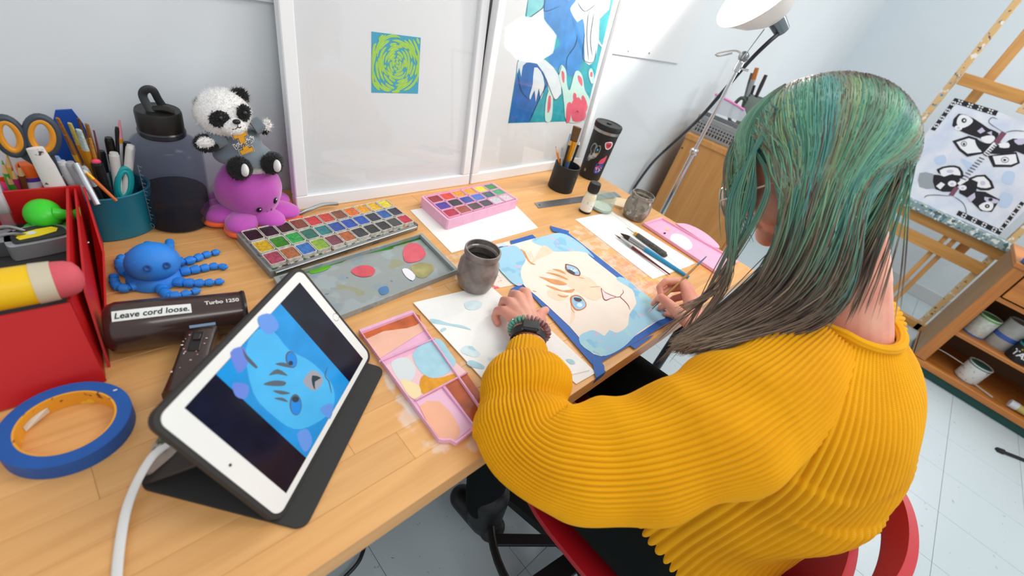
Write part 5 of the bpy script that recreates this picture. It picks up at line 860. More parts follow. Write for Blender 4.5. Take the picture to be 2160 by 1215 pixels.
for k in range(24):
    p = A_ + (B_ - A_) * (k + .5) / 24; MB().box(p + [0, 0, .04], (.0075, .003, .054), np.array([cdv, cdp / .4, [0, 0, 1]]).T, .0006).build('basket_bar', GB, bk)
for k in range(1, 4): bw(A_, B_, .014 + k * .0135, .0195 + k * .0135, 'basket_hoop')
MB().prism([q2(.01, .14), q2(.33, .14), q2(.33, .44), q2(.01, .44)], .05, c=(0, 0, ct_ + .004)).build('basket_liner', M('#5f6264', .7), bk, 0)
bg = thing('plastic_bag', 'clear zip bag with a pink edge standing in the basket', 'bag', tuple(o_b + cz)); bq = [PL(*p, c_o + cdp * .3, cn_) for p in ((1497, 235), (1509, 198), (1570, 232), (1580, 262))]
MB().loft([[tuple(p) for p in bq], [tuple(p + cdp * .03) for p in bq]]).build('pouch', tintmat('#dfe4ea', '#f4f6fa', .35, '_bag', .25), bg, 0); MB().tube([bq[1], bq[1] * .5 + bq[2] * .5 + [0, 0, .003], bq[2]], .005, 8).build('zip_edge', M('#e58ac0', .5), bg)
mo = PL(1578, 262, c_o + cdp * .75, cn_); mo[2] = ct_; mug = thing('brush_mug', 'grey-green ceramic mug full of brushes on the wooden cabinet', 'mug', tuple(mo)); MG = M('#7d8a82', .4, var=.12, vs=30)
mtop = PL(1582, 198, c_o + cdp * .75, cn_)[2] - ct_; MB().hollow([(.052, 0), (.056, .003), (.058, mtop), (.054, mtop), (.05, .006), (.0001, .006), (.0001, 0)], mo, 36).build('mug_body', MG, mug)
hp = [mo + (-cdv) * r + [0, 0, z] for r, z in ((.055, mtop * .82), (.09, mtop * .86), (.105, mtop * .6), (.088, mtop * .35), (.055, mtop * .3))]; MB().tube(cr(hp, 5), .0085, 12).build('mug_handle', M('#4c5650', .4), mug)
for (x, y, bz, f2, ln, lab, w2) in ((1597, 143, '#b0672a', STEEL, .1, 'round brush with orange-brown bristles in the green mug', .011), (1616, 158, '#38302c', M('#2a2a2c', .4), .1, 'brush with dark square bristles leaning right in the green mug', .009), (1586, 154, '#4a5048', M('#5a6468', .4), .1, 'grey brush left of the orange-brown brush in the green mug', .007), (1592, 180, '#2a2a2a', M('#3a3c3e', .4), .1, 'short black brush low in the green mug', .006)):
    b = PL(x, y, c_o + cdp * .75, cn_); a = mo + (b - mo) * [.3, .3, 0] + [0, 0, .01]; stick('paint_brush', lab, 'brush', a, b, [('handle', 0, .6, .005, .006, M('#56605a', .4)), ('ferrule', .6, .84, w2 * .8, w2, f2, .6), ('bristles_tuft', .84, 1, w2, w2 * .85, M(bz, .8), .6)])
# ---------------------------------------------------------------- easel with moth painting
EX = 3.92; EW = wood('mat_easel_wood', '#d6a05c', '#bf8642', axis=2, grain=5, rough=.55); EW2 = wood('mat_easel_bar', '#cf9850', '#b57d38', axis=1, grain=5, rough=.55); EP = splatter('#d8b27a', [('#3a4a52', 40, .62, 3), ('#e8e4dc', 30, .6, 6), ('#4a90b8', 35, .64, 8)], .55, key='_post')
es = thing('studio_easel', 'tall paint-spattered wooden easel by the right wall', 'easel', (EX, -.145, 0))
bbx = lambda y0, y1, z0, z1, x0, x1, nm, m: MB().box(((x0 + x1) / 2, (y0 + y1) / 2, TOP + (z0 + z1) / 2), (x1 - x0, abs(y1 - y0), z1 - z0), b=.002).build(nm, m, es)
bbx(.228, .262, -.75, 1.35, EX, EX + .05, 'post', EP); bbx(-.552, -.518, -.75, 1.35, EX, EX + .05, 'post', EP); bbx(.08, .135, -.2, 1.3, EX + .05, EX + .075, 'mast', EW); bbx(-.425, -.37, -.2, 1.3, EX + .05, EX + .075, 'mast', EW)
bbx(-.60, .222, .618, .682, EX - .022, EX, 'crossbar', EW2); bbx(-.56, .27, -.14, -.075, EX - .02, EX, 'crossbar', EW2); bbx(-.55, .26, -.262, -.19, EX - .02, EX, 'crossbar', EW2)
bbx(-.30, -.272, -.75, -.14, EX + .01, EX + .03, 'slat', EW); bbx(-.345, -.318, -.75, -.14, EX + .01, EX + .03, 'slat', EW)
bbx(-.58, .28, -.072, -.022, EX - .07, EX + .002, 'ledge', splatter('#7f9497', [('#d8dcd8', 50, .56, 2), ('#3a6a80', 40, .58, 4), ('#d8c84a', 60, .68, 7), ('#4a5a5a', 30, .6, 9)], .5, key='_ledge')); bbx(-.19, -.10, .58, .66, EX - .05, EX - .02, 'canvas_clamp', EP); bbx(-.7, .4, -.75, -.70, EX + .0, EX + .05, 'foot', EW2)
cx_ = EX - .035; cv = thing('moth_painting', 'black and white painting of two moths with a checkered border on the easel', 'painting', (cx_, -.145, TOP - .02))
cyl_, cyr, cz0, cz1 = .178, -.468, -.021, .552; MB().box((cx_ + .012, (cyl_ + cyr) / 2, TOP + (cz0 + cz1) / 2), (.022, cyl_ - cyr, cz1 - cz0), b=.001).build('canvas', M('#e6e8ee', .7, var=.05, vs=10, hex2='#c9d4e8'), cv)
CO = np.array([cx_ + .001, 0, 0]); CN = np.array([-1.0, 0, 0])
def uvc(p): v = PL(*p, CO, CN); return (v[1], v[2])
zc4 = lambda pts: [uvc(p) for p in ZM(1940, 140, .3459, pts)]
BK = 0; sh = []
for s0_, s1_ in (((214, 192), (66, 385)), ((214, 192), (480, 272)), ((222, 905), (486, 1028)), ((486, 1028), (640, 835))):
    a, b = np.array(s0_), np.array(s1_); d = (b - a) / np.linalg.norm(b - a); inw = {0: np.array([26, 9]), 1: np.array([-17, 30]), 2: np.array([17, -27]), 3: np.array([-22, -12])}[len(sh) // 9 if False else [(214, 192, 66), (214, 192, 480), (222, 905, 486), (486, 1028, 640)].index((*s0_, s1_[0]))]
    sh.append((zc4([tuple(a), tuple(b), tuple(b + inw), tuple(a + inw)]), 0, 0, 0))
    for k in range(1, 5):
        c = a + (b - a) * (k - .35) / 4.3 + inw * .5
        for sx2, sy2 in ((-1, -1), (1, -1), (-1, 1), (1, 1)): sh.append((zc4(oval(*(c + d * 9 * sx2 + inw * .24 * sy2), 7.5, 4.5, 8, math.atan2(d[1], d[0]) + .6 * sx2 * sy2)), 1, 1, 0))
sh += [(zc4(p), i, l, s) for p, i, l, s in (
    ([(238, 288), (330, 318), (420, 378), (482, 408), (452, 470), (380, 442), (290, 412), (198, 362)], 0, 1, 2), ([(225, 345), (245, 298), (290, 300), (325, 330), (300, 360), (255, 375)], 1, 2, 3), (oval(270, 330, 16, 15), 0, 3, 0), (oval(272, 330, 6, 6), 1, 4, 0), (oval(236, 375, 24, 16), 1, 2, 0), (oval(236, 375, 9, 7), 2, 3, 0),
    ([(198, 455), (300, 423), (352, 440), (395, 530), (290, 552), (238, 512)], 0, 1, 1), ([(224, 462), (300, 438), (340, 450), (378, 522), (292, 532), (250, 500)], 1, 2, 1), (oval(270, 472, 18, 17), 0, 3, 0), (oval(270, 472, 14, 13), 1, 4, 0), (oval(270, 474, 7, 9), 0, 5, 0),
    ([(338, 440), (400, 468), (470, 455), (560, 498), (600, 512), (530, 532), (430, 532), (360, 502)], 0, 3, 3), ([(540, 452), (570, 440), (640, 445), (640, 540), (560, 505), (500, 490)], 0, 1, 1), ([(575, 450), (640, 440), (640, 470), (600, 478)], 2, 2, 2),
    ([(415, 545), (590, 522), (612, 590), (560, 614), (448, 614)], 0, 1, 1), ([(445, 548), (585, 535), (595, 585), (556, 600), (462, 598)], 1, 2, 1), (oval(520, 570, 24, 18), 0, 3, 0), (oval(520, 570, 20, 14), 1, 4, 0), (oval(518, 571, 10, 7), 0, 5, 0),
    ([(375, 432), (440, 420), (460, 440), (430, 470), (385, 460)], 1, 4, 2), ([(480, 470), (540, 465), (545, 495), (490, 495)], 1, 4, 2), ([(350, 395), (380, 372), (400, 395), (370, 410)], 2, 3, 1), ([(410, 405), (440, 395), (440, 420)], 2, 3, 1),
    ([(500, 395), (530, 408), (480, 475), (450, 460)], 3, 5, 0), ([(450, 462), (478, 475), (412, 545), (390, 530)], 1, 4, 0),
    ([(102, 628), (180, 604), (246, 614), (268, 672), (215, 690), (140, 668)], 0, 1, 2), ([(122, 634), (180, 616), (232, 622), (250, 665), (205, 660), (150, 680)], 1, 2, 2), (oval(185, 640, 22, 10), 2, 3, 0), ([(85, 660), (150, 672), (200, 656), (245, 690), (240, 725), (190, 765), (95, 748)], 0, 3, 2), ([(0, 650), (80, 655), (100, 700), (90, 745), (0, 735)], 4, 1, 2),
    ([(298, 682), (400, 660), (456, 742), (372, 756), (312, 722)], 0, 1, 2), ([(318, 688), (392, 672), (435, 735), (372, 740), (335, 720)], 1, 2, 2), (oval(385, 712, 16, 14), 2, 3, 0), ([(270, 700), (320, 690), (355, 705), (345, 760), (400, 765), (490, 812), (440, 888), (372, 882), (330, 840), (290, 800), (240, 772), (245, 730)], 0, 3, 1),
    ([(395, 795), (480, 815), (468, 835), (410, 828)], 2, 4, 2), (oval(432, 812, 14, 10), 0, 5, 0), ([(360, 850), (410, 825), (450, 840), (435, 878), (385, 878)], 1, 4, 2), (oval(412, 852, 15, 12), 0, 5, 0), (oval(412, 852, 5, 4), 1, 6, 0), (oval(198, 715, 26, 18), 1, 4, 0), (oval(198, 717, 10, 8), 2, 5, 0), (oval(262, 740, 24, 16), 1, 4, 0), (oval(262, 742, 9, 7), 2, 5, 0),
    ([(215, 730), (240, 742), (205, 792), (176, 785)], 3, 5, 0), ([(265, 680), (300, 692), (245, 725), (228, 715)], 1, 4, 0), ([(290, 800), (335, 770), (340, 800), (310, 830)], 2, 4, 1), ([(100, 730), (130, 705), (155, 720), (125, 750)], 1, 4, 1))]
for k in range(7): a = np.array((478, 475)) + (np.array((392, 548)) - np.array((478, 475))) * k / 7; sh.append((zc4([tuple(a + (-14, -6)), tuple(a + (10, 8)), tuple(a + (5, 13)), tuple(a + (-19, -1))]), 0, 6, 0))
for k in range(9): a = np.array((380, 560)) + (np.array((255, 700)) - np.array((380, 560))) * k / 9; sh.append((zc4([tuple(a + (-16, -8)), tuple(a + (16, 6)), tuple(a + (13, 11)), tuple(a + (-19, -3))]), 0, 6, 0))
for p in ([(505, 398), (430, 350), (425, 325), (445, 312), (475, 322)], [(525, 402), (580, 392), (640, 397)], [(185, 790), (90, 784), (40, 790), (30, 803)], [(200, 788), (265, 835), (285, 892), (265, 890)]): sh.append((zc4(stroke(p, 4, 6)), 0, 6, 0))
sh += [(zc4(p), 5, 0, 3) for p in ([(90, 560), (150, 540), (160, 590), (110, 600)], [(520, 640), (580, 650), (560, 720), (500, 700)], [(500, 770), (570, 790), (540, 860), (480, 850)], [(250, 560), (330, 600), (300, 630)])]
flat(sh, lambda a, b, h: (cx_ + .0008 - h, a, b), 'moth_artwork', [M('#1b1a22', .6), M('#eceef2', .6), M('#c9c4dc', .6), M('#7a4a5e', .6), M('#9aa2a8', .6), M('#bcd0ea', .6)], cv, step=.0003)
# ---------------------------------------------------------------- taboret with paint cans
TX = 3.26; TWd = wood('mat_taboret', '#c77f34', '#a9642a', axis=1, grain=5, rough=.5); TWv = wood('mat_taboret_v', '#c77f34', '#a9642a', axis=2, grain=5, rough=.5)
tb = thing('paint_taboret', 'low wooden cabinet with open shelves of paint cans', 'cabinet', (TX + .25, -1.0, 0)); tbx = lambda y0, y1, z0, z1, x0, x1, nm, m: MB().box(((x0 + x1) / 2, (y0 + y1) / 2, TOP + (z0 + z1) / 2), (x1 - x0, abs(y1 - y0), z1 - z0), b=.002).build(nm, m, tb)
tbx(-.535, -.56, -.68, -.03, TX + .02, TX + .47, 'side_panel', M('#9a7650', .55, var=.12, vs=6)); tbx(-1.50, -1.525, -.68, -.03, TX + .02, TX + .47, 'side_panel', TWv); tbx(-.535, -.588, -.66, -.02, TX, TX + .022, 'face_post', TWv); tbx(-1.475, -1.525, -.66, -.02, TX, TX + .022, 'face_post', TWv)
tbx(-.525, -1.535, -.02, .004, TX - .01, TX + .48, 'top_board', TWd); tbx(-.588, -1.475, -.20, -.178, TX, TX + .02, 'rail', TWd); tbx(-.595, -1.47, -.17, -.028, TX - .004, TX + .014, 'drawer', TWd)
tbx(-.56, -1.5, -.452, -.432, TX + .003, TX + .46, 'shelf', TWd); tbx(-.535, -1.525, -.70, -.665, TX, TX + .46, 'bottom_shelf', TWd); tbx(-.56, -1.5, -.665, -.03, TX + .45, TX + .462, 'back_panel', M('#6a4a2c', .6)); tbx(-.545, -1.515, -.749, -.70, TX + .015, TX + .45, 'kick_board', M('#12423c', .5))
def can(name, label, x, y, z, r, h, body, lidm, extra=None, cat='can', tilt=None):
    c = np.array([x, y, TOP + z]); t_ = thing(name, label, cat, tuple(c)); MB().lathe([(r * .97, 0), (r, .003), (r, h * .95), (r * 1.02, h * .96), (r * 1.02, h), (r * .9, h), (r * .88, h * .96), (.0001, h * .96)], c, 32).build('can_body', body, t_)
    MB().lathe([(r * 1.01, .0), (r * 1.025, .003), (r * 1.01, .008)], c, 32).build('bottom_rim', lidm, t_)
    if extra: MB().lathe([(r * 1.006, h * extra[0]), (r * 1.008, h * extra[0] + .001), (r * 1.008, h * extra[1] - .001), (r * 1.006, h * extra[1])], c, 32).build('label_band', extra[2], t_)
    return c
can('paint_can', 'white paint can with green lid and blue base on the middle shelf', TX + .12, -.655, -.432, .052, .125, M('#c9cdc4', .5, var=.2, vs=60), M('#2a66a8', .4), (.88, .97, M('#5aa04a', .5)))
can('paint_jug', 'tall grey plastic paint jug with blue stripe on the middle shelf', TX + .13, -.765, -.432, .055, .165, M('#a9aaa6', .5, var=.15, vs=30), M('#8a8c8a', .4), (.35, .5, M('#3a58a0', .5)), 'jug')
kc = can('paint_jar', 'black paint jar with teal lid and white lettering on the middle shelf', TX + .07, -.855, -.432, .05, .105, M('#1b1d1f', .5), M('#1b1d1f', .5), (.86, 1.0, M('#1f8a82', .45)), 'jar')
can('paint_tin', 'blue and green paint tin behind the black jar', TX + .2, -.90, -.432, .055, .19, splatter('#4a86b0', [('#5a9a5a', 20, .5, 3), ('#d0d4d0', 30, .64, 6)], .5, key='_tin2'), STEEL)
ka = math.atan2(-kc[1], -kc[0]); kf = lambda a, b, h: (kc[0] + (.0505 + h) * math.cos(ka + a / .05), kc[1] + (.0505 + h) * math.sin(ka + a / .05), kc[2] + .045 + b); ltr = [o for o in bpy.data.objects if o.get('label', '').startswith('black paint jar')][0]
lettering('TAR', .042, kf, 'jar_lettering', M('#d9dcdc', .5), ltr, .0008, offset=.001); flat([([(dx + .006 * (1 if k % 2 == 0 else .42) * math.sin(k * math.pi / 5), .028 + .006 * (1 if k % 2 == 0 else .42) * math.cos(k * math.pi / 5)) for k in range(10)], 0, 0, 0) for dx in (-.016, .006)], kf, 'gold_star', [M('#c9b02a', .5)], ltr)
can('paint_can', 'open white paint can with drips on the bottom shelf', TX + .10, -.79, -.665, .056, .115, splatter('#d0d0cc', [('#9a9a98', 40, .6, 3), ('#4a8a80', 50, .68, 5)], .5, key='_wcan'), STEEL, (.9, .97, M('#2f6a62', .5)))
stick('stir_stick', 'pale stirring stick beside the open white paint can', 'stick', (TX + .04, -.92, TOP - .657), (TX + .09, -.80, TOP - .657), [('stick', 0, 1, .006, .006, M('#b8ada0', .6), .5)]); MB().tube(cr([(TX + .1, -.57, TOP - .6), (TX + .09, -.64, TOP - .59), (TX + .1, -.75, TOP - .60)], 6), .0018, 6).single('wire', M('#d8d8d4', .4), 'thin white wire hanging beside the open paint can', 'wire')
rr_ = thing('paint_roller', 'rolled paper tube with a yellow sleeve on the bottom shelf', 'roller', (TX + .06, -1.05, TOP - .665)); MB().tube([(TX + .06, -.985, TOP - .64), (TX + .06, -1.02, TOP - .64)], .022, 20).build('tube_end', M('#c9ccd4', .4), rr_); MB().tube([(TX + .06, -1.01, TOP - .64), (TX + .06, -1.25, TOP - .64)], .0205, 20).build('sleeve', M('#b9a860', .6), rr_)
wo = PX(2166, 560, TX + .05); wbk = thing('plastic_tub', 'white plastic tub with blue base on the low cabinet', 'tub', (wo[0], wo[1] - .06, TOP + .004)); MB().lathe([(.075, 0), (.08, .004), (.083, .035)], (wo[0], wo[1] - .05, TOP + .004), 32).build('base', M('#1f6ab8', .45), wbk); MB().lathe([(.083, .035), (.09, .17), (.088, .172), (.0001, .172)], (wo[0], wo[1] - .05, TOP + .004), 32).build('tub_body', M('#dfe3e2', .45), wbk)
fa_, fb_ = P(2103, 948, -.742), P(2185, 980, -.742); stick('floor_brush', 'black tool handle lying on the floor by the low cabinet', 'tool', fb_, fa_, [('handle', 0, .85, .008, .008, BLACK), ('tip', .85, 1, .014, .012, BLACK)])
# ---------------------------------------------------------------- photographer's octagonal softbox (mirrored in the picture glass)
fy = .04; bk_ = np.array([-math.sin(fy), math.cos(fy), 0]); ln_ = math.radians(5.0); fn = np.array([0, 0, 1.0]) * math.sin(ln_) - bk_ * math.cos(ln_); d_ = ray(1120, 86); hit = PL(1120, 86, np.array([.844, .866, TOP]), fn); d_ = d_ / np.linalg.norm(d_); rf_ = d_ - 2 * (d_ @ fn) * fn
SBc = hit + rf_ * 2.9; SBr = .225; sb = thing('softbox', 'octagonal studio softbox on a stand behind the artist', 'lamp', (SBc[0], SBc[1], 0)); ST = fr(-rf_ + np.array([0, 0, -.85])); oc8 = [(SBr * math.cos(math.pi / 8 + k * math.pi / 4), SBr * math.sin(math.pi / 8 + k * math.pi / 4)) for k in range(8)]
MB().prism(oc8, .004, T=ST, c=SBc).build('diffuser', M('#ffffff', .5, emit=12), sb, 0); MB().loft([[tuple(SBc + ST @ np.array([x * 1.03, y * 1.03, .006])) for x, y in oc8], [tuple(SBc + ST @ np.array([x * 1.03, y * 1.03, -.005])) for x, y in oc8], [tuple(SBc + ST @ np.array([x * .3, y * .3, -.2])) for x, y in oc8]][::-1] , caps=False).build('reflector_shell', M('#161616', .6), sb, 0)
MB().lathe([(.05, -.32), (.05, -.18)], SBc, 20, T=ST).build('flash_head', BLACK, sb); e_ = SBc + np.array([-.3, -.85, .12]); MB().tube([(e_[0], e_[1], .02), tuple(e_)], .012, 12).tube([tuple(e_), tuple(SBc + rf_ * .24)], .012, 12).build('boom_stand', BLACK, sb)
for k in range(3): a = k * 2.094 - 1.2; MB().tube([(e_[0], e_[1], .3), (e_[0] + .3 * math.cos(a), e_[1] + .3 * math.sin(a), .01)], .009, 8).build('stand_leg', BLACK, sb)
# ================================================================ the chair
CRED = M('#b5121f', .5); ch = thing('stool_chair', 'red plastic drafting chair with black base', 'chair', (.73, .03, 0)); sz = TOP - .315
def superE(cx, cy, a, b, z, n=48, e=.62, f=None): return [(cx + a * np.sign(math.cos(t)) * abs(math.cos(t)) ** e, cy + b * np.sign(math.sin(t)) * abs(math.sin(t)) ** e, z + (f(t) if f else 0)) for t in np.linspace(0, 2 * math.pi, n, endpoint=False)]
fwl = lambda t: .0
MB().loft([superE(.73, .02, .16, .17, sz - .03), superE(.73, .02, .222, .238, sz - .012), superE(.73, .02, .236, .25, sz + .008), superE(.73, .02, .236, .25, sz + .022), superE(.73, .02, .218, .232, sz + .020), superE(.73, .02, .15, .16, sz - .002)]).build('seat', CRED, ch, 50)
# back: curved shell with a hand-hold slot
nu, nv = 40, 26; V = []; F = []; keep = {}
def backp(u, v, d):   # u -1..1 across, v 0..1 up
    a = u * .98; hw = .222 - .03 * v ** 3; x = .745 + hw * math.sin(a) / math.sin(.98); y = -.165 - .065 * v - .065 * (math.cos(a) - math.cos(.98)) / (1 - math.cos(.98)) + .0; z = sz + .0 + (.335 - .03 * u ** 4 - .01 * u ** 2) * v
    return np.array([x + d * math.sin(a) * .8, y - d * math.cos(a), z])
ins = lambda u, v: abs(u) < .30 and .70 < v < .86
P2 = lambda i, j, d: backp(-1 + 2 * i / nu, j / nv, d); mb = MB(); idx = {}
for k, d in ((0, 0), (1, .014)):
    for i in range(nu + 1):
        for j in range(nv + 1): idx[(k, i, j)] = len(V); V.append(P2(i, j, d))
cell = lambda i, j: 0 <= i < nu and 0 <= j < nv and not ins(-1 + 2 * (i + .5) / nu, (j + .5) / nv)
for i in range(nu):
    for j in range(nv):
        if not cell(i, j): continue
        F.append([idx[(0, i, j)], idx[(0, i, j + 1)], idx[(0, i + 1, j + 1)], idx[(0, i + 1, j)]]); F.append([idx[(1, i, j)], idx[(1, i + 1, j)], idx[(1, i + 1, j + 1)], idx[(1, i, j + 1)]])
        for di, dj, a, b in ((-1, 0, (i, j), (i, j + 1)), (1, 0, (i + 1, j), (i + 1, j + 1)), (0, -1, (i, j), (i + 1, j)), (0, 1, (i, j + 1), (i + 1, j + 1))):
            if not cell(i + di, j + dj): F.append([idx[(0, *a)], idx[(0, *b)], idx[(1, *b)], idx[(1, *a)]])
ob_ = MB().add(V, F).build('backrest', CRED, ch, 80); bm_ = ob_.modifiers.new('soft', 'SUBSURF'); bm_.levels = 1; bm_.render_levels = 1
BLK = M('#121313', .45); MB().tube([(.73, .03, .10), (.73, .03, sz - .02)], [.03, .026], 20).lathe([(.09, -.005), (.09, .01)], (.73, .03, sz - .03), 24).build('column', BLK, ch)
MB().tube([(.73 + .245 * math.cos(a), .07 + .245 * math.sin(a), TOP - .56) for a in np.linspace(0, 2 * math.pi, 56, endpoint=False)], .010, 10, closed=True).build('foot_ring', M('#3a3a38', .3, .7), ch)
for a in (150, 30, 270): a = math.radians(a); MB().bar((.73, .04, TOP - .575), (.73 + .24 * math.cos(a), .07 + .24 * math.sin(a), TOP - .56), .026, .012).build('ring_spoke', BLK, ch)
for k in range(5):
    a = k * 2 * math.pi / 5 + .45; e = np.array([.73 + .29 * math.cos(a), .03 + .29 * math.sin(a), .0]); MB().bar((.73, .03, .11), e + [0, 0, .075], .05, .03).build('base_leg', BLK, ch); MB().ell(e + [0, 0, .028], (.027, .027, .028), n=16).build('caster', M('#0e0e0f', .5), ch)
# ================================================================ the artist
W3 = lambda x, y, z: np.array([x, y, TOP + z]); per = thing('person', 'seated artist with green hair in a mustard sweater painting the cat', 'person', (.74, .0, sz + .02))
def cap(mb, a, b, r0, r1, n=16):
    a = np.array(a, float); b = np.array(b, float); L = np.linalg.norm(b - a); d = (b - a) / L if L > 1e-9 else np.array([0, 0, 1.0]); k = 5; pts = []; rs = []
    for i in range(k): t_ = math.pi / 2 * (1 - i / k); pts.append(a - d * r0 * math.sin(t_)); rs.append(max(r0 * math.cos(t_), r0 * .08))
    pts += [a, b]; rs += [r0, r1]
    for i in range(1, k + 1): t_ = math.pi / 2 * i / k; pts.append(b + d * r1 * math.sin(t_)); rs.append(max(r1 * math.cos(t_), r1 * .08))
    mb.tube(pts, rs, n)
def chain(mb, pts, rs, n=16):
    for i in range(len(pts) - 1): cap(mb, pts[i], pts[i + 1], rs[i], rs[i + 1], n)
hF = np.array([-.12, .75, -.65]); hF /= np.linalg.norm(hF); hS = np.cross(hF, [0, 0, 1.0]); hS /= np.linalg.norm(hS); hU = np.cross(hS, hF); HC = W3(.785, .128, .436); HT = np.array([hS, hF, hU]).T
H3 = lambda s, f, u: HC + hS * s + hF * f + hU * u
body = MB(); body.ell(HC, (.072, .092, .084), HT, n=32, k=20); body.ell(H3(0, .042, -.05), (.058, .052, .066), HT, n=28, k=18); body.ell(H3(0, .078, -.105), (.024, .02, .02), HT, n=16)   # skull, face, chin
body.ell(H3(0, .094, -.045), (.011, .014, .022), HT, n=14); body.ell(H3(0, .098, -.058), (.014, .015, .011), HT, n=14); body.ell(H3(0, .086, -.084), (.021, .012, .008), HT, n=14); body.ell(H3(0, .075, .008), (.05, .02, .012), HT, n=16)   # nose, lips, brow
for s in (-1, 1):
    body.ell(H3(s * .048, .052, -.055), (.02, .03, .03), HT, n=14)
    for k in range(9): a = math.radians(-100 + k * 32); body.ell(H3(s * .0755, -.004 - .012 * math.cos(a) + .002 * math.sin(a), -.028 + .022 * math.sin(a)), (.0055, .0065, .0065), HT, n=10, k=8)   # ear rim
    body.ell(H3(s * .074, -.002, -.03), (.006, .010, .018), HT, n=12); body.ell(H3(s * .0755, .003, -.052), (.006, .006, .007), HT, n=10)
chain(body, [H3(0, -.02, -.05), W3(.787, -.012, .30), W3(.785, -.045, .235)], [.050, .049, .062], 24); body.ell(W3(.785, -.05, .215), (.13, .06, .035), n=24)
chain(body, [W3(.785, -.055, .17), W3(.77, -.075, 0), W3(.745, -.06, -.2)], [.10, .105, .13], 24); chain(body, [W3(.70, -.05, .18), W3(.62, -.045, .165)], [.05, .05]); chain(body, [W3(.87, -.05, .18), W3(.96, -.05, .165)], [.05, .05])
LW = P(1116, 700, .036); RW = P(1472, 692, .04)
chain(body, [W3(.62, -.045, .165), W3(.375, .125, .02), LW], [.045, .038, .0245]); chain(body, [W3(.96, -.05, .165), W3(1.06, -.04, -.02), RW], [.045, .036, .023])
for sx3, kx in ((.655, .60), (.835, .86)):
    chain(body, [W3(sx3, -.06, -.21), W3(kx, .36, -.20), W3(kx - .02, .30, -.58)], [.075, .055, .038])
# left hand: palm down, knuckles up, fingers folded under, thumb to the right
LK = [P(1110, 617, .050), P(1092, 623, .053), P(1076, 637, .048), P(1064, 656, .040)]; lh = (LK[1] - LW) * [1, 1, 0]; lh /= np.linalg.norm(lh); ls = np.cross(lh, [0, 0, 1.0])
for k, q in zip((0, 1, 2, 3), LK):
    chain(body, [LW + ls * (.009 - .006 * k), (LW + q) / 2 + [0, 0, .004], q], [.0175, .0145, .0098], 14)
    pip = q + lh * (.021 if k < 3 else .016) + ls * (.004 - .003 * k) + [0, 0, -.014]; dip = pip + lh * .002 + [0, 0, -.016]; pip[2] = max(pip[2], TOP + .012); dip[2] = max(dip[2], TOP + .0095); tip = dip - lh * .017 + [0, 0, -.002]; tip[2] = max(tip[2], TOP + .009)
    chain(body, [q, pip, dip, tip], [.0098, .0086, .0078, .0068], 14)
chain(body, [LW + ls * .012 + [0, 0, -.004], P(1137, 674, .034), P(1141, 661, .034), P(1151, 654, .027)], [.016, .0135, .0095, .0078], 14)
# right hand: pen grip round the brush
BT = P(1366, 660, .005); BE = PD(1490, 541, BT, .19); bd = (BE - BT) / np.linalg.norm(BE - BT); GP = BT + bd * .040
RK = [P(1440, 594, .070), P(1452, 604, .062), P(1460, 620, .050), P(1462, 640, .040)]
for k, q in enumerate(RK): chain(body, [RW + [0, 0, .002], (RW + q) / 2 + [0, 0, .003], q], [.0175, .0150, .0098], 14)
chain(body, [RK[0], P(1404, 594, .062), P(1391, 606, .050), GP + [.004, .004, .008]], [.0098, .0086, .0078, .0066], 14)
chain(body, [RK[1], P(1410, 610, .045), P(1390, 628, .030), BT + bd * .034 + [.001, .008, -.010]], [.0098, .0086, .0078, .0066], 14)
chain(body, [RK[2], P(1422, 630, .028), P(1402, 646, .017), P(1392, 650, .010)], [.0095, .0083, .0075, .0065], 14); chain(body, [RK[3], P(1430, 652, .020), P(1414, 664, .012), P(1404, 662, .009)], [.0088, .0076, .0068, .006], 14)
chain(body, [RW + [-.012, .004, .004], P(1424, 654, .048), P(1396, 628, .052), GP + [-.008, .004, .006]], [.0165, .0130, .0095, .0076], 14)
def remesh(mb, vox, smooth=4, fac=.5):
    me = mb.mesh('tmp', BLACK); o = bpy.data.objects.new('tmp', me); COL.objects.link(o); r = o.modifiers.new('r', 'REMESH'); r.mode = 'VOXEL'; r.voxel_size = vox; r.use_smooth_shade = True
    if smooth: s = o.modifiers.new('s', 'SMOOTH'); s.iterations = smooth; s.factor = fac
    dg = bpy.context.evaluated_depsgraph_get(); out = bpy.data.meshes.new_from_object(o.evaluated_get(dg)); bpy.data.objects.remove(o); bpy.data.meshes.remove(me)
    out.transform(Matrix.Translation(-Vector(wloc(per)))); out.materials.clear(); return out
SKIN = M('#e3a78f', .5, sss=.12, var=.10, vs=22, hex2='#d98c78', bump=.08, bs=700)
bm3 = remesh(body, .0024, 3, .5); bm3.materials.append(SKIN); bm3.name = 'body'; bo = bpy.data.objects.new('body', bm3); COL.objects.link(bo); bo.parent = per
NAIL = M('#eec0b0', .25)
for c, d, nn in ((P(1152, 653, .0345), P(1152, 653, .03) - P(1141, 661, .034), (0, 0, 1)), (GP + [-.0145, .004, .010], (GP + [-.008, .004, .006]) - P(1396, 628, .052), (-.7, -.3, .6))):
    d = d / np.linalg.norm(d); n_ = np.array(nn, float); n_ -= d * (n_ @ d); n_ /= np.linalg.norm(n_); MB().ell(c, (.0045, .0062, .0012), np.array([np.cross(d, n_), d, n_]).T, n=14, k=8).build('nail', NAIL, per)
for s in (-1, 1): MB().ell(H3(s * .03, .083, -.028), (.012, .006, .005), HT, n=14).build('closed_eyelid', M('#dca08c', .5), per)
MB().lathe([(.0038, -.001), (.0042, 0), (.0038, .001)], H3(-.0815, .003, -.055), 16, T=fr(hS)).build('ear_stud', M('#9aa0a4', .2, .9), per)
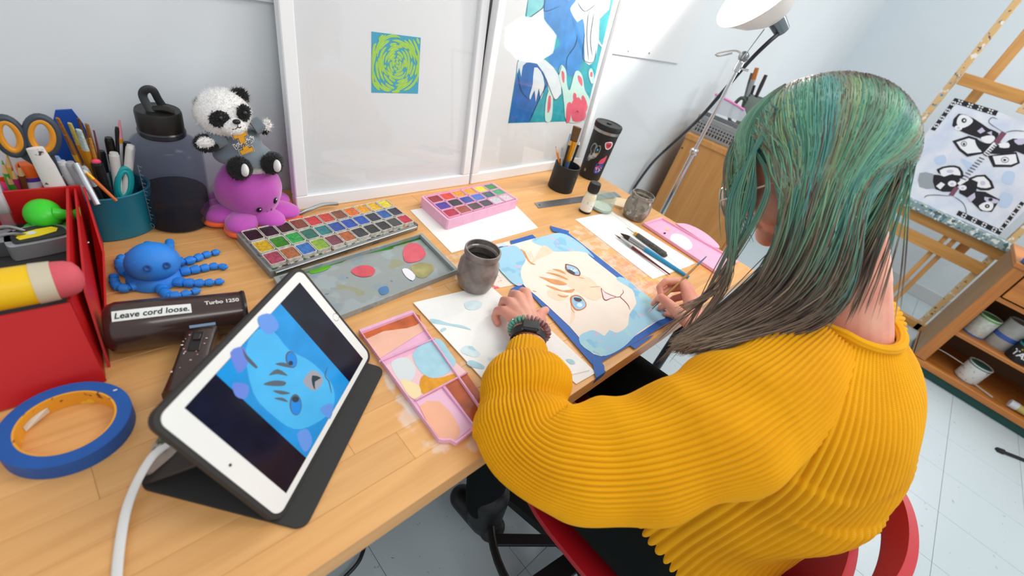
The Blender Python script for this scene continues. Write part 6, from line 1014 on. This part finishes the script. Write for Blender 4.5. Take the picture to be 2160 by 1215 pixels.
# ---------------------------------------------------------------- sweater: ribbed knit lofts
def knit(hexa, hexb):
    m = bpy.data.materials.new('mat_knit'); m.use_nodes = True; nt = m.node_tree; N = nt.nodes.new; L = nt.links.new; b = nt.nodes['Principled BSDF']; b.inputs['Roughness'].default_value = .9; b.inputs['Sheen Weight'].default_value = .35; b.inputs['Sheen Tint'].default_value = lin('#ffd070'); b.inputs['Specular IOR Level'].default_value = .15
    uv = N('ShaderNodeUVMap'); uv.uv_map = 'UVMap'; n = N('ShaderNodeTexNoise'); n.inputs['Scale'].default_value = 9; n.inputs['Detail'].default_value = 4; tc = N('ShaderNodeTexCoord'); L(tc.outputs['Object'], n.inputs['Vector'])
    r = N('ShaderNodeValToRGB'); r.color_ramp.elements[0].position = .35; r.color_ramp.elements[1].position = .65; r.color_ramp.elements[0].color = lin(hexb); r.color_ramp.elements[1].color = lin(hexa); L(n.outputs['Fac'], r.inputs[0]); L(r.outputs[0], b.inputs['Base Color'])
    w1 = N('ShaderNodeTexWave'); w1.bands_direction = 'Y'; w1.inputs['Scale'].default_value = 1.0; w1.inputs['Distortion'].default_value = 1.5; w1.inputs['Detail'].default_value = 2; w1.inputs['Detail Scale'].default_value = 3; L(uv.outputs[0], w1.inputs['Vector'])
    n3 = N('ShaderNodeTexNoise'); n3.inputs['Scale'].default_value = 700; L(tc.outputs['Object'], n3.inputs['Vector']); ad = N('ShaderNodeMath'); L(w1.outputs['Fac'], ad.inputs[0]); L(n3.outputs['Fac'], ad.inputs[1])
    bp = N('ShaderNodeBump'); bp.inputs['Strength'].default_value = .35; bp.inputs['Distance'].default_value = .0012; L(ad.outputs[0], bp.inputs['Height']); L(bp.outputs[0], b.inputs['Normal']); return m
KN = knit('#eea90f', '#df990a')
class Grid:
    def __init__(s): s.V = []; s.F = []; s.UV = []; s.n = 0
    def tube(s, C, R, nr, rows, amp=.0014, per_rib=6, oval_=(1, 1), fold=0.0, up=(0, 0, 1), seed=0, vscale=200., prof=None, clampd=True):
        C = np.array(C, float); k = len(C); seg = np.concatenate([[0], np.cumsum(np.linalg.norm(np.diff(C, axis=0), axis=1))]); t = np.linspace(0, 1, rows); u = seg / seg[-1]
        fine = np.array(cr(C, 24)); fs = np.concatenate([[0], np.cumsum(np.linalg.norm(np.diff(fine, axis=0), axis=1))]); fs /= fs[-1]; pts = np.array([np.interp(t, fs, fine[:, i]) for i in range(3)]).T
        R = np.array(R, float); ui = np.array([np.argmin(np.linalg.norm(fine - c, axis=1)) for c in C]); uu = fs[ui]; uu[0] = 0; uu[-1] = 1
        if R.ndim == 1: R = np.stack([R, R], 1)
        ra = np.interp(t, uu, R[:, 0]); rb = np.interp(t, uu, R[:, 1]); n = nr * per_rib; th = np.linspace(0, 2 * math.pi, n, endpoint=False); px = None; rng = np.random.RandomState(seed); ph = rng.uniform(0, 6.28, 8)
        V = np.zeros((rows, n, 3)); UV = np.zeros((rows, n, 2))
        for i in range(rows):
            d = pts[min(i + 1, rows - 1)] - pts[max(i - 1, 0)]; d /= np.linalg.norm(d)
            x = fr(d, up)[:, 0] if px is None else px - d * (px @ d); x /= np.linalg.norm(x); px = x; y = np.cross(d, x); v = t[i] * fs.shape[0]
            rib = amp * (np.abs(np.cos(th * nr / 2)) ** .7 * 2 - 1.2); fo = fold * (np.sin(t[i] * 38 + 2.2 * np.sin(th + ph[0]) + ph[1]) * .5 + np.sin(t[i] * 23 + 1.7 * np.sin(2 * th + ph[2]) + ph[3]) * .5) * (1 + .6 * np.sin(th + ph[4]))
            V[i] = pts[i] + ((ra[i] + rib + fo) * np.cos(th))[:, None] * x + ((rb[i] + rib + fo) * np.sin(th))[:, None] * y; UV[i, :, 0] = th * nr / 6.283; UV[i, :, 1] = t[i] * seg[-1] * vscale
        s.grid(V, UV, clampd)
    def grid(s, V, UV, clampd=True):
        rows, n = V.shape[:2]
        if clampd: m = (V[..., 1] > DY0 - .012) & (V[..., 2] < TOP + .004) & (V[..., 2] > TOP - .2); V[..., 2] = np.where(m, TOP + .004 + .1 * (V[..., 2] - TOP - .004) * 0, V[..., 2])
        s.V.append(V.reshape(-1, 3)); s.UV.append(UV.reshape(-1, 2)); I = np.arange(rows * n).reshape(rows, n) + s.n; a = I[:-1]; b = np.roll(I, -1, 1)[:-1]; c = np.roll(I, -1, 1)[1:]; d = I[1:]
        s.F.append(np.stack([a, b, c, d], -1).reshape(-1, 4)); s.n += rows * n
    def build(s, name, mat, parent):
        V = np.concatenate(s.V) - wloc(parent); F = np.concatenate(s.F); UV = np.concatenate(s.UV); me = bpy.data.meshes.new(name); me.vertices.add(len(V)); me.vertices.foreach_set('co', V.ravel()); me.loops.add(F.size); me.loops.foreach_set('vertex_index', F.ravel()); me.polygons.add(len(F)); me.polygons.foreach_set('loop_start', np.arange(len(F)) * 4); me.polygons.foreach_set('use_smooth', [True] * len(F))
        me.update(calc_edges=True); l = me.uv_layers.new(name='UVMap'); l.data.foreach_set('uv', UV[F.ravel()].ravel()); me.materials.append(mat); o = bpy.data.objects.new(name, me); COL.objects.link(o); o.parent = parent; return o
sw = Grid()
# torso rings: z, cx, cy, a, b
TR_ = [(-.285, .745, -.045, .185, .15), (-.25, .745, -.05, .20, .165), (-.15, .75, -.06, .204, .165), (-.05, .758, -.072, .204, .155), (.03, .768, -.082, .210, .155), (.10, .783, -.084, .213, .150), (.165, .790, -.075, .206, .131), (.205, .793, -.066, .178, .112), (.235, .791, -.056, .128, .086), (.252, .789, -.050, .094, .070), (.262, .789, -.048, .082, .062)]
zs_ = np.array([r[0] for r in TR_]); rows = 110; zq = np.interp(np.linspace(0, 1, rows), np.linspace(0, 1, len(TR_)), zs_); nr = 84; n = nr * 6; th = np.linspace(0, 2 * math.pi, n, endpoint=False); V = np.zeros((rows, n, 3)); UV = np.zeros((rows, n, 2))
tq = np.linspace(0, len(TR_) - 1, rows); Tf = np.array(cr([(r[1], r[2], r[3]) for r in TR_], 12)); Tb_ = np.array(cr([(r[4], r[0], 0) for r in TR_], 12)); ti = np.linspace(0, 1, len(Tf)); tt_ = np.linspace(0, 1, rows)
for i in range(rows):
    cx, cy, a = [np.interp(tt_[i], ti, Tf[:, k]) for k in range(3)]; b = np.interp(tt_[i], ti, Tb_[:, 0]); z = np.interp(tt_[i], ti, Tb_[:, 1]); rib = .0030 * (np.abs(np.cos(th * nr / 2)) ** .7 * 2 - 1.2) * min(1, a / .15); fo = .004 * np.sin(z * 40 + 3 * np.sin(th * 2 + 1)) * (z < .12) + .007 * np.sin(z * 22 + 2 * np.cos(th + .7)) * (z < .06)
    ct2, st2 = np.cos(th), np.sin(th); e = .9; V[i, :, 0] = cx + (a + rib + fo) * np.sign(ct2) * np.abs(ct2) ** e; V[i, :, 1] = cy + (b + rib + fo) * np.sign(st2) * np.abs(st2) ** e; V[i, :, 2] = TOP + z - .02 * (st2 > 0) * st2 * max(0, (z - .2) / .06); UV[i, :, 0] = th * nr / 6.283; UV[i, :, 1] = z * 200
sw.grid(V, UV)
# collar roll
sw.tube([W3(.789 + .082 * math.cos(a), -.048 + .062 * math.sin(a), .262 - .018 * max(0, math.sin(a))) for a in np.linspace(0, 2 * math.pi, 25)], [.007] * 25, 8, 120, .0006, 4, seed=3)
# left sleeve from neck to wrist, ballooning over the cuff
LE = [(.735, -.035, .215, .05, .05), (.67, -.03, .188, .075, .07), (.60, -.02, .15, .088, .082), (.515, .01, .098, .088, .085), (.438, .06, .055, .080, .076), (.386, .11, .040, .074, .066), (.370, .145, .038, .072, .060), (.380, .172, .042, .073, .058), (.394, .192, .042, .062, .047), (.403, .203, .044, .061, .045), (.414, .216, .047, .069, .052), (.425, .229, .048, .070, .053), (.434, .239, .047, .064, .047), (.438, .243, .044, .056, .039), (.433, .238, .043, .044, .031), (.42, .225, .042, .037, .028)]
sw.tube([W3(*p[:3]) for p in LE], [p[3:] for p in LE], 70, 230, .0019, 6, fold=.0078, seed=5)
cu = [LW + (W3(.41, .215, .040) - LW) * k for k in (.30, .34, .5, .85)]; sw.tube(cu, [.0325, .0345, .0365, .038], 34, 40, .0012, 6, seed=6); sw.tube([cu[0] * .98 + cu[1] * .02, cu[0] * .6 + cu[1] * .4], [.028, .033], 34, 6, .0004, 6, seed=6)
RE = [(.84, -.05, .222), (.90, -.052, .192), (.975, -.045, .140), (1.035, -.04, .06), (1.06, -.01, .02), (1.04, .04, .03), (1.01, .085, .045), (.99, .115, .048)]
sw.tube([W3(*p) for p in RE] , [.055, .085, .092, .085, .078, .072, .068, .045], 58, 140, .0018, 6, fold=.003, seed=8, up=(0, 1, .3)); RCu = [W3(1.0, .10, .045), RW + (W3(1.0, .10, .045) - RW) * .25]; sw.tube([RCu[0], (RCu[0] + RCu[1]) / 2, RCu[1]], [.036, .034, .032], 34, 24, .001, 6, seed=9, up=(0, 1, .3))
sw.build('sweater', KN, per)
# ---------------------------------------------------------------- trousers and boots
TRM = M('#0b1110', .9, var=.15, vs=60, spec=.2); pn = MB()
chain(pn, [W3(.69, -.06, -.225), W3(.79, -.06, -.225)], [.125, .125], 28)
for sx3, kx in ((.615, .565), (.845, .86)): chain(pn, [W3(sx3, -.06, -.215), W3((sx3 + kx) / 2, .14, -.205), W3(kx, .345, -.20)], [.102, .092, .068], 28); chain(pn, [W3(kx, .345, -.205), W3(kx - .01, .30, -.40), W3(kx - .02, .27, -.53)], [.066, .055, .044], 24)
pme = remesh(pn, .006, 6); pme.materials.append(TRM); po2 = bpy.data.objects.new('trousers', pme); COL.objects.link(po2); po2.parent = per
for kx in (.555, .84):
    mb = MB(); chain(mb, [W3(kx, .265, -.50), W3(kx, .255, -.585)], [.05, .046], 20); chain(mb, [W3(kx, .25, -.60), W3(kx - .01, .33, -.605)], [.04, .034], 20); mb.ell(W3(kx, .22, -.60), (.036, .03, .03), n=18); bme = remesh(mb, .004, 5); bme.materials.append(BLK); o = bpy.data.objects.new('boot', bme); COL.objects.link(o); o.parent = per
# ---------------------------------------------------------------- hair
def hair():
    R = np.random.RandomState(11); VV = []; FF = []; CC = []; n0 = 0; K = 22; S = 3
    G = [lin(h)[:3] for h in ('#6aa888', '#549678', '#3f8478', '#7ab088', '#86a070', '#4a8f88', '#62a08c', '#7c7458', '#5f7a62', '#6a5a48', '#4f8a72')]; BR_ = [lin(h)[:3] for h in ('#5e4a3c', '#6d5646', '#4c3a30', '#7b6452')]; TA = [lin(h)[:3] for h in ('#a8937a', '#96806a', '#b7a48c', '#84705e')]; RT = [lin(h)[:3] for h in ('#5c463a', '#7a5e4a', '#3f4a40')]
    E = lambda d, k=1.0: HC + (hS * d[0] * .088 + hF * d[1] * .113 + hU * d[2] * .107) * k
    def strand(path, r0, g=None, t1=.62, brown=True):
        nonlocal n0
        p = np.array(path); m = len(p); fs = np.concatenate([[0], np.cumsum(np.linalg.norm(np.diff(p, axis=0), axis=1))]); fs /= fs[-1]; t = np.linspace(0, 1, K); q = np.array([np.interp(t, fs, p[:, i]) for i in range(3)]).T
        d = np.gradient(q, axis=0); d /= np.linalg.norm(d, axis=1)[:, None] + 1e-9; vv = CAM - q; x = np.cross(d, vv); x /= np.linalg.norm(x, axis=1)[:, None] + 1e-9; y = np.cross(x, d); r = r0 * np.clip(1.15 - .25 * t, 0, 1) * np.clip((1 - t) * 7 + .25, 0, 1)
        for a in (0, 2.094, 4.189): VV.append(q + (r * math.cos(a))[:, None] * x + (r * .6 * math.sin(a))[:, None] * y)
        base = n0; n0 += K * S; i = np.arange(K - 1)
        for a in range(S): b = (a + 1) % S; FF.append(np.stack([base + a * K + i, base + a * K + i + 1, base + b * K + i + 1, base + b * K + i], -1))
        g = (np.array(G[R.randint(len(G))]) if g is None else g * .8 + np.array(G[R.randint(len(G))]) * .2) * R.uniform(.95, 1.38); bw = np.array(BR_[R.randint(4)]) * R.uniform(.8, 1.2); ta = np.array(TA[R.randint(4)]) * R.uniform(.8, 1.15); rt = np.array(RT[R.randint(3)])
        j = R.uniform(-.06, .06); c = np.zeros((K, 3)); s1 = np.clip((t - t1 + .14 - j) / .2, 0, 1)[:, None] if brown else np.zeros((K, 1)); s2 = np.clip((t - t1 - .12 - j) / .28, 0, 1)[:, None] if brown else np.zeros((K, 1)); s0 = np.clip(1 - t / R.uniform(.03, .16), 0, 1)[:, None]
        c = g * (1 - s1) + bw * s1; c = c * (1 - s2) + ta * s2; c = c * (1 - s0) + rt * s0; CC.append(np.tile(c, (S, 1)))
    def surf(d0, d1, k, n=9):
        d0 = np.array(d0) / np.linalg.norm(d0); d1 = np.array(d1) / np.linalg.norm(d1); om = math.acos(max(-1, min(1, d0 @ d1))); return [E((math.sin((1 - t) * om) * d0 + math.sin(t * om) * d1) / math.sin(om), k) for t in np.linspace(0, 1, n)]
    def bez(a, b, c, n=12): return [a * (1 - t) ** 2 + b * 2 * t * (1 - t) + c * t * t for t in np.linspace(0, 1, n)[1:]]
    def lock(s): # colour family shared by neighbouring strands
        nonlocal LC
        i = int(np.clip(s, 0, .999) * len(LC)); return LC[i]
    LC = [np.array(G[R.randint(len(G))]) for _ in range(34)]
    NL = 5200
    for i in range(NL):
        s = .30 + .70 * R.beta(1.0, 1.0); al = math.radians(28 + 172 * s); u = (s - .3) / .7
        lat = R.normal(0, .09) - .03; d0 = (lat, math.cos(al), math.sin(al)); k = 1.0 + R.uniform(-.06, .012)
        ex = (-1.0, .06 - .55 * u + R.normal(0, .03), -.40 + R.normal(0, .08)); sp = surf(d0, ex, k, 9)[:8:2 if R.rand() < 2 else 1]; sp = sp[:3] + [sp[3] * .75 + PX(1660 + 110 * u, 470 + 80 * u, .69) * .25]
        way = PX(1602 + 142 * u + R.normal(0, 10), 600 + 62 * u + R.normal(0, 10), .685 + .012 * R.normal()); end = PX(1402 + 90 * u * R.rand() + R.normal(0, 10), 742 + R.normal(0, 9), .61 + .012 * R.normal()); cut = 1 - .4 * R.rand() ** 2.5
        path = cr(sp + [way, end], 6); m = max(8, int(len(path) * cut)); strand(path[:m], R.uniform(.0007, .0015), lock(s + R.normal(0, .008)), t1=.60)
    for i in range(900):                       # temple hair swept back over the ear
        s = .08 + .24 * R.rand(); al = math.radians(28 + 172 * s); d0 = (R.normal(0, .09) - .04, math.cos(al), math.sin(al)); sp = surf(d0, (-1.0, .42 + R.normal(0, .06), .42 + R.normal(0, .05)), 1 + R.uniform(-.05, .012), 7); q = PX(1655 + 10 * R.normal(), 366 + 14 * R.normal(), .694); q2_ = PX(1662 + 10 * R.normal(), 470 + 10 * R.normal(), .692); way = PX(1606 + R.normal(0, 10), 600 + R.normal(0, 10), .685); end = PX(1402 + R.normal(0, 10), 742 + R.normal(0, 9), .61)
        path = cr(sp[:6:1] + [q, q2_, way, end], 6); m = max(8, int(len(path) * (1 - .5 * R.rand() ** 2))); strand(path[:m], R.uniform(.0007, .0014), lock(s), t1=.62)
    for i in range(620):                       # front locks falling in front of the ear to the glasses
        s = .2 * R.rand(); al = math.radians(28 + 172 * (s + .1)); d0 = (R.normal(0, .1) - .05, math.cos(al), math.sin(al)); sp = surf(d0, (-.75, .72 + R.normal(0, .06), .05), 1 + R.uniform(-.03, .035), 6)[:5]; e = PX(1548 + 9 * R.normal(), 440 + 22 * R.normal(), .722 + .008 * R.normal()); path = cr(sp + [e], 6); strand(path, R.uniform(.0006, .0012), lock(.02 + s * .3), t1=1.5, brown=False)
    for i in range(1500):                      # far side and nape
        s = R.rand(); al = math.radians(35 + 160 * s); d0 = (R.normal(0, .1) + .03, math.cos(al), math.sin(al)); ex = (1.0, math.cos(al) * .5 - .1, -.35); sp = surf(d0, ex, 1 + R.uniform(-.05, .012)); e = sp[-1]; strand(sp + bez(e, e + np.array([-.002, .01, -.05]), e + np.array([-.02, .035, -.10 + .04 * R.rand()]), 8), R.uniform(.0008, .0015), t1=.8)
    for i in range(120):                       # fringe
        s = R.rand(); d0 = (R.uniform(-.5, .25), .75 + .1 * R.rand(), .75 - .2 * R.rand()); p0 = E(d0 / np.linalg.norm(d0), 1.0); e = H3(-.055 + R.normal(0, .015), .098 + R.normal(0, .01), -.045 + R.normal(0, .02)); strand(bez(p0, (p0 + e) / 2 + hF * .022 + hU * .01, e, 14), R.uniform(.0006, .0011), t1=1.4, brown=False)
    for c in range(7):                         # loose locks across the cheek
        al = math.radians(45 + 4 * c); exf = .55 - .07 * c; w1 = (1600 - 10 * c + 12 * R.normal(), 420 + 12 * R.normal()); w2 = (1500 + 10 * R.normal() + 4 * c, 600); e2 = (1425 + 14 * R.normal(), 700 + 30 * R.normal()); cc_ = np.array(G[R.randint(len(G))]) * .8
        for i in range(9): sp = surf((-.1, math.cos(al), math.sin(al)), (-1, exf, .3), 1.02, 6)[:4]; j = lambda p, q: (p[0] + q * R.normal(), p[1] + q * R.normal()); strand(cr(sp + [PX(*j(w1, 4), .69), PX(*j(w2, 4), .665), PX(*j(e2, 6), .63)], 6), R.uniform(.0007, .0013), cc_, t1=.62)
    for i in range(160):                       # nape wisps falling behind the ear to the shoulder
        d0 = (R.uniform(-.5, .2), -.86, -.25 + .2 * R.normal()); p0 = E(np.array(d0) / np.linalg.norm(d0), .98); e = PX(1720 + 60 * R.normal(), 660 + 16 * R.normal(), .69); strand(bez(p0, p0 * .5 + e * .5 + [-.02, -.01, -.005], e, 14), R.uniform(.0006, .0012), t1=.55)
    cap_ = []; nf, nu_ = 80, 48
    for i in range(nu_ + 1):
        for j in range(nf): a = 2 * math.pi * j / nf; t = math.pi * i / nu_; cap_.append((math.sin(t) * math.cos(a), math.sin(t) * math.sin(a), math.cos(t)))
    cap_ = np.array(cap_); ok = (cap_[:, 1] < .62 + .40 * cap_[:, 2]) & (cap_[:, 2] > -.62) & ~((cap_[:, 0] < -.4) & (cap_[:, 1] > -.08) & (cap_[:, 2] < .12)); Vc = np.array([E(d, .935) for d in cap_]); f = []
    for i in range(nu_):
        for j in range(nf):
            q = [i * nf + j, i * nf + (j + 1) % nf, (i + 1) * nf + (j + 1) % nf, (i + 1) * nf + j]
            if all(ok[q]): f.append([x + n0 for x in q])
    VV.append(Vc); CC.append(np.tile(np.array(lin('#38604f')[:3]), (len(Vc), 1))); FF.append(np.array(f))
    V = np.concatenate(VV) - wloc(per); F = np.concatenate(FF); C = np.concatenate(CC); me = bpy.data.meshes.new('hair'); me.vertices.add(len(V)); me.vertices.foreach_set('co', V.ravel()); me.loops.add(F.size); me.loops.foreach_set('vertex_index', F.ravel().astype(np.int32)); me.polygons.add(len(F)); me.polygons.foreach_set('loop_start', np.arange(len(F)) * 4); me.polygons.foreach_set('use_smooth', [True] * len(F)); me.update(calc_edges=True)
    at = me.color_attributes.new('Col', 'FLOAT_COLOR', 'POINT'); at.data.foreach_set('color', np.concatenate([C, np.ones((len(C), 1))], 1).ravel())
    m = bpy.data.materials.new('mat_hair'); m.use_nodes = True; nt = m.node_tree; b = nt.nodes['Principled BSDF']; a = nt.nodes.new('ShaderNodeVertexColor'); a.layer_name = 'Col'; nt.links.new(a.outputs[0], b.inputs['Base Color']); b.inputs['Roughness'].default_value = .38; b.inputs['Specular IOR Level'].default_value = .45; b.inputs['Sheen Weight'].default_value = .15
    me.materials.append(m); o = bpy.data.objects.new('hair', me); COL.objects.link(o); o.parent = per; o['label'] = 'long hair dyed green fading to brown ends'
hair()
# ---------------------------------------------------------------- glasses, watch, bracelet, brush in hand
gm = M('#cfb9b2', .25, .4); gl_ = thing('glasses', 'thin pale framed glasses worn by the artist', 'glasses', tuple(H3(0, .105, -.03)))
for s in (-1, 1):
    c = H3(s * .031, .124, -.036); k = MB().tube([c + hS * .025 * math.cos(a) + hU * .023 * math.sin(a) for a in np.linspace(0, 2 * math.pi, 36, endpoint=False)], .0017, 8, closed=True).build('rim', gm, gl_); MB().lathe([(.0245, -.0004), (.0245, .0004)], c, 32, T=fr(hF)).build('lens', glassmat('#fbf4f2', key='_lens%d' % s), k)
    MB().tube(cr([H3(s * .056, .123, -.028), H3(s * .078, .07, -.018), H3(s * .082, .0, -.012), H3(s * .080, -.018, -.03)], 5), .0015, 8).build('temple_arm', gm, gl_)
MB().tube(cr([H3(-.007, .124, -.03), H3(0, .126, -.026), H3(.007, .124, -.03)], 4), .0016, 8).build('bridge', gm, gl_)
fdv = (W3(.41, .215, .040) - LW); fdv /= np.linalg.norm(fdv); fT = fr(fdv); 
wc = LW + fdv * .020; wt = thing('wrist_watch', 'black smart watch on the left wrist beside the sweater cuff', 'watch', tuple(wc)); wU = np.array([0, 0, 1.0]) - fdv * fdv[2]; wU /= np.linalg.norm(wU); wS = np.cross(fdv, wU); wring = lambda r, off: [wc + fdv * off + wS * (r + .002) * math.cos(a) + wU * (r - .003) * math.sin(a) for a in np.linspace(0, 2 * math.pi, 40, endpoint=False)]
MB().loft([wring(.0275, -.010), wring(.0295, -.0095), wring(.0295, .0095), wring(.0275, .010)], caps=False).build('strap', M('#17181a', .5), wt); cdir = CAM - wc; cdir -= fdv * (cdir @ fdv); cdir /= np.linalg.norm(cdir); wb2 = (cdir + wU * .4); wb2 /= np.linalg.norm(wb2); MB().box(wc + wb2 * .0295, (.030, .024, .009), np.array([np.cross(fdv, wb2), fdv, wb2]).T, .003).build('watch_case', M('#1a1b1d', .2, coat=.5), wt); MB().box(wc + wb2 * .0342, (.026, .0205, .001), np.array([np.cross(fdv, wb2), fdv, wb2]).T, .0003).build('watch_screen', M('#0c0d0f', .08), wt)
bc3 = LW - fdv * .002; br_ = thing('bead_bracelet', 'bracelet of mauve and sea green beads above the watch', 'bracelet', tuple(bc3)); bcol = ['#9a6b6e', '#8a5a62', '#a87f7a', '#7fa08f', '#5fae9a', '#6f9a88', '#8a9a80']; bms = [MB().lathe([(.002, -.0028), (.0058, -.0022), (.0066, 0), (.0058, .0022), (.002, .0028)], (0, 0, 0), 12).mesh('bead', M(c, .2, coat=.4, var=.2, vs=90)) for c in bcol]
for k in range(30):
    a = 2 * math.pi * k / 30; pos = bc3 + wS * .0335 * math.cos(a) + wU * .0285 * math.sin(a); tg = -wS * math.sin(a) + wU * math.cos(a); o = put(bms[[3, 4, 4, 5, 4, 6, 0, 1, 0, 2, 0, 1, 2, 0, 1][k % 15] if k < 15 else rnd.randrange(7)], 'bead', br_, pos); o.rotation_euler = Matrix(fr(tg).tolist()).to_euler()
stick('fine_brush', 'fine wooden paintbrush held in the right hand over the painting', 'brush', BE, BT, [('handle_tip', 0, .16, .0012, .0024, M('#4a78a8', .4)), ('handle', .16, .74, .0026, .0030, M('#b98a4a', .4)), ('ferrule', .74, .93, .0024, .0016, STEEL), ('bristles', .93, 1, .0014, .0003, M('#e8e6e2', .5))])
